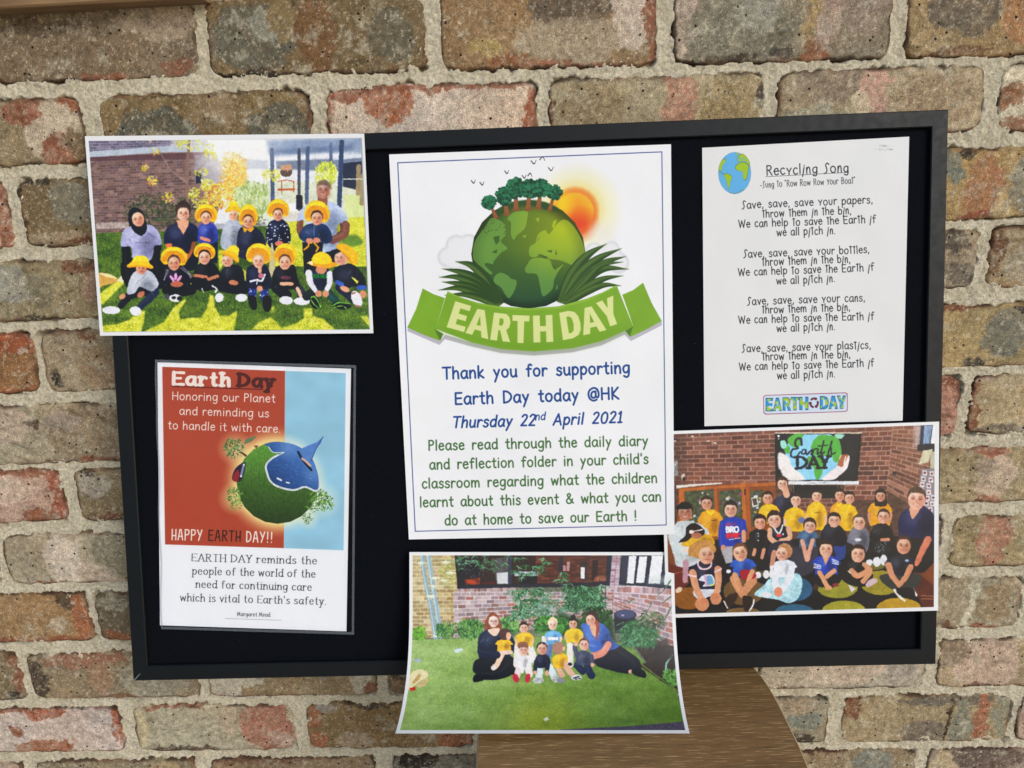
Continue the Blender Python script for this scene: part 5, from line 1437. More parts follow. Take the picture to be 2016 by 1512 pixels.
c.grade(.03, 1, 9, .03, con=.3)
im_class = c.image('print_classroom')
# =================================================================== print: group on the grass by the brick wall (curls away at its foot)
_ly = np.array([1086, 1140, 1195, 1240, 1282, 1334, 1386, 1445.]); _lx = np.array([806, 806.2, 806, 805.4, 804, 800.5, 792, 778.])
_ry = np.array([1088, 1140, 1195, 1250, 1300, 1352, 1404, 1445.]); _rx = np.array([1327, 1327.6, 1329, 1331.6, 1335, 1341, 1349, 1358.])
pl_, pr_ = np.polyfit(_ly - 1265, _lx, 4), np.polyfit(_ry - 1265, _rx, 4)
YT, YB = 1087.0, 1444.0
_yy = np.linspace(YT, YB, 200)
_W = np.polyval(pr_, _yy - 1265) - np.polyval(pl_, _yy - 1265)
_r0 = rays([(1066, YT)])
_z0 = ((BD - 0.0015) / (_r0 @ BN))[0]
_zz = _z0 * _W[0] / _W
_cen = CAMP + rays(np.c_[np.full(200, 1066.), _yy]) * _zz[:, None]
_s = np.r_[0, np.cumsum(np.linalg.norm(np.diff(_cen, axis=0), axis=1))]
print('curl: length', _s[-1], 'width', _W[0] / FPX * _z0, 'z', _zz[0], _zz[-1])


def uv3(P):
    P = np.asarray(P, float)
    y = np.clip(P[:, 1], YT - 30, YB + 30)
    a, b = np.polyval(pl_, y - 1265), np.polyval(pr_, y - 1265)
    v = np.interp(y, _yy, _s / _s[-1]) + (y - np.clip(y, YT, YB)) / (YB - YT)
    return np.c_[(P[:, 0] - a) / (b - a), v]


def px3(uv):
    y = np.interp(uv[:, 1], _s / _s[-1], _yy)
    a, b = np.polyval(pl_, y - 1265), np.polyval(pr_, y - 1265)
    return np.c_[a + (b - a) * uv[:, 0], y]


def ray3(px, off):
    return CAMP + rays(px) * np.interp(px[:, 1], _yy, _zz)[:, None]


c = Press(uv3, int(540 * TPX), int(372 * TPX))
a_, b_ = c.T([(813, 1094)])[0], c.T([(1349.5, 1437.5)])[0]
c.clip = (int(a_[0]), int(a_[1]), int(b_[0]), int(b_[1]))
c.xf(770, 1070, 6.72)
c.fill([(0, 0), (4200, 0), (4200, 2800), (0, 2800)], '6a7060', tex=(.4, 8, 4))
BW = ['a08c8c', '8d7478', 'b09c9c', 'a06a5c', '98888c', 'ab9896', '8a6860']
BY = ['a8946c', 'b09a78', '947c58', '9e8a68', 'b8a888']
c.masonry([(280, 150), (880, 150), (890, 1250), (280, 1250)], 22, 6, 'd0c4a0', BY, 41)
c.masonry([(820, 640), (3000, 640), (3000, 1000), (830, 1250)], 11, 20, 'cfc6cc', BW, 42)
c.masonry([(880, 580), (1650, 560), (1650, 640), (880, 640)], 1, 18, 'd0c4c4', BW, 43)
c.fill([(280, 150), (560, 150), (600, 600), (300, 1100)], 'e8dcb0', f=60, al=.2)
c.line([(410, 150), (440, 420), (520, 800), (590, 1240)], 56, '8fa6b0', sm=True, w2=62); c.line([(490, 150), (560, 600), (665, 1240)], 62, '93acb6', sm=True)
c.line([(400, 150), (430, 420), (510, 800), (575, 1220)], 12, 'bccdd2', sm=True); c.line([(475, 150), (545, 600), (650, 1220)], 12, 'c4d4da', sm=True)
c.fill([(560, 1215), (620, 1215), (620, 1240), (560, 1240)], 'dde2e4'); c.fill([(640, 1215), (700, 1215), (700, 1240), (640, 1240)], 'dde2e4')
# windows
c.fill([(840, 150), (2920, 150), (2890, 570), (880, 590)], '3a2724')
c.masonry([(1910, 150), (2860, 150), (2830, 520), (1920, 530)], 14, 8, '4a322a', ['6a3a2c', '5c3228', '74442e'], 44)
c.fill([(1330, 200), (1560, 180), (1560, 540), (1400, 540)], '5a5658', tex=(.3, 12, 3)); c.fill([(1395, 390), (1550, 380), (1550, 530), (1405, 535)], 'c4c6ca')
c.fill([(880, 190), (1200, 190), (1190, 540), (910, 560)], '241e26'); c.scatter(50, 900, 300, 1300, 480, 26, ['8a90a0', 'a0a8b4', '6a4a3a'], 3, ang=(80, 100), asp=.4, al=.7)
c.fill([(960, 480), (1180, 450), (1180, 540), (990, 545)], '7a3a20', tex=(.5, 8, 2)); c.ell(1060, 510, 60, 26, 'b04a20'); c.fill([(1200, 520), (1380, 500), (1380, 540), (1200, 540)], '5a2018', f=3)
c.line([(1575, 150), (1570, 550)], 50, '3c3f52'); c.fill([(1630, 370), (1940, 370), (1940, 430), (1630, 430)], 'aab0bc', tex=(.4, 8, 3)); c.fill([(1700, 430), (1930, 430), (1930, 540), (1700, 530)], '17161c')
c.xf(1060, 1070, 6.72)
c.fill([(275, 170), (330, 170), (320, 380), (260, 380)], '33303c'); c.fill([(325, 290), (412, 290), (410, 365), (325, 362)], 'b08a8a'); c.fill([(375, 240), (418, 240), (418, 285), (375, 285)], 'b08a8a'); c.line([(368, 290), (368, 362)], 8, '3a2020')
c.fill([(550, 250), (650, 230), (640, 490), (550, 480)], '3a3036'); c.fill([(560, 315), (612, 315), (612, 470), (560, 462)], 'e0dcdc'); c.fill([(715, 220), (790, 215), (780, 480), (700, 490)], '36201e')
c.fill([(760, 430), (900, 430), (900, 500), (720, 500)], '8a5a48', tex=(.5, 6, 3))
c.line([(-180, 560), (900, 530)], 46, '262536'); c.xf(770, 1070, 6.72); c.line([(890, 580), (1800, 555)], 40, '2a2a3c'); c.fill([(840, 150), (870, 150), (910, 590), (880, 590)], '1c1e20'); c.xf(1060, 1070, 6.72)
c.line([(945, 140), (918, 545)], 50, '262c44')
c.masonry([(985, 140), (1080, 140), (1070, 560), (945, 560)], 11, 1, 'c8b8c4', ['a08c98', '94707c', 'b09aa6'], 45)
c.masonry([(800, 560), (1000, 560), (1000, 880), (840, 880)], 8, 2, 'cfc4cc', BW, 46)
c.fill([(990, 560), (1780, 560), (1820, 1560), (1700, 1500), (990, 900)], 'cabcc4')
c.masonry([(1010, 560), (1760, 570), (1760, 680), (1000, 640)], 1, 20, 'd0c0c8', ['b08a8c', 'a46a5c', 'bca4aa', '9c8890'], 48)
c.masonry([(1000, 645), (1770, 690), (1900, 1500), (985, 900)], 9, 7, 'd0c0c8', ['b0989e', 'a48088', '9c8890', 'bca6aa', 'a87a70'], 49)
c.masonry([(1500, 980), (1820, 1050), (1880, 1700), (1560, 1500)], 8, 3, 'c8b8bc', ['8f8088', 'a48a8c', '9a6c60'], 50)
c.line([(1040, 150), (1010, 480), (980, 880)], 8, '6a5a64', al=.7); c.line([(890, 560), (885, 850)], 12, '4a4a58', al=.8)
c.fill([(1100, 150), (1765, 150), (1765, 600), (1065, 540)], '242a3e')
c.fill([(1190, 165), (1300, 160), (1260, 530), (1165, 525)], 'e4e8ee'); c.fill([(1105, 160), (1200, 160), (1170, 500), (1090, 500)], '3a3a4e', f=4)
c.fill([(1335, 170), (1440, 170), (1400, 520), (1290, 520)], 'e6e9f0'); c.fill([(1500, 160), (1650, 160), (1610, 530), (1455, 530)], 'e9ecf2'); c.fill([(1700, 150), (1770, 150), (1770, 560), (1660, 545)], 'eceef3')
c.fill([(1455, 450), (1780, 420), (1760, 550), (1450, 535)], 'b9c6c0', f=20, al=.5)
# turf
c.xf(760, 1290, 3.15)
def turf(X, Y):
    u, v = X / c.W, Y / c.H
    n_ = fbm(X / 1.9, Y / 1.6, 71, 3, .85) * 1.5; m_ = fbm(X / 70.0, Y / 30.0, 72, 3)
    lt = np.clip(1.1 - .7 * u - .4 * v + .25 * m_, 0, 1)[..., None]
    C = hexc('567527') * (1 - lt) + hexc('a4bb7c') * lt
    ye = np.exp(-(((u - .50) / .13) ** 2 + ((v - .93) / .16) ** 2) + .0)[..., None]
    C = C * (1 - .5 * ye) + hexc('9a9a1c') * .5 * ye
    return C * (1 + .16 * n_)[..., None]
c.fill([(30, -92), (400, -102), (900, -110), (1230, -125), (1520, -60), (1700, 157), (1800, 215), (1900, 520), (20, 520)], turf, f=2)
c.fill([(1540, -60), (1900, -60), (1900, 330), (1800, 215), (1700, 157)], '40362c', f=3, tex=(.4, 6, 3))
c.xf(760, 1290, 3.15)
c.fill([(1080, 462), (1500, 440), (1860, 410), (1860, 480), (1080, 480)], '4e4a5c', tex=(.45, 2.2, 7)); c.fill([(975, 395), (1000, 380), (1012, 400), (985, 410)], 'c8d6b8')
c.fill([(1560, 60), (1800, 0), (1850, 250), (1700, 150)], '3e3428', f=3)
c.line([(1570, 45), (1830, 235)], 6, '7c8a40'); c.line([(1775, 0), (1740, 50), (1735, 100)], 12, '88b0a8', sm=True)
c.scatter(60, 1720, 90, 1810, 190, 34, ['5f8a40', '7aa858', '476a2e'], 8, asp=.6)
c.fill([(130, 190), (150, 120), (200, 88), (250, 100), (258, 130), (200, 170), (150, 215)], 'e2d2a0', sm=True); c.fill([(165, 165), (195, 125), (215, 120), (205, 150), (175, 175)], 'b89a68', sm=True); c.fill([(190, 185), (258, 140), (250, 175), (215, 200)], 'c8ae80', sm=True); c.fill([(145, 205), (180, 195), (185, 215), (150, 222)], 'c03020')
c.xf(770, 1070, 6.72)
c.fill([(825, 1410), (930, 1380), (955, 1410), (855, 1450)], 'c4d4dc'); c.xf(760, 1290, 3.15); c.fill([(160, 35), (190, 22), (225, 26), (205, 45)], 'a8aeb8')
# plants
c.xf(770, 1070, 6.72)
G1 = ['3f7038', '5a8a44', '78a050', '2c5430', '88ac6c']
G2 = ['2f5f38', '3f7848', '6fa080', '24482c', '8cb49a']
c.scatter(90, 285, 1110, 450, 1280, 60, ['6a9c38', '8ab84c', '4c7c2c'], 9, asp=.6)
c.scatter(150, 590, 1050, 850, 1260, 70, G1, 10, asp=.3, ang=(60, 150)); c.scatter(320, 870, 1010, 1230, 1270, 80, G1, 11, asp=.3, ang=(20, 160)); c.scatter(110, 1440, 1000, 1680, 1200, 80, G1, 12, asp=.6)
c.line([(790, 400), (800, 1050)], 10, 'a09040', al=.8); c.scatter(120, 640, 180, 860, 600, 60, ['a8ac60', '8c9848', 'c8c890'], 13, asp=.25)
for (x, y) in ((390, 250), (720, 240), (780, 380), (590, 450), (560, 560), (530, 690), (700, 480)):
    for a in range(-3, 4): c.line([(x, y), (x + 75 * math.sin(a * .42), y + 26 - abs(a) * 18 + 30)], 16, 'dfe6c8', w2=4)
rg = random.Random(4)
def frond(x, y, L, cols, n=6):
    for k in range(n + 3):
        a = math.radians(rg.uniform(10, 170)); l = L * rg.uniform(.6, 1.1)
        c.line([(x, y), (x + l * math.cos(a), y + l * .8 * math.sin(a))], L * .11, rg.choice(cols), w2=L * .03)
for k in range(48): frond(rg.uniform(860, 1400), rg.uniform(150, 330), 90, G2 + ['88a088'], 5) if k < 22 else frond(rg.uniform(1500, 2400), rg.uniform(150, 560), 100, G2, 6)
for k in range(60): frond(rg.uniform(1600, 2100), rg.uniform(560, 980), 110, G2, 6)
for k in range(40): frond(rg.uniform(1900, 2300), rg.uniform(700, 1150), 90, ['6a9080', '88a898', '4c7054'], 5)
c.xf(1060, 1070, 6.72)
c.fill([(400, 640), (600, 560), (800, 620), (850, 760), (760, 880), (560, 880), (430, 780)], '2c5034', f=12, sm=True, al=.8)
c.fill([(250, 900), (560, 1000), (960, 900), (1000, 1250), (240, 1230)], '2c4a26', f=16, al=.9)
for k in range(120): frond(rg.uniform(360, 850), rg.uniform(520, 860), 100, G2 + ['1c3a24'], 6)
c.scatter(200, -60, 960, 420, 1220, 70, ['3f7a2c', '5a9a44', '2c5424'], 20, asp=.6); c.scatter(200, 560, 850, 980, 1250, 80, ['2c5424', '3c6a34', '1c3418'], 21, asp=.5)
# bin
c.fill([(1000, 950), (1290, 960), (1230, 1200), (1010, 1180)], '20222e'); c.ell(1150, 945, 150, 72, '2c3048'); c.ell(1150, 935, 132, 58, '4c5270', f=4); c.ell(1118, 950, 18, 12, 'a0a4b8')
for k in range(110): frond(rg.uniform(1120, 1540), rg.uniform(1000, 1330), 120, ['2f6038', '44784a', '6a9a78', '24482c'], 6)
for k in range(26): frond(rg.uniform(1350, 1640), rg.uniform(880, 1080), 110, ['5a6a50', '2c3a2a', '8a9478'], 5)
for P in ([(1760, 480), (1640, 640), (1560, 700)], [(1500, 780), (1440, 900)], [(1760, 700), (1620, 800)], [(1750, 850), (1560, 1240)], [(1250, 740), (1180, 800)]): c.line(P, 22, '5f7a62', w2=5)
c.fill([(1560, 1300), (1700, 1250), (1790, 1500), (1680, 1560), (1500, 1480)], '3c3430', f=8, al=.8)
# people on the turf
c.xf(860, 1180, 4.383)
c.fill([(700, 420), (1080, 400), (1090, 520), (700, 540)], 'd8d0c8', f=4, al=.0)
c.fill([(315, 560), (360, 510), (480, 490), (640, 490), (680, 560), (660, 640), (520, 690), (330, 640)], '19191f', sm=True, tex=(.3, 8, 3)); limb(c, [(400, 650), (540, 640), (640, 560)], 90, '18181e')
c.fill([(312, 700), (330, 650), (430, 650), (440, 680), (340, 715)], '121216', sm=True); c.ell(655, 620, 24, 30, '17171c')
c.fill([(410, 265), (425, 170), (480, 108), (535, 160), (558, 260), (480, 300)], '8a5238', sm=True, tex=(.2, 3, 5, 4))
body(c, [(358, 480), (360, 330), (420, 265), (480, 250), (560, 270), (660, 340), (668, 450), (560, 490), (400, 510)], '15203c')
c.fill([(440, 262), (540, 250), (520, 310), (480, 310)], 'ecc4b0', sm=True); face(c, 490, 192, 42, 'f2d6cc', smile=2); c.line([(455, 188), (525, 188)], 5, '8a6a70', al=.7)
limb(c, [(640, 450), (600, 480)], 40, '15203c')
limb(c, [(560, 480), (520, 560), (490, 590)], 46, 'ecc4a8'); c.ell(490, 590, 24, 22, 'e8d8cc')
tee(580, 345, 66, 100, 'efb524', 'e8b89c', arms=0); c.ell(585, 300, 46, 52, '5c3a30'); c.ell(618, 318, 22, 34, 'e8b096'); c.line([(510, 465), (640, 455)], 34, 'ecc4b0')
limb(c, [(380, 450), (520, 480)], 60, '15203c')
limb(c, [(700, 400), (690, 560)], 60, 'e6dcd4'); limb(c, [(800, 400), (840, 520)], 60, 'e6dcd4')
tee(757, 285, 70, 120, 'efb822', 'e4b094', collar='f4c83c', arms=1); pp(752, 248, 36, 'eab89e', '38241e', smile=2)
c.fill([(905, 320), (940, 310), (940, 420), (905, 400)], 'e0dee0'); limb(c, [(970, 400), (960, 480)], 60, '6478a0'); tee(1003, 270, 66, 115, '6ea4d4', 'ecc4b0', arms=1); c.fill([(955, 325), (1050, 325), (1045, 352), (960, 352)], 'e8ecf0'); hair(c, 1000, 212, 38, 'e8cfa8'); face(c, 1000, 225, 36, 'f0cdb8', smile=2)
limb(c, [(1150, 400), (1150, 560)], 56, 'e2dace'); tee(1183, 250, 70, 120, 'ecbe1c', 'dca88a', collar='f2d040', arms=1); pp(1175, 212, 36, 'd9a086', '2c1e1e', smile=2); c.ell(1175, 150, 20, 18, '2c1e1e'); c.ell(1150, 560, 18, 14, '2a1a1c')
c.fill([(1350, 470), (1560, 400), (1700, 500), (1740, 590), (1640, 640), (1450, 600), (1370, 560)], '181a26', sm=True, tex=(.25, 9, 2)); limb(c, [(1560, 440), (1700, 540), (1720, 590)], 90, '181a26'); c.ell(1672, 622, 20, 16, 'dca890'); c.fill([(1685, 640), (1700, 590), (1780, 610), (1805, 650), (1790, 678)], '15151c', sm=True)
c.fill([(1285, 150), (1310, 105), (1350, 95), (1395, 150), (1405, 330), (1370, 350), (1340, 250)], '45302c', sm=True)
body(c, [(1245, 230), (1300, 200), (1400, 200), (1480, 260), (1520, 360), (1575, 400), (1500, 440), (1340, 460), (1300, 360)], '4a6eb8')
c.line([(1350, 240), (1370, 290)], 60, 'dfa88e'); limb(c, [(1480, 390), (1430, 460), (1350, 490)], 56, 'd98c78'); face(c, 1327, 180, 40, 'e0a890', tilt=-10, smile=2)
c.line([(1380, 200), (1390, 260), (1375, 345)], 36, '9a5038', w2=14, sm=True, tex=(.2, 3, 4))
# front row
limb(c, [(720, 560), (690, 660)], 56, 'eed0c8'); limb(c, [(790, 560), (800, 650)], 56, 'eed0c8'); body(c, [(690, 560), (700, 490), (755, 470), (810, 500), (815, 580), (750, 610), (700, 590)], 'e9e2e2'); limb(c, [(710, 520), (735, 620)], 34, 'ece6e6'); limb(c, [(805, 520), (780, 620)], 34, 'ece6e6')
c.ell(680, 678, 26, 40, 'c03448', rot=-20); c.ell(785, 680, 22, 40, 'c03448', rot=10); c.ell(742, 400, 46, 38, '8a6450'); face(c, 748, 440, 40, 'ecbaa6'); fringe(c, 748, 438, 42, '8a5c48', h=.5)
limb(c, [(890, 580), (880, 680)], 60, 'cfe0e4'); limb(c, [(970, 580), (1020, 680)], 60, 'cfe0e4'); body(c, [(845, 560), (860, 490), (910, 470), (965, 490), (980, 560), (940, 590), (870, 590)], '18203c'); limb(c, [(855, 540), (850, 620)], 34, '18203c'); limb(c, [(965, 540), (950, 620)], 34, '18203c'); c.ell(850, 630, 20, 16, 'dba48c'); c.ell(950, 635, 16, 24, 'dba48c')
pp(908, 430, 42, 'd9a086', '2a2020', smile=1, h=1.0); c.line([(908, 370), (908, 395)], 5, 'd8c0b8')
c.ell(875, 700, 50, 26, 'b4b6b4', tex=(.4, 3, 3)); c.ell(1025, 680, 28, 38, 'b4b6b4', tex=(.4, 3, 3))
limb(c, [(1040, 580), (1080, 650)], 46, 'e0a890'); limb(c, [(1110, 580), (1170, 650)], 50, 'e0a890'); body(c, [(1000, 560), (1005, 500), (1060, 470), (1120, 480), (1130, 540), (1090, 590), (1020, 590)], 'f0b41c'); limb(c, [(1110, 540), (1110, 590)], 26, 'e0a890')
c.ell(1048, 420, 52, 56, 'a47c68', tex=(.2, 3, 4)); c.ell(1096, 425, 12, 18, 'e0a890'); c.ell(1070, 700, 34, 24, '88888c'); c.ell(1205, 675, 46, 24, 'd8d8da'); c.line([(1180, 680), (1230, 665)], 10, '222226'); c.line([(1195, 690), (1240, 680)], 8, '222226'); c.ell(1090, 655, 16, 14, 'e0a890')
limb(c, [(1210, 570), (1260, 620)], 60, '1f2c4c'); limb(c, [(1300, 580), (1330, 650)], 60, '1f2c4c'); c.ell(1335, 655, 34, 34, '22304c'); body(c, [(1200, 540), (1215, 460), (1270, 440), (1330, 470), (1350, 540), (1290, 570), (1220, 565)], '474e66'); limb(c, [(1210, 480), (1190, 410)], 40, '4a5068'); limb(c, [(1335, 490), (1345, 550)], 34, '474e66'); c.ell(1342, 565, 18, 18, 'e0a890'); c.ell(1200, 385, 20, 20, 'e0a890')
pp(1270, 395, 40, 'e6ae98', '6a4a3c', 'short', smile=2, h=.95)
c.grade(.03, 1, 13, .04, con=.35)
im_turf = c.image('print_turf')

# =================================================================== Earth Day poster, A3
Q4 = [(766, 304), (1321, 284), (1328, 1052), (805, 1062)]
uvof, pxof4 = quadmap(Q4)
c = Press(uvof, int(545 * TPX * 1.1), int(770 * TPX * 1.1), 'f7f7f9')
NAVY = '2a3f86'
B4 = [(783, 320.5), (1303, 299), (1311.5, 1033.5), (817.5, 1046)]
for i in range(4): c.line([B4[i], B4[(i + 1) % 4]], 1.7, NAVY)
c.xf(760, 280, 3.537)
for (a, b) in ((608, 275), (668, 288), (840, 208), (962, 240), (1002, 226), (1028, 140), (1088, 112), (1148, 187)):
    w = 1.25 if a in (1028, 1088, 1148) else 1
    flip = a in (1002, 1088)
    s_ = -1 if flip else 1
    c.line([(a - 14 * w, b - 8 * w * s_), (a - 2, b + 8 * w * s_), (a + 6, b + 8 * w * s_), (a + 14 * w, b - 12 * w * s_)], 6.5, '1c1a24', w2=3)
    c.ell(a + 1, b + 9 * s_, 7, 4, '1c1a24')
c.glow(1330, 470, 40, 330, 'f6ea58', .72); c.glow(1320, 470, 80, 220, 'f5b83a', .5)
c.ell(1318, 480, 160, 165, 'f2903c', f=14); c.ell(1315, 490, 132, 138, 'f6c432', f=3); c.ell(1305, 500, 118, 126, 'f7a01e', f=40); c.ell(1340, 570, 100, 80, 'ea4a22', f=55); c.ell(1230, 430, 60, 70, 'fbd81e', f=40, al=.8)
def cloud(L):
    for (x, y, r) in L: c.ell(x, y, r + 3, r + 3, 'cfcfd6', f=6)
    for (x, y, r) in L: c.ell(x, y, r - 5, r - 5, 'f0f0f3', f=16)
cloud([(430, 800, 68), (490, 720, 72), (575, 710, 68), (560, 800, 80), (480, 830, 60)])
cloud([(1450, 760, 60), (1570, 740, 50), (1620, 840, 70), (1500, 830, 70), (1560, 790, 80)])
c.glow(1500, 640, 20, 120, 'f4f0e6', .8)
# globe
def globe(X, Y):
    q = c.T([(990, 790), (1385, 790), (1230, 590)])
    R = np.linalg.norm(q[1] - q[0]); d = np.hypot(X - q[0][0], Y - q[0][1]) / R
    h = np.hypot(X - q[2][0], Y - q[2][1]) / R
    t = np.clip(1 - (h / 1.15), 0, 1)[..., None]
    lo = np.clip((Y - q[0][1]) / R * .9 + .1, 0, 1)[..., None]
    C = hexc('4c6e24') * (1 - t) + hexc('8c9c1c') * t
    C = C * (1 - lo) + hexc('1f4a30') * lo
    return C * (1 - .5 * smooth(.72, 1.0, d))[..., None]
c.ell(992, 780, 399, 379, globe)
def land(X, Y):
    g = globe(X, Y)
    q = c.T([(1230, 600), (1385, 790), (990, 790)]); R = np.linalg.norm(q[1] - q[2]); h = np.hypot(X - q[0][0], Y - q[0][1]) / R
    t = np.clip(1 - h, 0, 1)[..., None]
    return g * .45 + (hexc('74a848') * (1 - t) + hexc('c4d01c') * t) * .62
for P in ([(860, 510), (900, 485), (980, 482), (985, 520), (965, 600), (910, 650), (890, 680), (870, 640), (870, 560), (845, 540)],
          [(690, 590), (730, 530), (780, 540), (820, 570), (835, 640), (800, 690), (845, 740), (800, 770), (750, 830), (745, 850), (700, 840), (690, 860), (740, 910), (720, 915), (640, 850), (605, 800), (620, 690)],
          [(760, 930), (800, 908), (850, 930), (870, 950), (908, 965), (900, 1020), (860, 1085), (830, 1060), (800, 1010), (750, 975)],
          [(985, 850), (1010, 815), (1060, 805), (1140, 820), (1180, 880), (1235, 850), (1200, 900), (1170, 960), (1160, 1020), (1105, 1070), (1085, 1060), (1070, 990), (1050, 920), (980, 910), (968, 880)],
          [(1000, 790), (1000, 730), (1040, 700), (1060, 640), (1110, 612), (1135, 640), (1200, 560), (1250, 540), (1310, 590), (1370, 700), (1385, 800), (1340, 880), (1300, 860), (1260, 840), (1200, 820), (1130, 810), (1080, 780), (1040, 800)],
          [(950, 650), (978, 645), (972, 665), (955, 662)], [(1040, 530), (1070, 525), (1060, 560)], [(1155, 590), (1165, 550), (1190, 538), (1170, 600)], [(1185, 1010), (1195, 985), (1195, 1020), (1182, 1030)]):
    c.fill(P, land, sm=len(P) > 6)
for P in ([(745, 660), (790, 650), (790, 690), (765, 715)], [(735, 765), (775, 745), (770, 775)], [(690, 840), (745, 850), (760, 880), (720, 870)], [(1050, 775), (1130, 800), (1110, 812)], [(1115, 755), (1160, 752), (1150, 770)], [(1180, 745), (1192, 780), (1180, 785)], [(1040, 700), (1060, 680), (1075, 650), (1050, 690)], [(1140, 825), (1190, 890), (1170, 885)]):
    c.fill(P, '3f5e24', al=.9)
for k in range(60):
    a, b = rg0.uniform(650, 830), rg0.uniform(520, 640); c.ell(a, b, 6, 4, ['4c6e24', '6a9440'][k % 2]) if (a - 992) ** 2 + (b - 780) ** 2 < 360 ** 2 else None
def tree6(x, y, w, h, tx, ty):
    c.line([(x, y), (tx, ty)], w * .16, '9a5a32', w2=w * .26); c.line([(tx - w * .15, ty + 4), (tx + w * .15, ty + 4)], w * .1, '8a5030')
    rr = random.Random(int(x))
    c.ell(x, y, w * .46, h * .42, '174a32')
    for k in range(110):
        a, b = rr.uniform(0, 6.28), rr.uniform(0, 1) ** .5
        c.ell(x + math.cos(a) * b * w * .5, y + math.sin(a) * b * h * .48, w * .085, w * .075, rr.choice(['1c5a3a', '23704a', '14422c', '2c8056']))
c.fill([(750, 510), (800, 450), (880, 415), (1000, 402), (1100, 415), (1200, 460), (1150, 480), (1000, 440), (860, 460)], '2c5224', sm=True, f=6)
tree6(905, 320, 130, 150, 905, 465); tree6(1080, 320, 130, 130, 1060, 455); tree6(718, 420, 100, 100, 765, 520); tree6(1175, 350, 105, 110, 1140, 468); tree6(825, 375, 125, 130, 842, 498); tree6(1000, 325, 130, 135, 988, 465)
def blade(P, w, cols=('2c4a1c', '5c7c34')):
    P = catmull(P, False, 6); n = len(P)
    T_ = np.gradient(P, axis=0); N_ = np.c_[-T_[:, 1], T_[:, 0]] / (np.linalg.norm(T_, axis=1)[:, None] + 1e-6)
    ww = w * np.sin(np.linspace(.9, math.pi, n)) ** 1 * .5
    c.fill(np.concatenate([P + N_ * ww[:, None], (P - N_ * ww[:, None])[::-1]]), cols[0])
    c.fill(np.concatenate([P + N_ * ww[:, None] * .1, (P - N_ * ww[:, None] * .75)[::-1]]), cols[1], f=7, al=.75)
for P, w in (([(800, 1130), (700, 960), (600, 860), (484, 830)], 74), ([(800, 1130), (660, 980), (540, 910), (390, 880)], 70), ([(780, 1130), (640, 1000), (500, 940), (370, 940)], 60), ([(770, 1130), (620, 1020), (500, 985), (390, 972)], 55), ([(770, 1130), (620, 1050), (500, 1015), (365, 1030)], 55), ([(760, 1130), (640, 1080), (540, 1060), (410, 1065)], 50),
             ([(1220, 1120), (1290, 930), (1400, 790), (1535, 708)], 80), ([(1230, 1120), (1340, 930), (1480, 810), (1640, 740)], 74), ([(1240, 1120), (1370, 960), (1520, 840), (1670, 796)], 66), ([(1240, 1120), (1400, 950), (1520, 880), (1690, 884)], 70), ([(1250, 1120), (1380, 980), (1500, 860), (1650, 834)], 50), ([(1260, 1120), (1400, 1010), (1520, 950), (1650, 930)], 56), ([(1260, 1120), (1400, 1040), (1520, 995), (1635, 1000)], 52)):
    blade(P, w)
# ribbon
GR, GD = '7fae2a', '6a9c24'
top = [(428, 1038), (520, 1080), (640, 1118), (800, 1145), (1000, 1156), (1200, 1143), (1400, 1088), (1510, 1045), (1605, 995)]
bot = [(1720, 1280), (1640, 1325), (1500, 1385), (1300, 1435), (1030, 1457), (800, 1440), (600, 1395), (480, 1350), (345, 1300)]
for dy, al in ((30, 1),):
    c.fill([(150, 1290), (375, 1382), (410, 1340), (600, 1395), (800, 1440), (1030, 1457), (1300, 1435), (1500, 1385), (1665, 1310), (1700, 1355), (1920, 1245), (1920, 1275), (1705, 1385), (1660, 1340), (1500, 1415), (1300, 1463), (1030, 1486), (800, 1468), (600, 1424), (410, 1372), (372, 1412), (150, 1316)], 'bdbac4')
c.fill([(255, 1018), (330, 1058), (410, 1085), (345, 1300), (395, 1335), (375, 1382), (260, 1340), (148, 1290), (210, 1160)], GR, tex=(.04, 60, 2)); c.fill([(340, 1300), (400, 1335), (378, 1380), (350, 1330)], '4c7a1c', f=3)
c.fill([(1790, 978), (1720, 1030), (1645, 1062), (1722, 1280), (1665, 1312), (1700, 1356), (1810, 1305), (1920, 1245), (1850, 1120)], GR, tex=(.04, 60, 3)); c.fill([(1722, 1280), (1665, 1312), (1698, 1352), (1712, 1310)], '4c7a1c', f=3)
c.fill(top + bot, GR, tex=(.03, 80, 4)); c.fill(bot + [(345, 1300), (600, 1340), (1000, 1400), (1400, 1360), (1720, 1250)], '6c9e22', f=40, al=.5)
c.fill(top + [(1605, 1010), (1400, 1105), (1200, 1160), (1000, 1172), (800, 1160), (640, 1132), (428, 1052)], '9cc84c', f=3, al=.5)
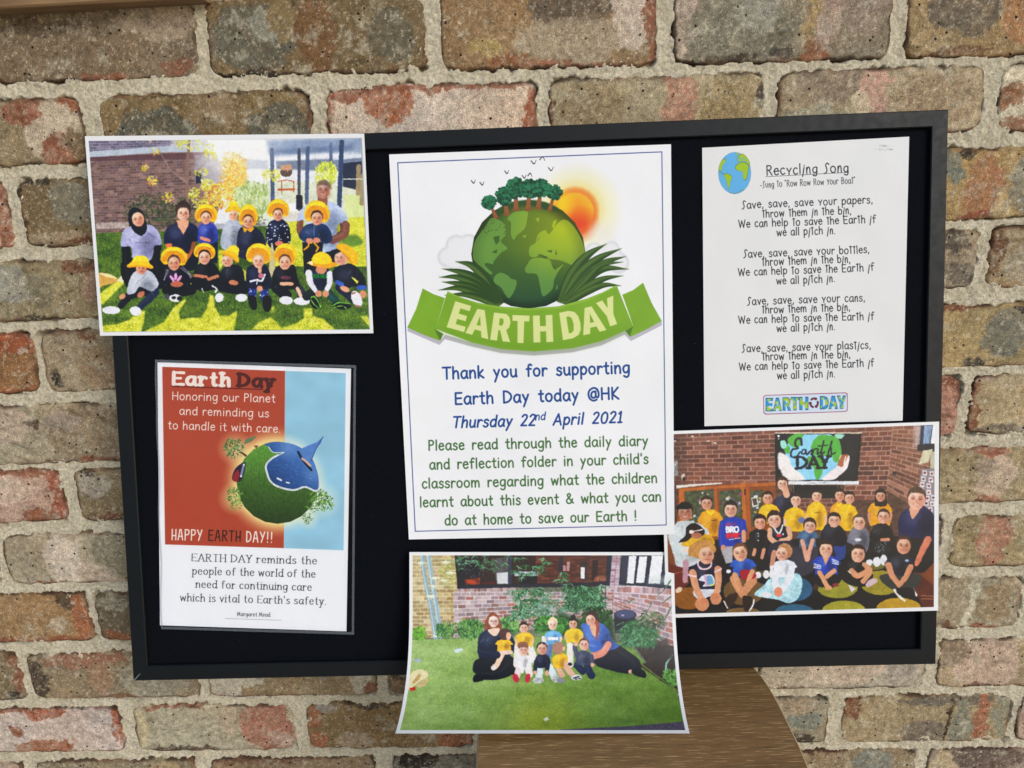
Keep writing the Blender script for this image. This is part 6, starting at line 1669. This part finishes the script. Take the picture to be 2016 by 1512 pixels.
BL_ = {'E': [[(0, 0), (1, 0), (1, .2), (.42, .2), (.42, .4), (.92, .4), (.92, .6), (.42, .6), (.42, .8), (1, .8), (1, 1), (0, 1)]],
       'A': [[(0, 0), (.3, 0), (.36, .22), (.64, .22), (.7, 0), (1, 0), (.67, 1), (.33, 1)], [(.41, .4), (.59, .4), (.5, .76)]],
       'R': [[(0, 0), (.36, 0), (.36, .38), (.46, .38), (.66, 0), (1.05, 0), (.78, .42), (.92, .52), (.97, .7), (.9, .88), (.7, 1), (0, 1)], [(.36, .56), (.36, .82), (.54, .82), (.6, .7), (.54, .56)]],
       'T': [[(.3, 0), (.7, 0), (.7, .79), (1, .79), (1, 1), (0, 1), (0, .79), (.3, .79)]],
       'H': [[(0, 0), (.35, 0), (.35, .4), (.65, .4), (.65, 0), (1, 0), (1, 1), (.65, 1), (.65, .6), (.35, .6), (.35, 1), (0, 1)]],
       'D': [[(0, 0), (.5, 0), (.8, .08), (.96, .26), (1, .5), (.96, .74), (.8, .92), (.5, 1), (0, 1)], [(.34, .2), (.34, .8), (.48, .8), (.6, .72), (.65, .5), (.6, .28), (.48, .2)]],
       'Y': [[(.32, 0), (.68, 0), (.68, .4), (1.0, 1), (.64, 1), (.5, .66), (.36, 1), (0, 1), (.32, .4)]]}
def block(ch, bl, br, tl, tr, col, **k):
    bl, br, tl, tr = (np.array(v, float) for v in (bl, br, tl, tr))
    c.fill([[tuple((bl * (1 - u) + br * u) * (1 - v) + (tl * (1 - u) + tr * u) * v) for u, v in ct] for ct in BL_[ch]], col, **k)
for ch, *pts in (('E', (422, 1288), (545, 1322), (483, 1107), (592, 1140)), ('A', (553, 1328), (712, 1372), (588, 1150), (737, 1180)), ('R', (725, 1375), (858, 1392), (752, 1186), (876, 1200)), ('T', (884, 1396), (988, 1400), (880, 1203), (1000, 1208)),
                 ('H', (1027, 1395), (1165, 1390), (1023, 1208), (1158, 1202)), ('D', (1232, 1378), (1372, 1352), (1206, 1188), (1334, 1160)), ('A', (1373, 1345), (1535, 1308), (1336, 1165), (1478, 1132)), ('Y', (1518, 1296), (1652, 1252), (1462, 1120), (1582, 1068))):
    block(ch, *pts, 'e2e89a')
BLU, GRN = '1c4890', '45703a'
c.xf(760, 680, 3.476)
text(c, 'Thank you for supporting', (388, 230), (1668, 188), 53, BLU, 12.5, ws=56)
text(c, 'Earth Day today @HK', (470, 404), (1595, 366), 53, BLU, 12.5, ws=56)
text(c, 'Thursday 22', (452, 563), (1018, 548), 50, BLU, 12.5, slant=.2, ws=56)
text(c, 'nd', (1020, 511), (1088, 508), 34, BLU, 12, slant=.2)
text(c, 'April 2021', (1142, 545), (1612, 527), 50, BLU, 12.5, slant=.2, ws=56)
for s_, a_, b_ in (('Please read through the daily diary', (290, 718), (1792, 684)), ("and reflection folder in your child's", (298, 848), (1795, 808)), ('classroom regarding what the children', (247, 978), (1855, 938)),
                   ('learnt about this event & what you can', (232, 1106), (1882, 1066)), ('do at home to save our Earth !', (403, 1230), (1714, 1198))):
    text(c, s_, a_, b_, 45, GRN, 11.5, ws=54)
im_poster = c.image('poster_earth_day')

# =================================================================== Recycling Song sheet, A4
Q5 = [(1382.5, 291), (1790, 269), (1777, 828), (1387, 839)]
uvof, pxof5 = quadmap(Q5)
c = Press(uvof, int(405 * 1.9), int(560 * 1.9), 'e9e9e8')
c.xf(1370, 260, 4.582)
c.ell(350, 370, 149, 190, '6f8fb0'); c.ell(350, 370, 146, 187, '62b4ea')
for P in ([(362, 300), (400, 270), (450, 275), (480, 310), (470, 360), (462, 410), (440, 438), (425, 410), (420, 360), (370, 345), (355, 325)], [(380, 225), (410, 195), (450, 215), (485, 270), (480, 300), (450, 265), (400, 262), (375, 262)], [(250, 385), (290, 375), (326, 402), (315, 440), (300, 500), (290, 520), (275, 440)],
          [(208, 345), (212, 300), (240, 250), (268, 240), (262, 275), (240, 300), (235, 335), (218, 355)], [(365, 195), (385, 185), (380, 215)]):
    c.fill(P, '5a7a30', sm=True); Pm = np.mean(P, 0); c.fill([tuple(Pm + (np.array(p_) - Pm) * .93) for p_ in P], 'a2c62a', sm=True)
c.line([(210, 350), (240, 375), (255, 380)], 7, '5a8a50'); c.line([(310, 545), (350, 556), (430, 520)], 4, '5a8a50')
c.line([(368, 235), (440, 245)], 12, '6ab0c8', al=.8)
c.scatter(16, 1640, 118, 1760, 134, 12, ['55555a'], 3, asp=.25); c.scatter(26, 1605, 150, 1785, 164, 12, ['55555a'], 4, asp=.25)
IK = '2b2b30'
kd = dict(font=GLK, jit=3, ws=44)
text(c, 'Recycling Song', (636, 388), (1380, 362), 58, IK, 8.5, **kd)
c.line([(630, 403), (1378, 364)], 3.4, IK)
text(c, '-Sung to "Row Row Row Your Boat"', (580, 503), (1436, 462), 38, '48484e', 8, **kd)
def stanza(lines):
    for i_, (s_, a_, b_) in enumerate(lines): text(c, s_, a_, b_, 46, IK, 9.2, seed=i_ + int(a_[1]), **kd)
T3 = ('throw them in the bin,', 'We can help to save the Earth if', 'we all pitch in.')
stanza([('Save, save, save your papers,', (416, 690), (1596, 640)), (T3[0], (600, 768), (1402, 738)), (T3[1], (385, 862), (1622, 815)), (T3[2], (730, 938), (1258, 916))])
stanza([('Save, save, save your bottles,', (430, 1132), (1566, 1088)), (T3[0], (597, 1205), (1394, 1175)), (T3[1], (382, 1298), (1606, 1250)), (T3[2], (728, 1372), (1254, 1352))])
c.xf(1370, 560, 4.582)
stanza([('Save, save, save your cans,', (464, 183), (1526, 150)), (T3[0], (597, 262), (1392, 235)), (T3[1], (385, 352), (1606, 315)), (T3[2], (730, 427), (1256, 410))])
stanza([('Save, save, save your plastics,', (416, 612), (1578, 578)), (T3[0], (600, 685), (1394, 658)), (T3[1], (390, 775), (1606, 740)), (T3[2], (733, 852), (1256, 835))])
RR = [(625, 998), (1350, 974), (1369, 985), (1370, 1135), (1352, 1149), (630, 1174), (610, 1160), (607, 1015)]
c.fill(RR, 'a03c58'); m_ = np.mean(RR, 0); c.fill([tuple(m_ + (np.array(p_) - m_) * (.985, .93)) for p_ in RR], 'd3e2f2')
for ch, x0, x1 in (('E', 632, 692), ('A', 700, 772), ('R', 786, 852), ('T', 858, 928), ('H', 936, 1012), ('D', 1122, 1194), ('A', 1200, 1278), ('Y', 1274, 1354)):
    yb = 1141 - (x0 - 632) * .036; yt = 1028 - (x0 - 632) * .034
    block(ch, (x0 - 3, yb + 3), (x1 + 3, yb + 3), (x0 - 3, yt - 4), (x1 + 3, yt - 4), '1c4a70')
    def cc_(X, Y):
        n_ = fbm(X / 11, Y / 11, int(x0), 2)
        return np.where(n_[..., None] > .05, hexc('a8cc30'), hexc('2a9ad6'))
    block(ch, (x0 + 2, yb - 3), (x1 - 2, yb - 3), (x0 + 2, yt + 3), (x1 - 2, yt + 3), cc_)
for k in range(3):
    a = math.radians(k * 120 - 90)
    P = [(1066 + 34 * math.cos(a + t), 1068 + 40 * math.sin(a + t)) for t in (-.75, -.4, 0, .45)]
    c.line(P, 19, '6a2a48', sm=True); c.ell(*P[-1], 14, 13, '6a2a48')
im_song = c.image('sheet_song')

# =================================================================== red and blue Earth Day sheet in a plastic pocket, A4
Q6 = [(310, 713), (691, 726), (682, 1243), (315, 1231)]
uvof, pxof6 = quadmap(Q6)
c = Press(uvof, int(378 * 1.9), int(518 * 1.9), 'f4f6fb')
c.xf(290, 700, 4.8)
RD, SK = 'b84c34', '9bcde4'
def redf(X, Y):
    q = c.T([(1232, 1200), (1620, 1200)]); R = np.linalg.norm(q[1] - q[0]); d = np.hypot(X - q[0][0], Y - q[0][1]) / R
    t = np.clip((1.38 - d) / .36, 0, 1)[..., None] ** 1.6
    return hexc(RD) * (1 - t) + hexc('f4d892') * t
def bluf(X, Y):
    q = c.T([(1232, 1200), (1620, 1200)]); R = np.linalg.norm(q[1] - q[0]); d = np.hypot(X - q[0][0], Y - q[0][1]) / R
    t = np.clip((1.25 - d) / .25, 0, 1)[..., None] ** 1.6
    n_ = fbm(X / 90, Y / 60, 3, 2)[..., None]
    return (hexc(SK) * (1 + .05 * n_)) * (1 - t) + hexc('e6f0dc') * t
c.fill([(141, 106), (1303, 145), (1291, 1820), (168, 1785)], redf); c.fill([(1303, 145), (1876, 165), (1855, 1840), (1291, 1820)], bluf)
c.line([(1303, 145), (1291, 1820)], 5, 'd8c8b8', al=.7)
for (x, y, r, col) in ((830, 880, 120, 'f2e0a0'), (820, 1350, 110, 'f2e0a0'), (1650, 1370, 130, 'e8f2e0'), (1520, 1540, 80, 'e8f2e0')): c.glow(x, y, 20, r * 1.5, col, .8)
def tuft(x, y, r, n, cols=('3c6a28', '5a9038', '7cb04c', '2c4a1c', '94c060')):
    rr = random.Random(int(x + y))
    for k in range(n):
        a, b = rr.uniform(0, 6.28), rr.uniform(0, 1) ** .6
        x_, y_ = x + math.cos(a) * b * r, y + math.sin(a) * b * r
        t = rr.uniform(0, 3.14); L = r * .24
        c.line([(x_, y_), (x_ + L * math.cos(t), y_ + L * math.sin(t))], r * .12, rr.choice(cols), w2=r * .04)
c.line([(930, 945), (850, 890)], 22, '5c4030', w2=12); tuft(820, 870, 95, 90, ('4c7a48', '6a9860', '8ab878', '3c5c38')); tuft(780, 850, 60, 40)
def grass(X, Y):
    q = c.T([(1100, 900), (1232, 1560)]); t = np.clip((Y - q[0][1]) / (q[1][1] - q[0][1]), 0, 1)[..., None]
    n_ = fbm(X / 3.5, Y / 7, 5, 3, .8)[..., None]
    return (hexc('5f9a38') * (1 - t) + hexc('2c4420') * t) * (1 + .22 * n_)
c.ell(1232, 1202, 388, 388, grass)
rr_ = random.Random(3)
for k in range(700):
    a, b = rr_.uniform(0, 6.28), rr_.uniform(0, 1) ** .5
    x_, y_ = 1232 + 380 * b * math.cos(a), 1202 + 380 * b * math.sin(a)
    t_ = (y_ - 820) / 760
    c.line([(x_, y_), (x_ + rr_.uniform(-8, 8), y_ - rr_.uniform(12, 30))], 5, rr_.choice(['7cb44c', '5c9038', '3c6a28', '98c868'] if t_ < .45 else ['3c5a28', '24401c', '4c7434', '1c3018']), al=.55, w2=2)
tuft(825, 1320, 75, 70); tuft(835, 1400, 60, 60); tuft(800, 1280, 50, 30); tuft(1620, 1330, 85, 80); tuft(1690, 1390, 80, 70); tuft(1570, 1410, 70, 50); tuft(1515, 1540, 55, 50)
WT = [(1110, 838), (1220, 815), (1400, 845), (1540, 945), (1608, 1100), (1620, 1230), (1590, 1270), (1490, 1232), (1380, 1262), (1240, 1230), (1170, 1180), (1142, 1110), (1130, 1045), (1170, 990), (1235, 950), (1300, 912), (1195, 912), (1150, 862)]
c.line(WT[5:15], 36, 'dfe8f0', sm=True, tex=(.3, 4, 3)); c.line(WT[14:], 16, 'dfe8f0', sm=True)
def water(X, Y):
    q = c.T([(1180, 1240), (1500, 900)]); t = np.clip(((X - q[0][0]) * (q[1][0] - q[0][0]) + (Y - q[0][1]) * (q[1][1] - q[0][1])) / ((q[1] - q[0]) ** 2).sum(), 0, 1)[..., None]
    return (hexc('1c3f7c') * (1 - t) + hexc('4c84d0') * t) * (1 + .1 * fbm(X / 6, Y / 4, 8, 3)[..., None])
c.fill(WT, water, sm=True)
for k in range(160):
    x_, y_ = rr_.uniform(1150, 1600), rr_.uniform(850, 1240)
    if ((x_ - 1232) ** 2 + (y_ - 1202) ** 2) ** .5 > 372 or x_ < 1150 + abs(y_ - 1080) * .3 or y_ > 1215 or (y_ < 960 and x_ < 1310): continue
    c.line([(x_, y_), (x_ + rr_.uniform(10, 34), y_ + rr_.uniform(4, 16))], 4, rr_.choice(['6a9ce0', '2a54a0', '8cb8f0', '1c3c7c']), al=.5, w2=1.5)
c.glow(1330, 880, 10, 130, 'a8c8f0', .35); c.glow(1560, 1120, 10, 120, '9cc0ec', .3)
c.fill([(1440, 885), (1520, 850), (1600, 820), (1660, 768), (1640, 830), (1590, 880), (1545, 1000), (1500, 1010)], '5a88cc', tex=(.1, 8, 3)); c.line([(1660, 768), (1590, 890), (1545, 1000)], 10, '3a5ca0')
c.line([(1425, 910), (1470, 990), (1550, 1082)], 20, '15161c', sm=True); c.line([(1465, 975), (1500, 1000), (1540, 1040)], 22, 'd8b8b0'); c.line([(1230, 1160), (1265, 1178)], 18, 'e8eef4'); c.line([(1315, 1198), (1340, 1204)], 14, 'e8eef4')
c.fill([(910, 840), (930, 790), (1020, 760), (1025, 775), (980, 815)], '64865c'); c.fill([(1005, 850), (1050, 850), (1030, 880)], '6a4a3a')
c.fill([(830, 1070), (905, 1010), (930, 1030), (900, 1160), (850, 1195), (800, 1165)], '2a2440', sm=True); c.fill([(805, 1160), (850, 1080), (870, 1120), (850, 1195)], '9a2830', sm=True); c.line([(910, 1040), (885, 1140)], 22, '8a8eb8'); c.ell(912, 1032, 9, 11, 'f0f0f4'); c.ell(887, 1140, 9, 11, 'f0f0f4')
CR = 'f6ece4'
text(c, 'Earth', (234, 271), (780, 285), 76, CR, 24, serif=2, sp=20); text(c, 'Day', (855, 286), (1192, 300), 76, '54211c', 24, serif=2, sp=18)
c.line([(235, 291), (1085, 320)], 11, '6c241c')
GS = dict(GL)
text(c, 'Honoring our Planet', (234, 417), (1208, 442), 50, CR, 8.6); text(c, 'and reminding us', (302, 557), (1148, 582), 50, CR, 8.6); text(c, 'to handle it with care.', (194, 692), (1260, 728), 50, CR, 8.6)
text(c, 'HAPPY', (228, 1740), (516, 1747), 66, CR, 9, font=GLT); text(c, 'EARTH', (575, 1748), (880, 1756), 66, '3c2220', 9, font=GLT); text(c, 'DAY!!', (932, 1760), (1184, 1768), 66, CR, 9, font=GLT)
SI = '26262c'
for s_, a_, b_, xh in (('EARTH DAY reminds the', (415, 1941), (1602, 1972), 46), ('people of the world of the', (425, 2067), (1588, 2097), 46), ('need for continuing care', (458, 2192), (1552, 2222), 46), ("which is vital to Earth's safety.", (310, 2318), (1690, 2355), 46), ('Margaret Mead', (848, 2460), (1160, 2467), 24)):
    text(c, s_, a_, b_, xh, SI, 8.5, serif=1, sp=14, ws=34)
c.line([(735, 2485), (1268, 2502)], 3.5, '8a8a90')
im_pocket = c.image('sheet_pocket')

# ------------------------------------------------------------------ the prints as sheets on the board
PM = lambda n, im, **k: print_mat(n, im, **k)
o = sheet(None, 'photo_print', pxof, lambda u, v: .0012 + .0035 * np.clip(.35 - v, 0, 1) + .002 * np.clip(.2 - u, 0, 1), PM('print_photo_lawn', im_lawn, rough=.38, spec=.45))
tag(o, 'photo print of children in yellow sun hats on a lawn, upper left corner of board', 'photo print', 'group photo prints on the notice board')
o = sheet(None, 'photo_print', pxof2, lambda u, v: .0008 + .0006 * u, PM('print_photo_class', im_class, rough=.38, spec=.45))
tag(o, 'photo print of a classroom group under a television screen, lower right of the board', 'photo print', 'group photo prints on the notice board')
o = sheet(None, 'photo_print', px3, lambda u, v: 0 * u, PM('print_photo_turf', im_turf, rough=.38, spec=.45), rayfn=ray3, nv=60)
tag(o, 'photo print of a small group on green turf, curling below the board', 'photo print', 'group photo prints on the notice board')
o = sheet(None, 'poster', pxof4, lambda u, v: -.0030 + .0052 * np.clip(u * 1.1 - .1, 0, 1) + .0009 * np.sin(u * 9 + v * 4) * v + .0006 * np.sin(v * 13 - u * 5) + .003 * np.clip(v - .93, 0, 1) * 10 * np.clip(.12 - u, 0, 1) * 4, PM('print_poster', im_poster, rough=.55, spec=.3, wav=.25))
tag(o, 'large white poster with green globe, green ribbon, blue and green lettering, centre of the board', 'poster')
o = sheet(None, 'song_sheet', pxof5, lambda u, v: -.0050 + .0016 * (1 + np.sin(v * 5 + .4)) * u + .0012 * np.sin(v * 9 + u * 4) ** 2, PM('print_song', im_song, rough=.6, spec=.25, wav=.15))
tag(o, 'white song sheet with small blue globe and black childlike lettering, upper right of the board', 'song sheet')
pk = empty('pocketed_sheet', on_board([(500, 1240)], -.0045)[0], label='red and blue printed sheet in a clear plastic pocket, lower left of the board', cat='printed sheet')
sheet(pk, 'paper', pxof6, lambda u, v: -.0048 + 0 * u, PM('print_pocket', im_pocket, rough=.5, spec=.3))
fl = bpy.data.materials.new('clear_plastic')
fl.use_nodes = True
t = fl.node_tree
t.nodes.clear()
out = t.nodes.new('ShaderNodeOutputMaterial'); mx = t.nodes.new('ShaderNodeMixShader'); gl = t.nodes.new('ShaderNodeBsdfGlossy'); tr = t.nodes.new('ShaderNodeBsdfTransparent'); fr_ = t.nodes.new('ShaderNodeFresnel')
gl.inputs['Roughness'].default_value = .12; tr.inputs[0].default_value = (.995, .995, .995, 1); fr_.inputs[0].default_value = 1.22
t.links.new(fr_.outputs[0], mx.inputs[0]); t.links.new(tr.outputs[0], mx.inputs[1]); t.links.new(gl.outputs[0], mx.inputs[2]); t.links.new(mx.outputs[0], out.inputs[0])
Q7 = [(306, 708), (701, 719), (697, 1249.5), (317, 1238.5)]
_, px7 = quadmap(Q7)


def px7b(uv):
    P = px7(uv)
    P[:, 0] -= 3.5 * np.exp(-((uv[:, 1] - .08) / .07) ** 2) * (1 - uv[:, 0]) ** 8
    P[:, 0] += 1.5 * np.sin(uv[:, 1] * 19) * (1 - uv[:, 0]) ** 10
    return P


u, v = np.meshgrid(np.linspace(0, 1, 90), np.linspace(0, 1, 120))
uv = np.c_[u.ravel(), v.ravel()]
of = -.0040 + .0007 * fbm(uv[:, 0] * 5, uv[:, 1] * 6, 5, 3) + .0011 * np.exp(-(uv[:, 1] / .05) ** 2) * fbm(uv[:, 0] * 22, uv[:, 1] * 30, 6, 3) + .0006 * np.exp(-((1 - uv[:, 1]) / .03) ** 2) * fbm(uv[:, 0] * 40, uv[:, 1] * 10, 7, 2)
V = on_board(px7b(uv), of)
mesh('plastic_pocket', V, grid_faces(90, 120, True), fl, pk, loc=V.mean(0), smooth=True)
# welded rims of the pocket, milky where the film is folded
rm = bpy.data.materials.new('milky_film_edge')
rm.use_nodes = True
rm.node_tree.nodes['Principled BSDF'].inputs['Base Color'].default_value = (*lin((150, 158, 166)), 1)
rm.node_tree.nodes['Principled BSDF'].inputs['Alpha'].default_value = .30
rm.node_tree.nodes['Principled BSDF'].inputs['Roughness'].default_value = .25
for (u0, u1, v0, v1) in ((0, 1, 0, .010), (0, 1, .990, 1), (0, .010, .01, .99), (.988, 1, .01, .99)):
    nu, nv = (60, 2) if u1 - u0 > .5 else (2, 80)
    u, v = np.meshgrid(np.linspace(u0, u1, nu), np.linspace(v0, v1, nv))
    uv = np.c_[u.ravel(), v.ravel()]
    V = on_board(px7b(uv), -.0030 + .0004 * fbm(uv[:, 0] * 30, uv[:, 1] * 30, 9, 2))
    mesh('pocket_rim', V, grid_faces(nu, nv, True), rm, pk, loc=V.mean(0), smooth=True)
